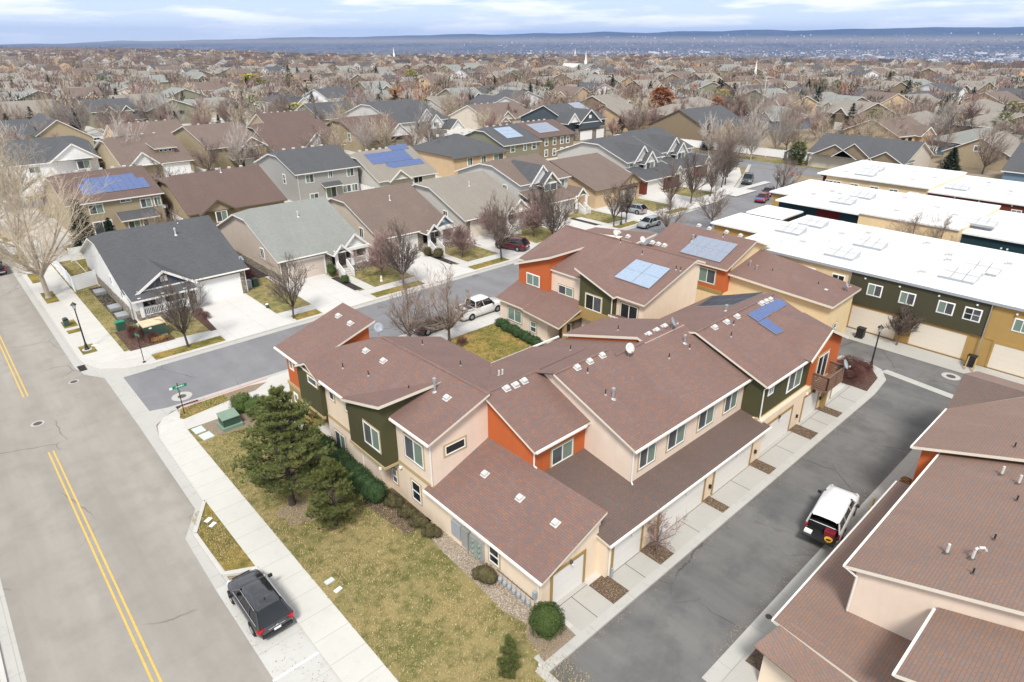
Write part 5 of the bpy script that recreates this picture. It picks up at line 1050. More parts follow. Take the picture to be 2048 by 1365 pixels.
def mid_houses():
    def G(t,*a,**k): return gable(t,*a,**k)
    t=H(14.5,31,170,189,3.2,7.0,'sh_dark','w_white','white house with charcoal roof and broad white gable at the left edge',cl=2.5,cr=2.5); G(t,26.5,9,3.4,3.2,168.4,9,'sh_dark','w_white'); window(t,'Y',168.38,26.6,29,1.2,2.9,trim='white'); window(t,'Y',170,18,20,1.2,2.4,trim='white'); MB().box(26.3,29.5,167.4,168.4,3.05,3.2).build('awning','sh_dark',t)
    t=H(32,45.4,152.5,178,3.2,7.6,'sh_brown','w_khaki','khaki house with brown roof, shed dormer and white garage door with windows',cl=1.6,cr=.01,vents=4)
    garage(t,'Y',152.5,39.4,44.6,.1,2.4,mat='gar_bright',trim='trim'); MB().box(39.6,43.2,156,159.8,4.2,5.7).build('dormer','w_khaki',t); MB().slab([(39.1,155.5,5.6),(43.7,155.5,5.6),(43.7,163,6.5),(39.1,163,6.5)],.15).build('dormer_roof',['sh_brown','trim'],t,uv=True)
    for a in (40.2,41.1,42): window(t,'Y',156,a,a+.6,4.8,5.3,'one',('g_dark','g_dark'),trim='white',tw=.05)
    G(t,35.6,6,3.2,2.6,151.4,6,'sh_brown','w_white')
    t=H(40,56,186,204,3.4,7.2,'sh_brown','w_tan','brown roofed house with tan gable end, second house back on the left',vents=6)
    t=H(48.6,60.5,150,178,5.4,8.8,'sh_brown','w_khaki','tall khaki house with brown roof and small white trimmed front gables',vents=3); G(t,57.5,6,5.2,1.9,148.8,7,'sh_brown','w_khaki',z0=2.9); G(t,55.6,3,4.9,1.0,148,3,'sh_brown','w_khaki'); window(t,'Y',148.78,56.6,58.2,3.3,4.7,trim='white')
    garage(t,'Y',149,55.4,59.8,.1,2.3,mat='gar_bright',trim='trim'); MB().slab([(52,147,2.9),(61,147,2.9),(61,150,3.5),(52,150,3.5)],.16).build('porch_roof',['sh_brown','trim'],t,uv=True)
    t=H(63,80.5,150,174,3.3,8.2,'sh_umber','w_olive','house with big dark brown roof and wide cream gable, beyond the grey two-storey house',cl=1.5,cr=.01); G(t,73,7,3.4,3.2,148.8,9,'sh_umber','w_white'); window(t,'X',63,158,160,3,4.6,'hung',trim='white')
    t=H(86,101,150,174,3.3,8.0,'sh_umber','w_khaki','house with dark brown roof and white gable, left of the tall cream house',cl=2,cr=.01,edge='w_dkbrown'); G(t,96,7,4,3,148.6,9,'sh_umber','w_white',edge='w_dkbrown'); garage(t,'Y',150,96,100,.1,2.3,mat='gar_cream',trim='trim'); window(t,'X',86,156,157.4,2.6,4.6,'hung',trim='white')
    t=H(102.6,120,160,190,5.6,10.2,'sh_dark','w_lgrey','tall pale grey house with charcoal roof and white front gables',cl=2.2,cr=2.5); G(t,112,6,5.6,3.2,158.8,9,'sh_dark','w_white'); G(t,114.4,4,5.2,2,157.6,6,'sh_dark','w_white',z0=3.4); G(t,120.5,5,3.2,2.4,155.6,5,'sh_dark','w_white')
    for a in (109.6,113.6): window(t,'Y',157.58 if a>112 else 160,a,a+1.4,3.8,5.1,trim='white')
    t=H(76.5,91,182,199,3.6,7.6,'sh_umber','w_khaki','brown roofed house with khaki gable end, between grey roofed neighbours',vents=6)
    t=H(100,115,199,220,3.8,7.8,'sh_dark','w_olive','sage gabled house with dusty grey roof, behind the brown roofs',vents=6)
    t=H(48.5,62,256,276,5.4,8.4,'sh_dark','w_olive','sage two-storey house with twin dormers and garage facing the street'); G(t,53.6,3.4,5.2,1.7,255,5,'sh_dark','w_olive',z0=3.4); G(t,58.6,3.4,5.2,1.7,255,5,'sh_dark','w_olive',z0=3.4); MB().box(50,62,251,256,0,2.8).build('wall','w_tan',t); MB().slab([(49,250.4,2.7),(63,250.4,2.7),(63,256,4.3),(49,256,4.3)],.16).build('porch_roof',['sh_dark','trim'],t,uv=True); garage(t,'Y',251,51,56,.1,2.3,mat='gar_pink',trim='trim'); window(t,'Y',254.98,53,54.3,3.6,4.9,'hung',('g_dark','g_dark'),trim='white')
    t=H(8,26,205,232,3.4,7.8,'sh_dark','w_khaki','long grey roofed house at the left edge behind bare trees'); t=H(24,38,208,232,3.4,8,'sh_dark','w_khaki','grey roofed house whose khaki gable faces the camera, left side',axis='y')
    t=H(29,44,280,300,3.4,7.6,'sh_taupe','w_khaki','taupe roofed house at far left beyond the grey roofs'); 
    t=H(140.5,156,130,150,5.4,9.2,'sh_dark','w_navy','dark navy gabled house with white trim and two white garage doors',cr=3); G(t,147.5,9,5.0,3.4,128.4,9,'sh_dark','w_navy',z0=3.3,window_=.5); garage(t,'Y',128.9,144,149.2,.1,2.5,mat='gar_bright',trim='w_stone'); garage(t,'Y',128.9,151,154.5,.1,2.5,mat='gar_bright',trim='w_stone'); MB().box(143,155.6,129,130,0,3.3).build('stone_facing','w_stone',t); G(t,141,4.5,5.4,2.4,128.8,5,'sh_dark','w_white')
    solar_on(t,150,135,5,3,mainplane(130,5.4,9.2,150),'sol_grey')
    t=H(170,186,134,150,4,7.2,'sh_taupe','w_tan','brown roofed tan house standing left of the rusty orange tree',cr=4,edge='w_dkbrown'); G(t,174,6,4,2.2,132.5,7,'sh_taupe','w_khaki',edge='w_dkbrown')
    t=H(138,158,162,182,3.6,7.4,'sh_brown','w_beige','cream house with brown roof and three small gables behind the solar roofs',vents=6); G(t,144,6,3.6,2.4,160,7,'sh_brown','w_beige'); G(t,155,6,3.6,2.2,160.5,7,'sh_brown','w_beige'); G(t,141,4,3.2,1.5,157.8,5,'sh_brown','w_beige')
    t=H(160,180,97,117,4.4,9.0,'sh_dark','w_brown','brown house with large charcoal roof beyond the cul-de-sac trees',edge='w_dkbrown'); G(t,168,6,3.4,2.2,95.6,7,'sh_dark','w_brown',edge='w_dkbrown'); G(t,177,7,3.4,3.2,93,9,'sh_dark','w_dkbrown',edge='w_dkbrown')
    t=H(152,168,46,66,3.3,6.6,'sh_dark','w_beige','long charcoal roofed house with grey olive gables beyond the white fence',axis='y')
    for yc,wd,ri in ((60,9,2.3),(56,8,2.9),(49.5,7,1.9)):
        mb=MB().prism([(150.6,yc-wd/2,3.2),(150.6,yc,3.2+ri),(150.6,yc+wd/2,3.2),(150.9,yc+wd/2,3.2),(150.9,yc,3.2+ri),(150.9,yc-wd/2,3.2)][::-1],3.1); o=mb.build('front_gable','w_brown',t)
        e=3.2-.4*.5; MB().slab([(150.2,yc-wd/2-.4,e),(157,yc-wd/2-.4,e),(157,yc,3.3+ri),(150.2,yc,3.3+ri)],.15).slab([(150.2,yc,3.3+ri),(157,yc,3.3+ri),(157,yc+wd/2+.4,e),(150.2,yc+wd/2+.4,e)],.15).build('gable_roof',['sh_dark','trim'],o,uv=True)
    t=H(177,195,33,46,3.2,6.6,'sh_taupe','w_khaki','tan house whose triangular gable with one window faces the yard'); window(t,'X',177,39,40.4,3.6,4.7,trim='white')
    t=H(158,176,12,30,3.2,7.4,'sh_dark','w_blue','slate blue gabled house with black solar panels at the right edge',axis='y'); solar_panels(t,(7.4-.466*8,.0,0),(160,22),(1.6,0),(0,1.0),2,3,'sol_black') if False else None
    t=H(212,234,58,76,3.4,7.0,'sh_taupe','w_tan','long low tan roofed house among bare trees on the right',cl=6,cr=6); t=H(222,240,44,60,3.4,7,'sh_taupe','w_khaki','tan roofed house with clipped front gable on the right',cl=5); t=H(270,292,56,76,3.4,7.4,'sh_taupe','w_tan','large taupe hip roofed house in front of a snowy yard',cl=8,cr=8)
    # sheds
    for x,y,m,l in ((157,66.5,'w_lgrey','small white trimmed garden shed right of the round conifer'),(156.5,71.8,'w_navy','small dark garden shed left of the round conifer')):
        t=thing('garden_shed',l,'shed',(x,y,0)); walls(t,x-1.5,x+1.5,y-1.5,y+1.5,2.1,3.1,m); main_roof(t,x-1.5,x+1.5,y-1.5,y+1.5,2.1,3.1,'sh_dark',ov=.2); window(t,'X',x-1.5,y-.6,y+.6,.8,1.9,'slide',trim='white',tw=.12)
mid_houses()
def far_houses():
    rng=random.Random(11)
    combos=[('sh_brown','w_tan','brown','tan'),('sh_taupe','w_khaki','taupe','khaki'),('sh_dark','w_lgrey','charcoal','pale grey'),('sh_dark','w_white','charcoal','white'),('sh_taupe','w_lgrey','taupe','pale grey'),('sh_taupe','w_beige','taupe','beige'),('sh_grey','w_olive','light grey','sage'),('sh_grey','w_beige','light grey','beige'),('sh_grey','w_blue','light grey','slate blue'),('sh_taupe','w_brown','taupe','brown')]
    protos=[]
    for i,(sh,wm,a,b) in enumerate(combos):
        x=0;w=13+i%3*2; d=15+i%4; two=i%3==0; ze=5.2 if two else 3.2; zr=ze+3.2
        t=H(-w/2,w/2,-d/2,d/2,ze,zr,sh,wm,f'distant house with {a} roof and {b} walls among bare trees',cl=(0,1.6,6)[i%3],cr=(0,0,6)[i%3],vents=0,group='houses spread across the far neighbourhood')
        gable(t,w*.18,w*.4,ze-.1,w*.14,-d/2-1.4,6,sh,wm); 
        MB().box(w*.05,w*.31,-d/2-1.5,-d/2,0,ze-.1).build('garage_wing',wm,t); garage(t,'Y',-d/2-1.5,w*.07,w*.29,.05,2.2,mat='gar_white',trim='trim')
        for k in range(2): MB().box(-w/2+1.2+k*2.6,-w/2+2.6+k*2.6,-d/2-.04,-d/2,ze-1.9,ze-.7).build('window','g_dark',t)
        MB().box(-w/2-.04,-w/2,-d*.2,-d*.1,ze-1.9,ze-.7).build('window','g_dark',t)
        t.location=(0,0,0); protos.append((t,a,b))
    used=[False]*len(protos); c=0; spots=[]
    def ok(x,y):
        if x<150 and 40<y<210 and y<205: return False
        if x<64 and y<305 and x>-2: return False
        if 130<x<190 and y<185 and y>90: return False
        if 148<x<182 and y<92: return False
        if x<300 and x>60 and y<82: 
            return not (205<x<296 and 40<y<80) and x>185
        return True
    r=175
    while r<1900:
        st=21+r*.012
        nA=int(r*R(92)/ (22+r*.008))
        for k in range(nA):
            a=.8317495+R(46)-R(92)*(k+.5+rng.uniform(-.25,.25))/nA; rr=r+rng.uniform(-.25,.25)*st
            x,y=rr*math.cos(a),rr*math.sin(a); px=1024-1290*math.tan(a-.8317495)
            edge=3200 if px<150 else (3200-2100*(px-150)/500 if px<650 else 1150-400*min(1,(px-650)/1400))
            if rr>edge or not ok(x,y) or rng.random()<.34: continue
            spots.append((rr,x,y,px))
        r+=st
    spots.sort(); n=0; rest=[]
    sect=SECT
    for rr,x,y,px in spots:
        i=rng.randrange(len(protos)); rz=rng.choice((0,0,math.pi/2,-math.pi/2,math.pi))+rng.uniform(-.12,.12)+(R(-20) if px>1200 else 0)
        if n>=290: rest.append((i,x,y,rz)); continue
        t,a,b=protos[i]; band=BAND(rr)
        lab=f'{a} roofed {b} house, {band}, {sect(px)}'
        if not used[i]: used[i]=True; t.location=(x,y,0); t.rotation_euler=(0,0,rz); t['label']=lab
        else: dup(t,(x,y,0),rz,label=lab,sc=(1,1,1))
        n+=1
    mb=MB(); 
    for i,x,y,rz in rest:
        w,d=rng.uniform(11,17),rng.uniform(10,15); ze=rng.choice((3,5)); zr=ze+3.2; c_,s_=math.cos(rz),math.sin(rz); rm=rng.choice((0,1,2,3)); wm=rng.choice((4,5,6,7))
        T=lambda q:(x+q[0]*c_-q[1]*s_,y+q[0]*s_+q[1]*c_,q[2])
        P=lambda *q,m=0: mb.poly([T(p) for p in q],m)
        P((-w/2,-d/2,ze),(w/2,-d/2,ze),(w/2,0,zr),(-w/2,0,zr),m=rm); P((w/2,d/2,ze),(-w/2,d/2,ze),(-w/2,0,zr),(w/2,0,zr),m=rm)
        P((-w/2,-d/2,0),(w/2,-d/2,0),(w/2,-d/2,ze),(-w/2,-d/2,ze),m=wm); P((w/2,-d/2,0),(w/2,d/2,0),(w/2,d/2,ze),(w/2,0,zr),(w/2,-d/2,ze),m=wm); P((-w/2,d/2,0),(-w/2,-d/2,0),(-w/2,-d/2,ze),(-w/2,0,zr),(-w/2,d/2,ze),m=wm); P((w/2,d/2,0),(-w/2,d/2,0),(-w/2,d/2,ze),(w/2,d/2,ze),m=wm)
    if rest: tag(mb.build('distant_houses',['sh_brown','sh_taupe','sh_dark','sh_umber','w_tan','w_lgrey','w_beige','w_brown']),'mass of tiny roofs and walls at the far edge of the neighbourhood','houses',kind='stuff')
    print('houses',n,len(rest))
far_houses()
# ================================================================= VEGETATION
def rv(rng,s=1): return Vector((rng.uniform(-s,s),rng.uniform(-s,s),rng.uniform(-s,s)))
def bare_proto(name,seed,h,spread,up,trunk,r0,twm,bkm='barkdark',density=1.0,tw=.011,lab='bare tree',cat='tree',org=(0,0,0),levels=4,droop=0,tz=None):
    """leafless tree: tapered trunk, limbs rising from it, several orders of twigs"""
    rng=random.Random(seed); T=MB(); Cn=MB(); ox,oy,oz=org; base=Vector(org)
    top=base+Vector((rng.uniform(-.1,.1),rng.uniform(-.1,.1),trunk))
    T.tube(base-Vector((0,0,.1)),base+Vector((0,0,.25)),r0*1.5,r0*1.05,8).tube(base+Vector((0,0,.25)),top,r0*1.05,r0*.8,8)
    def grow(p,d,L,r,lv):
        n=3 if lv<2 else 2; q=p; dd=d.copy()
        for i in range(n):
            dd=(dd+rv(rng,.13)+Vector((0,0,up*.10-droop*.06*lv))).normalized(); e=q+dd*(L/n); r2=r*(1-.28/n*(i+1))
            mb=T if lv==0 else Cn; k=5 if lv==0 else 3
            mb.tube(q,e,r,r2,k)
            if lv<levels:
                for _ in range(max(1,int((2.2 if lv else 2.4)*density+rng.random()))):
                    a=dd.orthogonal().normalized(); a.rotate(Matrix.Rotation(rng.uniform(0,6.283),3,dd)); w=rng.uniform(.35,.75)*(1.15-up*.45)
                    nd=(dd+a*w).normalized(); s=q.lerp(e,rng.random()); grow(s,nd,L*rng.uniform(.5,.72),max(tw,r2*.55),lv+1)
            q=e; r=r2
    nl=int(5+3*density); 
    for i in range(nl):
        a=6.283*i/nl+rng.uniform(-.3,.3); s=rng.uniform(.25,1)*spread; z=rng.uniform(.0,.35)
        st=base.lerp(top,1)+Vector((0,0,-trunk*.25*rng.random())); tgt=base+Vector((math.cos(a)*s,math.sin(a)*s,trunk+(h-trunk)*(rng.uniform(.45,.8)) ))
        d=(tgt-st); L=d.length*.72; d=(d.normalized()+Vector((math.cos(a),math.sin(a),0))*.25).normalized(); grow(st,d,L,r0*.5,0)
    T.tube(top,base+Vector((0,0,h*.62)),r0*.8,r0*.3,6); grow(base+Vector((0,0,h*.55)),Vector((0,0,1)),(h*.32),r0*.35,0)
    t=thing(name,lab,cat,org); T.build('trunk',bkm,t); Cn.build('crown',twm,t); return t
def clump(mb,rng,c,n,L,w,updir=.4,d=None):
    for _ in range(n):
        v=rv(rng); v.z=abs(v.z)*.8+updir*rng.random(); 
        if d is not None: v=v+d*1.2
        v.normalize(); s=v.orthogonal().normalized(); s.rotate(Matrix.Rotation(rng.uniform(0,3.14),3,v)); s*=w
        b=len(mb.v); mb.v+=[tuple(c-s),tuple(c+s),tuple(c+v*L*rng.uniform(.7,1.1))]; mb.f.append((b,b+1,b+2)); mb.m.append(0)
def pine(org,h,rad,zlow,seed,nm,lab,dens=1.0,nL=.24,wide=.014):
    rng=random.Random(seed); T=MB(); N=MB(); o=Vector(org); lean=Vector((.02,-.01,1))
    T.tube(o-Vector((0,0,.1)),o+Vector((0,0,.5)),.26*h/8,.19*h/8,10).tube(o+Vector((0,0,.5)),o+lean*h*.5,.19*h/8,.12*h/8,8).tube(o+lean*h*.5,o+lean*h*.97,.12*h/8,.02,6)
    z=zlow
    while z<h*.99:
        f=(z-zlow)/(h-zlow); R_=rad*(1-f)**.75*(.62+.55*min(1,f*5)) +.12
        for k in range(int(6+rng.random()*3)):
            a=rng.uniform(0,6.283); L=R_*rng.uniform(.62,1.12); st=o+lean*z; rise=rng.uniform(.05,.3)+f*.5
            d=Vector((math.cos(a),math.sin(a),rise)).normalized(); e=st+d*L; m=st+d*L*.55+Vector((0,0,-.06*L)); T.tube(st,m,.035*(1-f)+.012,.02,4).tube(m,e,.02,.01,3)
            ns=int(5+L*5)
            for j in range(ns):
                u=rng.uniform(.28,1.0)**.7; p=st.lerp(e,u)+Vector((0,0,-.04)); side=Vector((-d.y,d.x,0))*rng.choice((-1,1))*rng.uniform(.1,.42)*L*(1.15-u*.6)+Vector((0,0,rng.uniform(-.03,.2)))
                q=p+side; T.tube(p,q,.012,.006,3)
                for w in (1,.66,.36) if side.length>.4 else (1,.5): clump(N,rng,p+side*w+rv(rng,.06),int(27*dens),nL,wide,.45,(side.normalized()*.5+Vector((0,0,.45))))
            clump(N,rng,e,int(34*dens),nL*1.15,wide,.5,d)
        z+=.36*(.7+.5*rng.random())*(1.0 if h>4 else .6)
    clump(N,rng,o+lean*h*.98,60,nL*1.2,wide,1.0)
    t=thing('pine_tree',lab,'pine tree',org); T.build('trunk','barkdark',t); N.build('crown',nm,t); return t
def bush(name,lab,cat,blobs,n,mat,L=.07,org=None,group=None,twig=False,core=True,box=False):
    """leaf shell over one or more ellipsoids; blobs (x,y,z,rx,ry,rz)"""
    rng=random.Random(int(abs(blobs[0][0]*31+blobs[0][1]*17))+n); N=MB(); K=MB(); tot=sum(b[3]*b[4]+b[4]*b[5]+b[3]*b[5] for b in blobs)
    for x,y,z,rx,ry,rz in blobs:
        for _ in range(int(n*(rx*ry+ry*rz+rx*rz)/tot)):
            v=rv(rng); 
            if v.length<.05: continue
            v.normalize(); 
            if v.z<-.55: v.z=-v.z
            if box: q=max(abs(v.x),abs(v.y),abs(v.z)); v=v.lerp(v/q,.55)
            s=rng.uniform(.55 if twig else .84,1.06)*(1+.11*math.sin(v.x*5+x*3)*math.cos(v.y*6+y*2)+.07*math.sin(v.z*9+x)); c=Vector((x+v.x*rx*s,y+v.y*ry*s,z+v.z*rz*s))
            if twig:
                d=(v+rv(rng,.5)).normalized(); e=d.orthogonal().normalized()*.006; b=len(N.v); N.v+=[tuple(c-d*L*1.5-e),tuple(c-d*L*1.5+e),tuple(c+d*L*2.2)]; N.f.append((b,b+1,b+2)); N.m.append(0); continue
            a=(v+rv(rng,.8)).normalized(); u=a.orthogonal().normalized()*L*rng.uniform(.6,1.1); w=a.cross(u).normalized()*L*rng.uniform(.35,.6)
            b=len(N.v); N.v+=[tuple(c-u),tuple(c+w),tuple(c+u),tuple(c-w)]; N.f.append((b,b+1,b+2,b+3)); N.m.append(0)
        if core: 
            b=len(K.v)
            q_=.45 if twig else 1; K.lathe((x,y,z),[(0.01,-rz*.85*q_),(rx*.7*q_,-rz*.55*q_),(rx*.86*q_,0),(rx*.7*q_,rz*.58*q_),(rx*.35*q_,rz*.8*q_),(0.01,rz*.86*q_)],10)
            for i in range(b,len(K.v)): vx=K.v[i]; K.v[i]=(vx[0],y+(vx[1]-y)*ry/rx,vx[2])
    x,y=blobs[0][:2]; t=thing(name,lab,cat,(x,y,0),group); N.build('foliage',mat,t)
    if core: K.build('stems',mat,t,smooth=True)
    return t
def veg_near():
    pine((11.6,33.2,.12),8.0,3.2,1.7,3,'needle','big dark green pine standing on the corner lawn')
    pine((12.7,29.6,.12),4.6,1.75,.5,8,'needle_y','smaller yellowish young pine in front of the big pine on the lawn',dens=.8)
    pine((13.5,15.1,.12),2.3,.42,.15,5,'needle','tiny dark pine at the lower edge near the alley mouth',dens=.7,nL=.16)
    bush('boxwood','round clipped boxwood bush by the first garage driveway','bush',[(16.45,15.6,.95,.88,.88,.85)],5200,'box',.05)
    bl=[]
    for i in range(13): y=36.8-i*.58; bl.append((15.55+.12*math.sin(i*1.7),y,.8,.75,.75,.85+.1*math.sin(i*2)))
    bush('hedge','long dark green hedge below the cream wall and olive bay','hedge',bl,15000,'hedge',.06)
    bush('hedge','rounded green hedge behind the green transformer on the corner','hedge',[(13.7,46.4,.8,.9,.8,.8),(14.3,45.2,.8,.9,.85,.85),(14.5,44.0,.8,.8,.85,.8),(14.6,42.9,.75,.75,.8,.75)],6500,'box',.055)
    for i,(x,y,s) in enumerate(((16.25,28.8,.6),(16.3,27.4,.55),(16.3,26.2,.5),(16.35,25.0,.52))): bush('shrub',('olive shrub nearest the hedge end in the wall bed','second olive shrub from the hedge in the wall bed','third olive shrub from the hedge in the wall bed','last olive shrub, just before the meter gravel')[i],'shrub',[(x,y,.42,s*.85,s*.8,s*.85),(x-.22,y+.25,.32,s*.6,s*.55,s*.6),(x+.2,y-.3,.38,s*.55,s*.6,s*.75),(x-.05,y+.1,.7,s*.5,s*.5,s*.55)],1700,'olivebush',.05,group='shrubs along the side wall')
    bush('shrub','dry brown olive shrub between meter bank and gas meters','shrub',[(16.5,20.3,.45,.5,.5,.55),(16.3,20.65,.35,.38,.35,.4),(16.6,19.95,.4,.4,.4,.45)],1900,'olivebush',.045)
    bush('shrub_mass','red brown leafless shrubs filling the kerbed island by the lamp','shrub',[(54.2,16.6,.5,1.5,1.4,.75),(56,17.2,.5,1.3,1.2,.7),(52.3,18,.5,1.5,1.2,.7),(56.4,16.2,.4,.9,.7,.55),(54.3,18.6,.4,1.6,.7,.6)],26000,'redbush',.075,twig=True,core=True)
    for x,y,l in ((41.6,6.9+1.0,'tawny grass clump beside the orange wall of the right block'),): bush('ornamental_grass',l,'grass clump',[(x,7.9,.45,.4,.35,.4)],900,'ornament',.07)
    # courtyard and street bushes
    bush('hedge','low dark hedge under the courtyard windows','hedge',[(39.55-.06*i+.12*math.sin(i*2.3),45.2-i*.62,.45+.06*math.sin(i*1.9),.6,.55,.5+.08*math.sin(i*3.1)) for i in range(11)],7500,'hedge',.055)
    bush('shrub','small leafless shrub under the tree in the courtyard lawn','shrub',[(34,44.4,.4,.55,.55,.5)],1400,'redbush',.07,twig=True)
    bush('shrub','dark red brown leafless shrubs beside the green utility cabinet','shrub',[(12.1,66.3,.6,.9,.9,.75),(11.4,67.6,.55,.7,.8,.7),(12.5,65.2,.45,.7,.6,.5)],7000,'redbush',.09,twig=True)
    bush('shrub','rusty grass tufts in front of the large green utility cabinet','shrub',[(13.0,64.9,.3,.9,.35,.3)],900,'ornament',.08)
    for x,y,l,s,m in ((18.1,68.9,'round brown shrub by the corner house driveway, nearest the porch',.45,'redbush'),(18.2,67.4,'round brown shrub by the corner house driveway, nearest the sidewalk',.5,'redbush')): bush('shrub',l,'shrub',[(x,y,.45,s,s,s)],1300,m,.06,twig=True)
    for x,y,l,s,h_ in ((34.3,70.4,'tall dark green shrub beside the porch stairs of the grey green bungalow',.5,.9),(34.4,67.3,'small round green shrub at the foot of those porch stairs',.5,.5),(48.4,67.6,'large round brown green shrub by the blue gabled bungalow steps',.75,.7),(47.9,69.3,'smaller round shrub against the blue gabled bungalow porch',.6,.6)): bush('shrub',l,'shrub',[(x,y,h_+.1,s,s,h_)],1500,'box' if x<40 else 'olivebush',.055)
    bush('shrub','thicket of dark leafless shrubs between corner house and its neighbour','shrub',[(26.2,75.6,.6,.9,1.6,.7),(26.8,78.4,.6,.9,1.5,.7)],6000,'redbush',.1,twig=True)
    # conifers beside the corner house
    return
veg_near()
def veg_trees():
    G='dark leafless street trees along the sidewalk'
    A=bare_proto('street_tree',1,6.6,1.9,.95,1.5,.10,'twigdark',density=.72,lab='dark leafless tree in front of the corner house porch, roots in the strip',org=(14.5,61.5,.12)); A['group']=G
    B=bare_proto('street_tree',2,6.6,2.0,.9,1.4,.10,'twigdark',density=.72,lab='dark leafless tree in the strip left of the grey green bungalow driveway',org=(25.0,61.3,.12)); B['group']=G
    C=bare_proto('street_tree',3,7.2,2.1,.9,1.5,.11,'twigdark',density=.76,lab='dark leafless tree in the strip before the blue gabled bungalow',org=(38.7,61.3,.12)); C['group']=G
    for i,(p,x,y,s,l) in enumerate(((A,54,61.3,1.18,'tall dark leafless tree beside the maroon car, on its left'),(C,63.2,60.9,1.1,'tall dark leafless tree next to the red hydrant'),(B,78.2,62.2,.95,'dark leafless tree, left one of two close together by the silver car'),(A,81.3,62.3,.95,'dark leafless tree, right one of two close together by the silver car'),
        (C,70,70,.85,'dark leafless tree on the lawn between the olive dormer house and the wide brown house'),(B,93.5,62.5,1.2,'tall leafless tree in front of the first tall grey house'),(C,100,62.7,1.2,'tall leafless tree in front of the two tall grey houses, middle of the row'),(A,107.5,63.5,1.1,'leafless tree standing before the second tall grey house'),(B,116,66.3,1.25,'leafless tree left of the dark pickup at the street bend'),(C,119,67.3,1.15,'leafless tree nearest the dark pickup at the street bend'),(A,126,71,1.15,'farthest dark street tree at the bend'))):
        dup(p,(x,y,.12),i*1.3,s,l)
    D=bare_proto('ornamental_tree',4,5.2,2.3,.35,1.1,.10,'twigred','bark',density=.95,lab='reddish leafless small tree on the lawn of the grey green bungalow',org=(38.9,66.3,.12)); D['group']='small reddish front yard trees'
    dup(D,(50.9,65.7,.12),2,.85,'reddish leafless small tree on the lawn of the blue gabled bungalow'); dup(D,(65,66.5,.12),4,1.0,'reddish leafless small tree on the lawn right of the maroon car'); dup(D,(59.5,69,.12),3,.9,'reddish leafless small tree in front of the taupe roofed bungalow porch')
    E=bare_proto('courtyard_tree',7,7.0,3.0,.6,1.4,.13,'twig','bark',density=.7,lab='leafless tree on the courtyard lawn in front of the white pickup',org=(33.4,45.6,.12)); E['group']='leafless trees by the courtyard parking'
    dup(E,(30.0,47.2,.12),2.2,(.9,.9,.95),'leafless tree hiding the black car, rising behind the red brown roof'); dup(E,(88.5,51.5,.12),1,.95,'leafless tree on the near kerb by the white roofed rows'); dup(E,(118.2,55.2,.12),2,1.0,'leafless tree near the red car and the black lamp'); dup(E,(79.5,53.2,.12),3,.85,'leafless tree on the near kerb behind the satellite dishes')
    dup(E,(88.2,23.8,.1),4,(1.15,1.15,1.0),'leafless tree in front of the butter wall between two white roofs'); dup(E,(88.4,20.8,.1),5,(.9,.9,1.0),'leafless tree beside the dark window on the butter wall')
    F=bare_proto('small_tree',9,3.6,1.3,.9,.9,.06,'twigdark','bark',density=.8,lab='small leafless tree growing between two pale garage doors',org=(64.5,16.35,.1))
    Hh=bare_proto('small_tree',12,2.6,1.5,.1,.7,.05,'twigred','bark',density=.6,tw=.008,lab='spindly leaning leafless tree in the planter of the third driveway',org=(25,15.3,.13)); Hh['category']='tree'
    K=bare_proto('large_tree',21,14.0,6.3,.4,3.0,.26,'twigpale','barkpale',density=.76,tw=.013,lab='huge pale leafless tree at the left edge beside the fenced yard',org=(7.25,85.8,.12),levels=4)
    dup(K,(7.2,103,.12),2,.95,'second huge pale leafless tree farther up the left road'); dup(K,(7.2,122,.12),4,.9,'third pale leafless tree farther up the left road'); dup(K,(12,140,.12),1,.8,'pale leafless tree at the back street corner, left edge')
    K['group']='huge pale trees along the left road'
    for o in list(bpy.data.objects):
        if o.parent is None and o.name.startswith('large_tree'): o['group']='huge pale trees along the left road'
    # conifers
    def spruce(seed,h,rad,m,lab,org,n=1700,round_=False):
        rng=random.Random(seed); T=MB().tube(org,(org[0],org[1],org[2]+h*.9),.14,.03,6); N=MB(); o=Vector(org)
        for i in range(n):
            f=rng.random()**(1.25); z=h*(.06+.94*f); rr=rad*((1-f)**.8 if not round_ else math.sqrt(max(.02,1-(2*f-1)**2*.92))); a=rng.uniform(0,6.283); u=rng.uniform(.55,1.0)*(1+.16*math.sin(a*3+seed)+.12*math.sin(z*4+a*2))
            c=o+Vector((math.cos(a)*rr*u,math.sin(a)*rr*u,z)); d=Vector((math.cos(a),math.sin(a),rng.uniform(-.35,.5))).normalized(); s=Vector((-d.y,d.x,rng.uniform(-.4,.4))).normalized(); L=rad*rng.uniform(.14,.3); b=len(N.v)
            N.v+=[tuple(c-d*L*.5-s*L*.3),tuple(c-d*L*.5+s*L*.3),tuple(c+d*L)]; N.f.append((b,b+1,b+2)); N.m.append(0)
        t=thing('conifer_tree',lab,'conifer',org); T.build('trunk','barkdark',t); N.build('crown',m,t); return t
    S1=spruce(1,7.5,2.0,'spruce','dark pointed spruce between the left yard and the khaki solar house',(14.4,100.8,.1)); spruce(5,3.4,1.2,'spruce','small dark conifer against the khaki solar house wall',(18.6,106.4,.1),1100)
    S2=spruce(2,5.2,2.0,'needle','round dark conifer before the white fence at the far corner',(151.7,68.5,0),2200,True)
    spruce(3,5.2,2.2,'spruce','dark conical conifer behind the farthest white flat roof',(167,41.5,0),1900)
    dup(S1,(40,237,0),1,1.1,'narrow dark spruce left of the sage two-storey house')
    spruce(6,6.5,1.7,'spruce','green conifer in front of the brick house with charcoal roof',(156,95,0),1700)
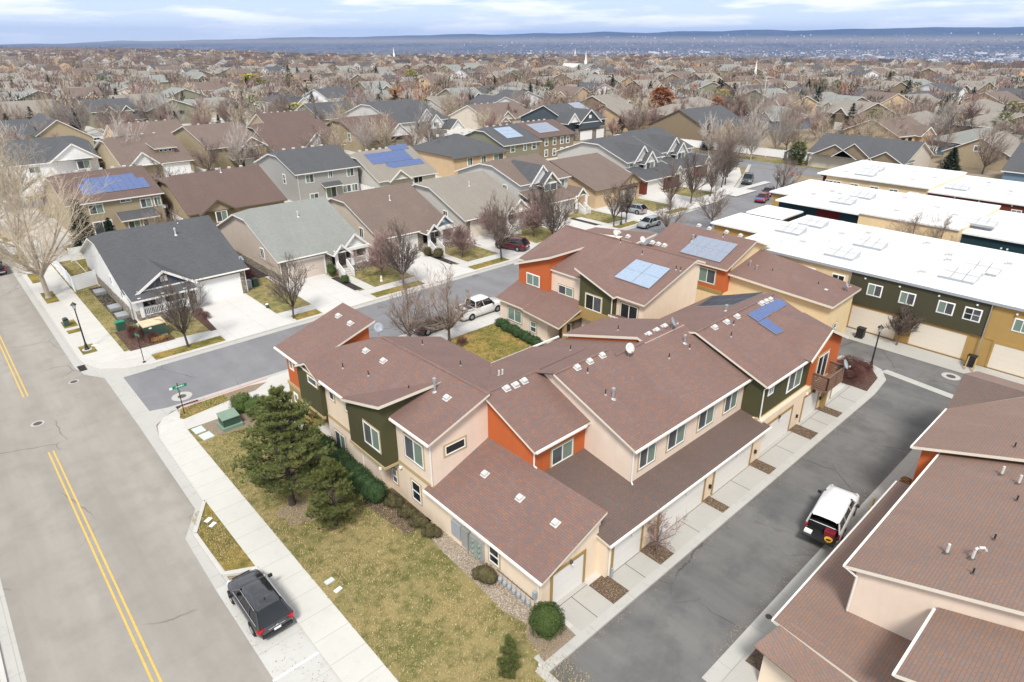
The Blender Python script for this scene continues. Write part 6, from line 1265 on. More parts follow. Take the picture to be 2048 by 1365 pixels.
    # fields of trees in the middle and far distance
    kinds=[bare_proto('bare_tree',31,9,3.6,.55,1.6,.15,'twig','bark',density=.78,tw=.028,levels=3,lab='a',org=(35,164,0)),bare_proto('bare_tree',32,10,4.2,.4,1.8,.17,'twigpale','barkpale',density=.78,tw=.03,levels=3,lab='a',org=(54,160,0)),bare_proto('bare_tree',33,8,3.2,.7,1.5,.13,'twigred','bark',density=.85,tw=.028,levels=3,lab='a',org=(70,190,0)),
        bare_proto('bare_tree',34,11,3.0,.95,1.8,.16,'twigwhite','barkpale',density=.8,tw=.026,levels=3,lab='a',org=(110,148,0)),bare_proto('bare_tree',35,8.5,4.0,.3,1.5,.16,'twigdark','bark',density=.8,tw=.026,levels=3,lab='a',org=(140,150,0))]
    kn=['brown grey','pale straw','reddish','whitish slender','dark spreading']; rng=random.Random(77)
    GR='leafless trees between the houses'
    sect=SECT
    pos=[(35,164.5,3,1.0,'whitish leafless tree in front of the brown roofed khaki house with shed dormer'),(53.4,147,3,.95,'whitish leafless tree in front of the tall khaki house'),(85,147,3,.9,'whitish leafless tree left of the white gabled dark brown house'),(106,153,3,.9,'slender whitish tree before the tall pale grey house'),(57,143,0,.8,'brown leafless thicket tree beside the tall khaki house garage'),(47,148,0,.8,'brown leafless tree between the khaki houses'),
        (24,100,0,.6,'bare tree behind the corner house yard'),(29.5,128,4,.8,'dark leafless tree between khaki solar house and umber roofed house'),(33,131,4,.8,'dark leafless tree above the umber roof'),(20,131,2,.8,'reddish leafless tree left above the solar house roof'),(16,133,2,.7,'reddish leafless tree at the upper left of the solar house'),
        (10.9,138,1,.9,'pale leafless tree above the left fenced yard'),(38,252,3,1.0,'whitish tree right of the narrow spruce'),(66,238,3,1.1,'tall whitish branching tree before the grey roofed street'),(64,232,0,.8,'brown tree beside the tall whitish tree')]
    for x,y in ((143,82),(147,84),(150,79),(153,88),(157,84),(160,78),(164,86),(163,74),(170,80),(158,92),(168,90),(173,72),(149,90)): pos.append((x,y,rng.choice((3,1,0,0)),rng.uniform(.75,1.1),None))
    for x,y in ((171,60),(176,66),(183,58),(188,64),(184,50),(200,52),(205,66),(196,40),(170,36),(205,36),(215,30)): pos.append((x,y,rng.choice((0,1,3,4)),rng.uniform(.8,1.15),None))
    for x,y in ((130,152),(126,146),(134,160),(160,150),(164,158),(122,200),(132,196),(140,186),(104,146),(96,143),(90,146),(76,145),(70,143),(165,128),(160,122),(190,160),(66,178),(96,180),(84,205),(60,215),(66,208),(46,215),(28,196),(20,194),(14,200)): pos.append((x,y,rng.choice((0,2,4,1)),rng.uniform(.7,1.0),None))
    houses=[(o.location.x,o.location.y) for o in bpy.data.objects if o.parent is None and o.get('category')=='house']
    hl=[]
    for o in bpy.data.objects:
        if o.parent is None and o.get('category')=='house':
            w_=o['label'].split(); q=[a for a in w_ if a in ('charcoal','taupe','umber','brown','grey','white','sage','khaki','beige','tan','brick','cream')][:1]; hl.append((o.location.x,o.location.y,(q[0] if q else 'neighbouring')+' house'))
    cand=[]
    r=195
    while r<1500:
        nA=int(r*R(94)/(7.5+r*.008))
        for k in range(nA):
            a=.8317495+R(47)-R(94)*(k+rng.random())/nA; rr=r+rng.uniform(-7,7); x,y=rr*math.cos(a),rr*math.sin(a); px=1024-1290*math.tan(a-.8317495)
            edge=3200 if px<150 else (3200-2100*(px-150)/500 if px<650 else 1180-400*min(1,(px-650)/1400))
            if rr>edge: continue
            if x<64 and y<200 and y<270: continue
            if x<190 and y<185 and y>20 and not(x>150 and y>120): continue
            if min((hx-x)**2+(hy-y)**2 for hx,hy in houses)<34: continue
            cand.append((rr,x,y,px))
        r+=8+r*.008
    cand.sort(); n=0; first=[True]*5; rest=[]
    allp=[(x,y,k,s,l) for x,y,k,s,l in pos]; 
    evs=[]
    for rr,x,y,px in cand:
        if rng.random()<.15 and len(evs)<230: evs.append((x,y,px,rr)); continue
        if len(allp)<298: allp.append((x,y,rng.choice((0,0,0,1,2,2,2,3,4)),rng.uniform(.6,1.1),(px,rr)))
        else: rest.append((x,y))
    cnt={}
    for x,y,k,s,l in allp:
        if not isinstance(l,str):
            if l is None: a=math.atan2(y,x); px=1024-1290*math.tan(a-.8317495); rr=math.hypot(x,y)
            else: px,rr=l
            band='near the white fence' if rr<190 else BAND(rr)
            hn=min(hl,key=lambda q:(q[0]-x)**2+(q[1]-y)**2)[2]; l=f'{kn[k]} leafless tree {band}, {sect(px)}'; l=l+' by '+hn if len((l+' by '+hn).split())<=16 else l
        if first[k]: first[k]=False; o=kinds[k]; o.location=(x,y,0); o.scale=(s,s,s); o['label']=l; o['group']=GR
        else: o=dup(kinds[k],(x,y,0),rng.uniform(0,6.28),s*rng.uniform(.92,1.08),l,group=GR)
    # evergreens: three shapes
    ev=[spruce(41,9,2.6,'spruce','a',(227,388,0),800),spruce(42,7,2.8,'needle','a',(240,380,0),800,True),spruce(43,8,1.6,'spruce','a',(250,370,0),650)]
    en=['dark pointed spruce','round dark green pine','slim dark green conifer']; ef=[True]*3
    man=[(227,372,0,1.3),(171,372,1,1.3),(300,372,0,1.0),(255,330,1,.9),(182,296,0,.9),(188,290,1,.8),(158,196,0,.9),(162,199,0,.85),(166,196,1,.9),(151,196,1,.8),(300,180,0,1),(310,183,1,1),(330,150,0,1),(247,108,0,1.2),(250,104,1,1),(215,76,1,1.1),(213,82,0,1.0)]
    evl=[(x,y,k,s) for x,y,k,s in man]+[(x,y,rng.randrange(3),rng.uniform(.6,1.15)) for x,y,px,rr in evs]
    for x,y,k,s in evl:
        a=math.atan2(y,x); px=1024-1290*math.tan(a-.8317495); rr=math.hypot(x,y); l=f'{en[k]} {BAND(rr)}, {sect(px)}'
        if ef[k]: ef[k]=False; o=ev[k]; o.location=(x,y,0); o.scale=(s,s,s); o['label']=l; o['group']='evergreens between the houses'
        else: dup(ev[k],(x,y,0),rng.uniform(0,6.28),s,l,group='evergreens between the houses')
    def leaftree(m,lab,org,h,rad,n): 
        t=spruce(int(h*7),h,rad,m,lab,org,n,True); t.name='leafy_tree'; t['category']='tree'; return t
    leaftree('orangeleaf','broad oak still holding rusty orange leaves beyond the navy house',(207,147,0),10.8,4.6,3800); leaftree('orangeleaf','small rusty leaved tree right of the big rusty oak',(224,134,0),7.5,2.6,1200)
    leaftree('yellowleaf','bright yellow green tree glowing in the left distance',(160,400,0),8.5,6.8,1500); leaftree('yellowleaf','yellow green rounded treetop behind the rusty oak',(250,148,0),8,3.6,900); leaftree('yellowleaf','yellowish tree behind the brown roofs on the left',(108,232,0),6,4.5,900); leaftree('yellowleaf','tall yellow green conifer at the centre of the distance',(248,366,0),9.5,4.2,1200)
    # distant tree mass, one mesh
    mb=MB(); cols=['twig','twigpale','twigred','twigdark','spruce','orangeleaf']; v,f,mi=mb.v,mb.f,mb.m
    r=1100
    while r<3300:
        for k in range(int(r*R(30)/9)):
            a=.8317495+R(45)-R(30)*rng.random(); rr=r+rng.uniform(-12,12); px=1024-1290*math.tan(a-.8317495); edge=3200 if px<150 else (3200-2100*(px-150)/500 if px<650 else 0)
            if rr<edge: rest.append((rr*math.cos(a),rr*math.sin(a)))
        r+=26+r*.012
    for x,y in rest:
        h=rng.uniform(5,10); w=h*rng.uniform(.3,.45); m=rng.choice((0,0,0,1,2,2,3,0,4 if rng.random()<.5 else 0,5 if rng.random()<.1 else 0)); far=x*x+y*y>1000*1000
        for _ in range(12 if far else (70 if x*x+y*y<500*500 else 36)):
            a=rng.uniform(0,6.283); u=rng.uniform(.2,1)*w; z=h*rng.uniform(.2,.92); z2=z+rng.uniform(.8,2.2); rr=rng.uniform(.16,.4)*(2.0 if far else 1.0); cx_,cy_=x+math.cos(a)*u,y+math.sin(a)*u; b=len(v); c2,s2=math.cos(a*5)*rr,math.sin(a*5)*rr
            v+=[(cx_-c2,cy_-s2,z),(cx_+c2,cy_+s2,z),(cx_+math.cos(a)*.7,cy_+math.sin(a)*.7,z2)]; f.append((b,b+1,b+2)); mi.append(m)
        b=len(v); v+=[(x-.15,y,0),(x+.15,y,0),(x,y,h*.6)]; f.append((b,b+1,b+2)); mi.append(3)
    tag(mb.build('distant_trees',cols),'haze of leafless treetops filling the far neighbourhood to its edge','trees',kind='stuff')
    print('trees',len(allp),len(evl),len(rest))
veg_trees()
# ================================================================= VEHICLES
def vehicle(label,cat,loc,rz,paintm,L,Wd,Ht,kind='suv',name='parked_car',open_back=False,simple=False):
    """local x forward. Lofted body, glass house, roof, wheels, lamps, mirrors"""
    t=thing(name,label,cat,loc); ORG[t.name]=(0,0,0); t.rotation_euler=(0,0,rz)
    w=Wd/2; zb=.24; belt=Ht*.60; hood=belt-.04; x0,x1=-L/2,L/2
    pick=kind=='pickup'; sed=kind=='sedan'
    bedf=x0+L*.30 if pick else None
    hx=x1-L*(.25 if not sed else .27)                      # cowl
    tx=x0+(L*.17 if sed else .05)                          # tail of cabin at belt
    st=[(x1,.52,.42,belt*.60),(x1-.07,.74,.30,hood*.76),(x1-.25,.90,zb,hood*.88),(x1-.6,.98,zb,hood*.95),(hx,1.0,zb,belt),((hx+x0)/2,1.0,zb,belt),(x0+.75,1.0,zb,belt+.02),(x0+.28,.96,zb,belt+(.0 if not sed else -.02)),(x0+.07,.86 if not pick else .94,.32,belt-(.08 if not pick else .0)),(x0,.72 if not pick else .90,.42,belt*.80)]
    X0=x0
    if open_back: st[-4:]=[(x0+1.3,1.0,zb,belt+.02),(x0+.95,.98,zb,belt),(x0+.90,.95,.32,belt*.66),(x0+.62,.88,.42,belt*.62)]; tx=x0+.66; x0=x0+.62
    body=MB(); rings=[]
    for x,ww,b,tz in st:
        h=tz-b; W2=w*ww; r=[(-W2*.90,b),(-W2*.99,b+h*.25),(-W2,b+h*.55),(-W2*.97,b+h*.86),(-W2*.88,tz),(-W2*.45,tz+.03),(W2*.45,tz+.03),(W2*.88,tz),(W2*.97,b+h*.86),(W2,b+h*.55),(W2*.99,b+h*.25),(W2*.90,b)]
        k=len(body.v); body.v+=[(x,y,z) for y,z in r]; rings.append(k)
    n=12
    for a,b in zip(rings,rings[1:]):
        for i in range(n): j=(i+1)%n; body.f.append((a+i,b+i,b+j,a+j)); body.m.append(0)
    body.f.append(tuple(rings[0]+i for i in range(n))); body.m.append(0); body.f.append(tuple(rings[-1]+i for i in range(n))[::-1]); body.m.append(0)
    bo=body.build('body',paintm,t,smooth=True)
    # glass house
    cab0=(bedf+.05) if pick else tx; ra,rb=(cab0+(.58 if not sed else .62) if not pick else cab0+.12),hx-(.80 if not pick else .66)
    if open_back: ra=cab0
    wt=w*.68 if not pick and not open_back else w*.76; g=MB()
    B=[(cab0,-w*.90,belt),(hx,-w*.88,belt),(hx,w*.88,belt),(cab0,w*.90,belt)]; T=[(ra,-wt,Ht-.07),(rb,-wt*.97,Ht-.07),(rb,wt*.97,Ht-.07),(ra,wt,Ht-.07)]
    for i in range(4):
        if open_back and i==3: continue
        j=(i+1)%4; g.poly([B[i],B[j],T[j],T[i]])
    g.build('windows','g_car',t)
    rf=MB(); o=.03
    rr=[(ra-o,.80),(ra+.12,.98),((ra+rb)/2,1.0),(rb-.15,.98),(rb+o,.86)]; ks=[]
    for x,q in rr:
        k=len(rf.v); ks.append(k); e=.0 if x in (rr[1][0],rr[2][0],rr[3][0]) else -.035
        rf.v+=[(x,-wt*q*1.03,Ht-.10),(x,-wt*q*.9,Ht-.025+e),(x,-wt*q*.45,Ht+e),(x,wt*q*.45,Ht+e),(x,wt*q*.9,Ht-.025+e),(x,wt*q*1.03,Ht-.10)]
    for a,b in zip(ks,ks[1:]):
        for i in range(5): rf.f.append((a+i,b+i,b+i+1,a+i+1)); rf.m.append(0)
    rf.build('roof',paintm,t,smooth=True)
    pl=MB(); 
    for i,j in ((0,0),(1,1),(2,2),(3,3)): pl.tube(B[i],T[j],.05,.045,5)
    for s in (-1,1):
        for f in ((.45,) if sed or pick else (.36,.72)):
            a=Vector(B[0 if s<0 else 3]).lerp(Vector(B[1 if s<0 else 2]),f); b=Vector(T[0 if s<0 else 3]).lerp(Vector(T[1 if s<0 else 2]),f); pl.tube(a,b,.04,.035,4)
    pl.build('pillars',paintm,t)
    # wheels
    R_=.36 if kind!='sedan' else .32; 
    for sx_ in (x1-L*.19,x0+L*.21):
        for s in (-1,1):
            y=s*(w-.10); wh=MB().tube((sx_,y-.11,R_),(sx_,y+.11,R_),R_,n=16,caps=True).build('wheel','tyre',t); MB().tube((sx_,y+s*.10,R_),(sx_,y+s*.125,R_),R_*.62,R_*.5,n=12,caps=True).build('rim','rim',wh)
    ar=MB()
    for sx_ in (x1-L*.19,x0+L*.21):
        for s in (-1,1):
            for k in range(9):
                a=math.pi*k/9; b=math.pi*(k+1)/9; rr_=R_+.07; ar.poly([(sx_+rr_*math.cos(a),s*(w+.004),R_+rr_*math.sin(a)),(sx_+rr_*math.cos(b),s*(w+.004),R_+rr_*math.sin(b)),(sx_+(R_-.02)*math.cos(b),s*(w+.004),R_+(R_-.02)*math.sin(b)),(sx_+(R_-.02)*math.cos(a),s*(w+.004),R_+(R_-.02)*math.sin(a))])
    ar.build('wheel_arch','tyre',t)
    for s in (-1,1):
        MB().rbox((x1-.20,s*w*.74,hood*.76),(.26,.20,.12),-s*.6).build('headlight','headl',t)
        if pick: MB().box(x0-.012,x0+.12,min(s*w*.80,s*w*.95),max(s*w*.80,s*w*.95),belt*.60,belt*.98).build('taillight','tail',t)
        elif open_back: MB().rbox((x0+.10,s*w*.90,belt*.72),(.12,.10,.34)).build('taillight','tail',t)
        else: MB().rbox((x0+.12,s*w*.80,belt*.86),(.26,.30,.20),s*.55,ry=-.25).build('taillight','tail',t)
        m=MB().rbox((hx-.35,s*(w+.10),belt+.08),(.12,.20,.15)).build('mirror','black',t)
    if not simple:
        MB().box(x0-.05,x0+.10,-w*.82,w*.82,.40,.55).build('rear_bumper','chrome' if pick else 'black',t); MB().box(x0-.065,x0-.04,-.17,.17,.60 if not pick else .46,.72 if not pick else .56).build('licence_plate','whitepaint',t)
        if not pick and not sed: MB().box(x0-.03,x0+.02,-.42,.42,.78,.82).build('trim_strip','chrome',t)
        MB().box(x1-.09,x1+.02,-w*.5,w*.5,hood*.55,hood*.78).build('grille','black',t)
    if pick:
        bd=MB().box(x0+.08,bedf-.05,-w*.78,w*.78,belt-.38,belt+.045); bd.build('bed_liner','black',t)
        rl=MB().box(x0+.02,bedf,-w*.96,-w*.78,belt,belt+.08).box(x0+.02,bedf,w*.78,w*.96,belt,belt+.08).box(x0,x0+.08,-w*.78,w*.78,belt-.3,belt+.08).build('bed_rail',paintm,t)
    return t
def traffic():
    t=vehicle('black SUV parked in the concrete bay at the kerb, its rear toward the camera','car',(6.72,26.6,0),math.pi/2,'p_black',4.5,1.86,1.64,'suv')
    t.location.z=.012
    MB().rbox((-1.15,0,1.68),(.12,.03,.09)).build('antenna','black',t); MB().rbox((-2.30,0,.86),(.02,.11,.09)).build('badge','chrome',t)
    # white truck with its back open
    for s in (-1,1): MB().tube((-1.9,s*.86,1.02),(1.0,s*.85,1.03),.014,n=4).tube((-1.45,s*.67,1.55),(.25,s*.66,1.56),.014,n=4).build('window_trim','chrome',t)
    t=vehicle('white enclosed truck in the alley with open back and dropped tailgate','pickup truck',(34.75,9.72,0),R(8.4),'p_white',5.6,1.98,1.86,'suv',name='parked_truck',open_back=True)
    t.location.z=.008
    MB().box(-3.02,-2.21,-.88,.88,.76,.84).build('tailgate','black',t); MB().box(-1.86,-1.0,-.82,.82,1.15,1.19).box(-1.05,-1.0,-.78,.78,1.19,1.7).box(-2.18,-1.84,-.8,.8,.70,.78).box(-2.0,-1.90,-.84,.84,.74,1.13).build('cargo_shade','dark',t)  # near black slabs stand in for the shade inside the open back
    M['maroonbox']=plain('dull dark red enamel',(.20,.018,.03),.5,var=.15)
    def load(nm,lab,cat,mb,m,loc):
        M4=Matrix.Translation(Vector((34.75,9.72,.008)))@Matrix.Rotation(R(8.4),4,'Z'); p=M4@Vector(loc); o=mb.build(nm,m); o.location=p; o.rotation_euler=(0,0,R(8.4)); tag(o,lab,cat)
    load('tool_box','red tool box in the open back of the white truck','box',MB().box(-.2,.2,-.26,.26,0,.30).box(-.22,.22,-.28,.28,.30,.36).box(-.12,.12,-.02,.02,.36,.42),'maroonbox',(-2.30,-.44,.85))
    mb=MB()
    for k in range(4):
        for i in range(16): a=6.283*i/16; b=6.283*(i+1)/16; r=.17+.012*k; mb.tube((r*math.cos(a),r*math.sin(a),.03+.03*k),(r*math.cos(b),r*math.sin(b),.03+.03*k),.018,n=5)
    M['yellowhose']=plain('yellow hose',(.75,.42,.04),.5,var=.1); load('hose_coil','coiled yellow hose lying on the dropped tailgate of the white truck','hose',mb,'yellowhose',(-2.76,-.50,.845))
    load('paper_sack','small white sack on the left of the dropped tailgate','sack',MB().prism([(-.16,-.2,.12),(.16,-.2,.08),(.18,.2,.1),(-.14,.2,.14)],0),'whitepaint',(-2.65,.62,.845))
    vehicle('white pickup truck parked along the near kerb by the courtyard lawn','pickup truck',(40.2,49.35,.01),0,'p_white',5.9,2.0,1.92,'pickup',name='parked_truck')
    vehicle('black car parked behind the white pickup, half hidden by the courtyard tree','car',(34.2,49.25,.01),0,'p_black',4.6,1.85,1.6,'suv')
    vehicle('maroon SUV parked across the driveway end beside the red hydrant','car',(58.4,64.1,.13),R(108),'p_maroon',4.8,1.9,1.72,'suv')
    vehicle('silver car parked at the far kerb, seen past the dark satellite dishes','car',(82.3,58.6,.01),math.pi,'p_silver',4.7,1.8,1.5,'suv',simple=True)
    vehicle('dark grey pickup truck parked at the street bend','pickup truck',(124.6,65.6,.01),R(205),'p_grey',5.8,2.0,1.9,'pickup',name='parked_truck',simple=True)
    t=vehicle('red sedan parked near the black lamp with a blue cover on its nose','car',(111.4,55.3,.01),R(195),'p_red',4.6,1.8,1.42,'sedan',simple=True); MB().rbox((2.05,0,.72),(.55,1.5,.06),0,ry=.25).build('nose_cover','blue',t)
    vehicle('maroon car parked just beyond the red sedan','car',(116.6,57.0,.01),R(197),'p_maroon',4.5,1.8,1.5,'suv',simple=True)
    vehicle('white car parked in the side street left of the brown roofs','car',(41,219.5,.14),R(20),'p_white',4.6,1.8,1.5,'sedan',simple=True)
    vehicle('dark pickup truck parked at the left edge, its tail toward the camera','pickup truck',(4.1,101.6,.01),math.pi/2,'p_navy',5.6,1.95,1.85,'pickup',name='parked_truck')
    vehicle('silver car parked ahead of the dark pickup at the left edge','car',(4.3,108.6,.01),math.pi/2,'p_silver',4.6,1.85,1.6,'suv',simple=True)
    vehicle('dark silver car parked on the driveway behind two close street trees','car',(87.3,65.6,.13),R(95),'p_silver',4.7,1.85,1.6,'suv',simple=True)
    # a few small ones
    for x,y,rz,m,l in ((47,149.6-4,0,'p_navy','dark car parked on the back street by the tall khaki house'),(113.5,150.8,.2,'p_black','black car in front of the tall cream gabled house'),(191.5,53.5,.3,'p_white','white car parked by the white fence near the tan gable')): vehicle(l,'car',(x,y,.14),rz,m,4.6,1.8,1.5,'suv',simple=True)
traffic()
# ================================================================= STREET FURNITURE
def lamp(x,y,h,lab,z=.12,big=1.0):
    t=thing('street_lamp',lab,'street lamp',(x,y,z)); MB().lathe((x,y,z),[(.22,0),(.22,.12),(.15,.2),(.13,.5),(.085,.62),(.075,.7)],12).build('lamp_base','black',t)
    MB().tube((x,y,z+.65),(x,y,z+h-.75),.075,.05,10).lathe((x,y,z+h-.75),[(.05,0),(.1,.05),(.05,.1),(.12,.17)],8).build('pole','black',t)
    MB().lathe((x,y,z+h-.58),[(.10,0),(.20,.36)],8).build('lantern_glass','lamp_glass',t)
    mb=MB().lathe((x,y,z+h-.22),[(.27,0),(.22,.06),(.12,.16),(.04,.19),(.035,.26),(.0,.3)],8)
    for i in range(4): a=math.pi/4+i*math.pi/2; mb.tube((x+.1*math.cos(a),y+.1*math.sin(a),z+h-.58),(x+.205*math.cos(a),y+.205*math.sin(a),z+h-.22),.012,n=4)
    mb.build('lantern_cap','black',t); return t
lamp(7.3,67.4,4.75,'black lamp post standing in its grass square near the intersection corner'); lamp(57.55,16.1,4.1,'black lamp post at the tip of the kerbed shrub island in the alley'); lamp(115.4,54.9,4.2,'black lamp post near the red sedan on the far street')
lamp(79.7,62.0,3.6,'slim lamp post between street trees by the silver car')
def flat_things():
    def o(name,lab,cat,mb,m,org=None): q=mb.build(name,m,org=org); tag(q,lab,cat); return q
    MB_=MB
    tag(MB().lathe((7.3,67.4,.125),[(.0,.03),(.42,.03),(.42,0)],16).build('lamp_footing','conc'),'round concrete footing under the left lamp post','footing')
    # street name sign
    x,y=10.2,49.1; t=thing('street_sign','green street name sign on a dark pole at the near corner','sign',(x,y,.12))
    MB().tube((x,y,.12),(x,y,2.75),.035,n=8).lathe((x,y,2.75),[(.035,0),(.05,.05),(0,.12)],8).build('pole','black',t)
    b=MB().rbox((x+.02,y,2.52),(1.25,.03,.25)).build('sign_blade','signgreen',t); b2=MB().rbox((x,y,2.28),(.03,.85,.2)).build('sign_blade','signgreen',t)
    mb=MB(); 
    for k,(dx,w_) in enumerate(((-.12,.05),(-.05,.03),(.04,.06),(.13,.05),(.21,.03),(.29,.06),(.40,.04))): mb.rbox((x+dx,y-.02,2.52+(.01 if k%2 else 0)),(w_,.012,.13 if k%3 else .10))
    mb.build('sign_lettering','whitepaint',b); MB().rbox((x-.5,y-.02,2.52),(.22,.012,.2)).build('sign_emblem','whitepaint',b)
    x,y=10.5,60.9; t=thing('sign_pole','thin dark sign pole in front of the large green utility cabinet','pole',(x,y,.12)); MB().tube((x,y,.12),(x,y,2.9),.032,n=8).build('pole','black',t); MB().box(x-.13,x+.13,y-.13,y+.13,.12,.16).build('base_plate','black',t); MB().rbox((x,y,2.8),(.03,.6,.2),.3).build('sign_blade','signgreen',t)
    x,y=126.6,57.6; t=thing('stop_sign','red stop sign beyond the white flat roofs at the end of the street','sign',(x,y,.1)); MB().tube((x,y,0),(x,y,2.4),.04,n=6).build('pole','greymetal',t)
    q=MB(); q.tube((x+.02,y,2.5),(x-.02,y-.0,2.5),.40,n=8,caps=True); s=q.build('sign_plate','stopred',t)
    cu=bpy.data.curves.new('stop_text','FONT'); cu.body='STOP'; cu.size=.26; cu.align_x='CENTER'; cu.align_y='CENTER'; tmp=bpy.data.objects.new('stop_text',cu); COL.objects.link(tmp)
    dg=bpy.context.evaluated_depsgraph_get(); me=bpy.data.meshes.new_from_object(tmp.evaluated_get(dg)); bpy.data.objects.remove(tmp); me.materials.clear(); me.materials.append(M['whitepaint'])
    lt=bpy.data.objects.new('sign_lettering',me); COL.objects.link(lt); lt.parent=s; lt.location=(-.035,0,2.4); lt.rotation_euler=(math.pi/2,0,-math.pi/2)
    x,y=64.2,60.9; t=thing('fire_hydrant','red fire hydrant in the strip beside the maroon SUV','hydrant',(x,y,.12)); MB().lathe((x,y,.12),[(.16,0),(.16,.05),(.11,.08),(.11,.55),(.14,.58),(.13,.68),(.06,.78),(0,.8)],10).build('hydrant_body','red',t); MB().tube((x-.2,y,.55),(x+.2,y,.55),.06,n=8,caps=True).tube((x,y-.22,.5),(x,y,.5),.075,n=8,caps=True).build('outlet','red',t)
    # manholes
    def man(x,y,lab,r=.32,col=.62,z=.012):
        q=tag(MB().lathe((x,y,z),[(.0,.006),(col,.006),(col,0)],24).build('manhole_collar','gutter'),lab,'manhole'); MB().lathe((x,y,z+.004),[(0,.006),(r,.006),(r,0)],20).build('manhole_cover','ironwork',q)
    man(11.0,52.3,'round manhole with wide pale collar in the street beside the sign',.33,.78); man(1.5,55.4,'small round manhole on the left road between the yellow lines',.3,.45); man(5.0,61.2,'small manhole on the left road near the corner',.28,.4); man(61.2,10.8,'manhole with wide pale collar in the alley near the garage row',.36,.72)
    for x,y,a,b,l in ((10.9,50.62,1.7,.5,'iron storm drain grate against the faded red kerb'),(6.1,63.6,.6,1.3,'iron storm drain grate at the far road corner')):
        q=tag(MB().box(x-a/2,x+a/2,y-b/2,y+b/2,.01,.03).build('drain_grate','ironwork'),l,'grate'); mb=MB(); n=9
        for i in range(n):
            if a>b: u=x-a/2+a*(i+.5)/n; mb.box(u-.05,u+.05,y-b/2+.04,y+b/2-.04,.03,.036)
            else: u=y-b/2+b*(i+.5)/n; mb.box(x-a/2+.04,x+a/2-.04,u-.05,u+.05,.03,.036)
        mb.build('grate_slots','dark',q)
    tag(MB().lathe((25.5,8.75,.012),[(0,.006),(.17,.006),(.17,0)],14).build('drain_cover','ironwork'),'small dark drain cover in the right alley gutter','drain cover')
    def lid(x,y,a,b,rz,m,l,h=.05): q=tag(MB().rbox((x,y,.13+h/2),(a,b,h),rz).build('ground_box',m),l,'utility box'); MB().rbox((x,y,.13+h+.003),(a*.88,b*.85,.008),rz).build('lid_panel',m,q)
    lid(10.2,45.9,.75,.95,.05,'concgrey','large pale utility lid nearest the sidewalk corner, left of the pair'); lid(10.35,44.7,.8,.95,.08,'concgrey','large pale utility lid beside its twin near the green transformer')
    lid(10.2,25.8,.5,.32,.1,'concgrey','grey green utility lid in the lawn beside the sidewalk'); lid(10.25,24.95,.42,.24,.2,'whitepaint','small white utility lid in the lawn beside the sidewalk')
    lid(7.15,35.2,.42,.28,.5,'whitepaint','white lid in the small kerbed grass patch, upper one'); lid(7.2,34.6,.42,.26,.5,'whitepaint','white lid in the small kerbed grass patch, lower one'); lid(8.0,67.9,.5,.3,0,'whitepaint','white lid beside the left lamp post footing')
    # transformer
    x,y=12.2,45.0; t=thing('transformer_box','faded green transformer box on the bare dirt near the corner','transformer',(x,y,.12)); MB().box(x-.75,x+.75,y-.7,y+.7,.12,.38).build('plinth','greenlight',t); MB().prism([(x-.6,y-.5,1.0),(x+.6,y-.5,1.0),(x+.6,y+.55,1.12),(x-.6,y+.55,1.12)],.38).build('cabinet','greenmetal',t); MB().slab([(x-.65,y-.56,1.03),(x+.65,y-.56,1.03),(x+.65,y+.6,1.17),(x-.65,y+.6,1.17)],.06).build('lid',['greenlight','greenlight'],t)
    x,y=13.0,66.6; t=thing('utility_cabinet','large green utility cabinet with rusty pale lid in the mulch bed','cabinet',(x,y,.12)); MB().box(x-1.0,x+1.0,y-.85,y+.85,.12,1.45).build('cabinet','greenmetal',t); MB().box(x-1.04,x+1.04,y-.9,y+.9,1.45,1.55).build('lid','rust',t); MB().box(x-1.0,x+1.0,y-.88,y-.85,.15,.35).build('plinth','greenlight',t); MB().box(x-.55,x-.3,y-.885,y-.86,1.2,1.32).build('notice_plate','whitepaint',t)
    x,y=10.9,70.2; t=thing('utility_cabinet','small green utility pedestal left of the brown shrubs','cabinet',(x,y,.12)); MB().box(x-.38,x+.38,y-.3,y+.3,.12,1.0).build('cabinet','greenmetal',t); MB().box(x-.41,x+.41,y-.33,y+.33,1.0,1.07).build('lid','signgreen',t)
    x,y=7.1,75.2; t=thing('mail_pedestal','dark green domed pedestal box in the verge by the left road','pedestal',(x,y,.12)); MB().prism([(x-.24,y-.28,.75),(x+.24,y-.28,.75),(x+.24,y+.28,.75),(x-.24,y+.28,.75)],.12).build('cabinet','greenmetal',t); mb=MB()
    for i in range(7):
        a=math.pi*i/7; b=math.pi*(i+1)/7; mb.poly([(x+.25*math.cos(a),y-.3,.75+.2*math.sin(a)),(x+.25*math.cos(a),y+.3,.75+.2*math.sin(a)),(x+.25*math.cos(b),y+.3,.75+.2*math.sin(b)),(x+.25*math.cos(b),y-.3,.75+.2*math.sin(b))][::-1])
    mb.build('domed_lid','greenmetal',t)
    x,y=27.1-.2,66.2; t=thing('utility_pedestal','tiny green pedestal on the lawn by the second street tree','pedestal',(23.2+1,66,.12)); MB().lathe((24.2,66,.12),[(.16,0),(.16,.35),(.0,.4)],10).build('cabinet','greenmetal',t); MB().lathe((24.2,66,.5),[(.17,0),(.17,.07),(0,.09)],10).build('lid','whitepaint',t)
    # garden statue
    x,y=42.3-5.2,63.9+1.6; t=thing('garden_statue','small pale garden statue on the lawn of the grey green bungalow','statue',(37.5,65,.12)); MB().lathe((37.9,64.9,.12),[(.2,0),(.18,.1),(.12,.3),(.15,.5),(.08,.62)],9).build('statue_body','trimcream',t); MB().lathe((37.9,64.9,.74),[(.0,-.1),(.09,-.03),(.09,.05),(0,.13)],8).build('statue_head','trimcream',t)
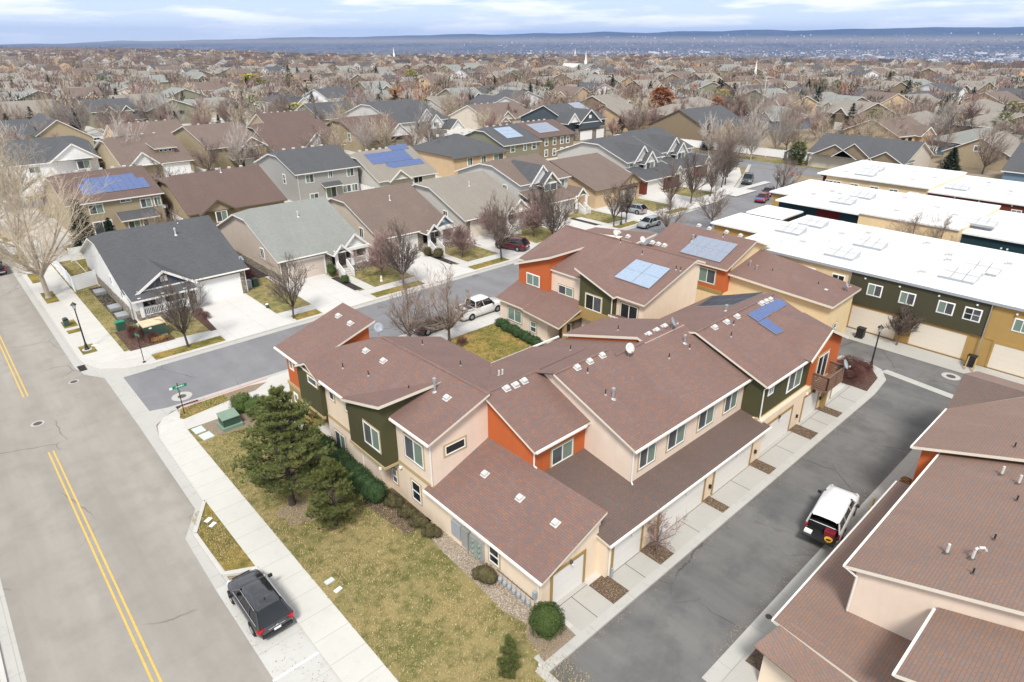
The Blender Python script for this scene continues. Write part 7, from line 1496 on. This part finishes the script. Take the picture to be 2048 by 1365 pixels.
    bin_(25.2,73.4,lab='grey wheeled bin at the corner house garage wall, left of two'); bin_(26.0,73.5,lab='dark green wheeled bin beside the grey one at the corner house',m='greenmetal'); bin_(63.6,19.4,lab='black bin with blue lid between butter wall and garage row',m='black'); bin_(64.5,10.3,lab='dark bin leaning with timber boards between two garage doors',m='black')
    for dx,l in ((-.25,'left timber board leaning on the dark bin'),(.35,'right timber board leaning on the dark bin')): t=thing('timber_board',l,'board',(63.9,10.2-dx,.1)); MB().rbox((63.75,10.2-dx,.6),(.06,.1,1.2),0,ry=.35).build('board','ochre',t)
    t=thing('toy_pile','small blue and white toys on the pale driveway apron at the right','toys',(62.9,7.9,.1)); MB().rbox((62.9,7.7,.22),(.35,.3,.25),.4).build('toy_box','blue',t); MB().lathe((62.85,8.25,.22),[(.0,-.16),(.15,-.08),(.15,.08),(0,.16)],10).build('toy_ball','whitepaint',t)
    for x,y,l in ((38.3,8.6,'yellow kerb marker post nearest the white truck'),(37.2,8.45,'yellow kerb marker post just behind the white truck door')): q=tag(MB().tube((x,y,.1),(x,y,.55),.06,.05,8,caps=True).lathe((x,y,.55),[(.08,0),(.08,.06),(0,.1)],8).build('marker_post','yellow'),l,'marker post')
    # fences
    def fence(x0,y0,x1,y1,h,lab,m='white',gap=2.4):
        t=thing('vinyl_fence',lab,'fence',((x0+x1)/2,(y0+y1)/2,0)); L=math.hypot(x1-x0,y1-y0); a=math.atan2(y1-y0,x1-x0); MB().rbox(((x0+x1)/2,(y0+y1)/2,h/2+.12),(L,.05,h-.15),a).rbox(((x0+x1)/2,(y0+y1)/2,h+.07),(L,.09,.09),a).build('fence_panel',m,t)
        n=max(1,int(L/gap))
        for i in range(n+1): MB().rbox((x0+(x1-x0)*i/n,y0+(y1-y0)*i/n,(h+.2)/2),(.13,.13,h+.2),a).build('fence_post',m,t)
    fence(9.9,86,9.9,99,1.8,'white vinyl fence running along the left sidewalk'); fence(9.9,86,12.4,86.8,1.8,'short white vinyl fence joining the corner house wall'); fence(12.0,99,14.8,99.2,1.8,'white vinyl fence at the back of the left yard'); fence(28.0,93,28.2,110,1.8,'white vinyl fence between the khaki solar house and umber house yards')
    fence(155.5,121,158.0,58,1.9,'long white fence behind the round conifer at the cul-de-sac',gap=4); fence(191,55,195,43,1.9,'white fence beside the tan gabled house',gap=4); fence(44.5,93,44.5,104,1.8,'pale fence between back yards behind the brown roofed bungalow')
    fence(61.5,93,61.5,110,1.8,'pale fence behind the taupe roofed bungalow')
flat_things()
# ================================================================= FAR VALLEY, STEEPLES, AIR
def steeples():
    for x,y,h,l,hall in ((430,382,18,'white church spire with long pale roofed hall in the middle distance',True),(396,214,15,'white church steeple right of centre in the distance',False),(489,756,18,'thin white steeple on the left part of the horizon',False),(811,743,14,'white spire with low hall at the edge of the valley',False)):
        t=thing('church',l,'church',(x,y,0)); s=h/22
        MB().box(x-2*s,x+2*s,y-2*s,y+2*s,0,h*.35).lathe((x,y,h*.35),[(2.4*s,0),(1.6*s,h*.08),(1.5*s,h*.2),(.9*s,h*.26),(0.05,h*.65)],8).build('steeple','white',t)
        if hall: MB().box(x+3*s,x+9*s,y-2,y+34*s,0,5.5*s).build('hall_wall','w_brown' if h<30 else 'white',t); MB().slab([(x+1*s,y-3,5.3*s),(x+6*s,y-3,10*s),(x+6*s,y+35*s,10*s),(x+1*s,y+35*s,5.3*s)],.3).slab([(x+6*s,y-3,10*s),(x+11*s,y-3,5.3*s),(x+11*s,y+35*s,5.3*s),(x+6*s,y+35*s,10*s)],.3).build('hall_roof',['w_lgrey','trim'],t,uv=True)
    x,y=242,126; tag(MB().tube((x,y,0),(x,y,13.5),.16,.1,8).rbox((x,y,12.6),(.1,2.2,.12)).build('utility_pole','trimcream'),'bare pale utility pole rising among far treetops on the right','pole')
    x,y=2,470
    t=thing('apartment_row','white and charcoal row buildings beyond the left road on the horizon','building',(-20,520,0))
    MB().box(-60,-14,440,470,0,10).build('wall','w_dkbrown',t); MB().box(-40,-4,560,590,0,17).build('wall','white',t); MB().slab([(-62,438,10),(-12,438,10),(-12,455,15),(-62,455,15)],.3).build('roof',['sh_dark','trim'],t,uv=True)
steeples()
def valley():
    rng=random.Random(9); mb=MB(); v,f,mi=mb.v,mb.f,mb.m; y0=.8317495
    def ground(px,r):
        edge=3300 if px<150 else (3300-2100*(px-150)/500 if px<650 else 1200-420*min(1,(px-650)/1400))
        k=min(1,max(0,(r-edge)/900)); z=-165*k*k*(3-2*k); crest=(94 if px<0 else 88-22*(min(px,1000)/1000)**.8) if px<1000 else 66-13*min(1,(px-1000)/1000)**1.1
        if r>6600: q=min(1,(r-6600)/8400); zc=26.5+15000*(79-crest)/1290*.82*math.cos(math.atan((px-1024)/1290)); z=z+(zc+165)*q**1.7
        return z,k
    for i in range(26000):
        px=rng.uniform(-200,2200); r=math.exp(rng.uniform(math.log(1700),math.log(13500))); 
        if px<900 and rng.random()<.45: continue
        z,k=ground(px,r)
        if k<.6: continue
        if r>7500 and (px<1000 and rng.random()<.85 or r>9500 and rng.random()<.85): continue
        a=y0-math.atan((px-1024)/1290); x,y=r*math.cos(a),r*math.sin(a); u=rng.random(); big=rng.random()<.05 and 2200<r<9000
        w=rng.uniform(40,110) if big else rng.uniform(8,18); d=rng.uniform(30,70) if big else rng.uniform(9,20); h=rng.uniform(8,14) if big else rng.uniform(5,9); c,s=math.cos(a+math.pi/2),math.sin(a+math.pi/2); b=len(v)
        for zz in (z-15,z+h):
            for p,q in ((-1,-1),(1,-1),(1,1),(-1,1)): v.append((x+c*w/2*p-s*d/2*q,y+s*w/2*p+c*d/2*q,zz))
        m=0 if big and u<.6 else (0 if u<.22 else 1 if u<.55 else 2 if u<.8 else 3)
        for q in ((4,5,6,7),(0,1,5,4),(1,2,6,5),(2,3,7,6),(3,0,4,7)): f.append(tuple(b+i for i in q)); mi.append(m)
    tag(mb.build('valley_city',['flatroof','w_beige','w_grey','sh_brown']),'city of tiny pale roofs spread over the valley floor','city',kind='stuff')
    mb=MB(); v,f,mi=mb.v,mb.f,mb.m
    for i in range(16000):
        px=rng.uniform(-200,2200); r=math.exp(rng.uniform(math.log(1150),math.log(12000))); z,k=ground(px,r)
        if k<.35: continue
        a=y0-math.atan((px-1024)/1290); x,y=r*math.cos(a),r*math.sin(a); w=rng.uniform(6,16)*(1 if r<4000 else 2); h=rng.uniform(6,11); b=len(v); an=rng.random()*3
        for k2 in range(5): v.append((x+w*math.cos(an+k2*1.2566)*rng.uniform(.6,1.2),y+w*math.sin(an+k2*1.2566)*rng.uniform(.6,1.2),z+rng.uniform(-1,1)))
        v.append((x+rng.uniform(-2,2),y,z+h)); m=0 if rng.random()<.75 else 1
        for k2 in range(5): f.append((b+k2,b+(k2+1)%5,b+5)); mi.append(m)
    tag(mb.build('valley_trees',['twig','spruce']),'dark tree clumps dotted through the valley city','trees',kind='stuff')
valley()
def haze():
    mb=MB(); mb.box(-14000,17500,-9000,17500,-200,262); t=bpy.data.materials.new('thin blue haze'); t.use_nodes=True; n=t.node_tree.nodes; n.clear(); o=n.new('ShaderNodeOutputMaterial'); p=n.new('ShaderNodeVolumePrincipled'); p.inputs['Color'].default_value=(.31,.53,1,1); p.inputs['Density'].default_value=5.5e-5; p.inputs['Anisotropy'].default_value=.1
    t.node_tree.links.new(p.outputs[0],o.inputs['Volume']); M['haze']=t; q=mb.build('haze','haze'); tag(q,'thin bluish air over the whole view','haze',kind='stuff')
haze()
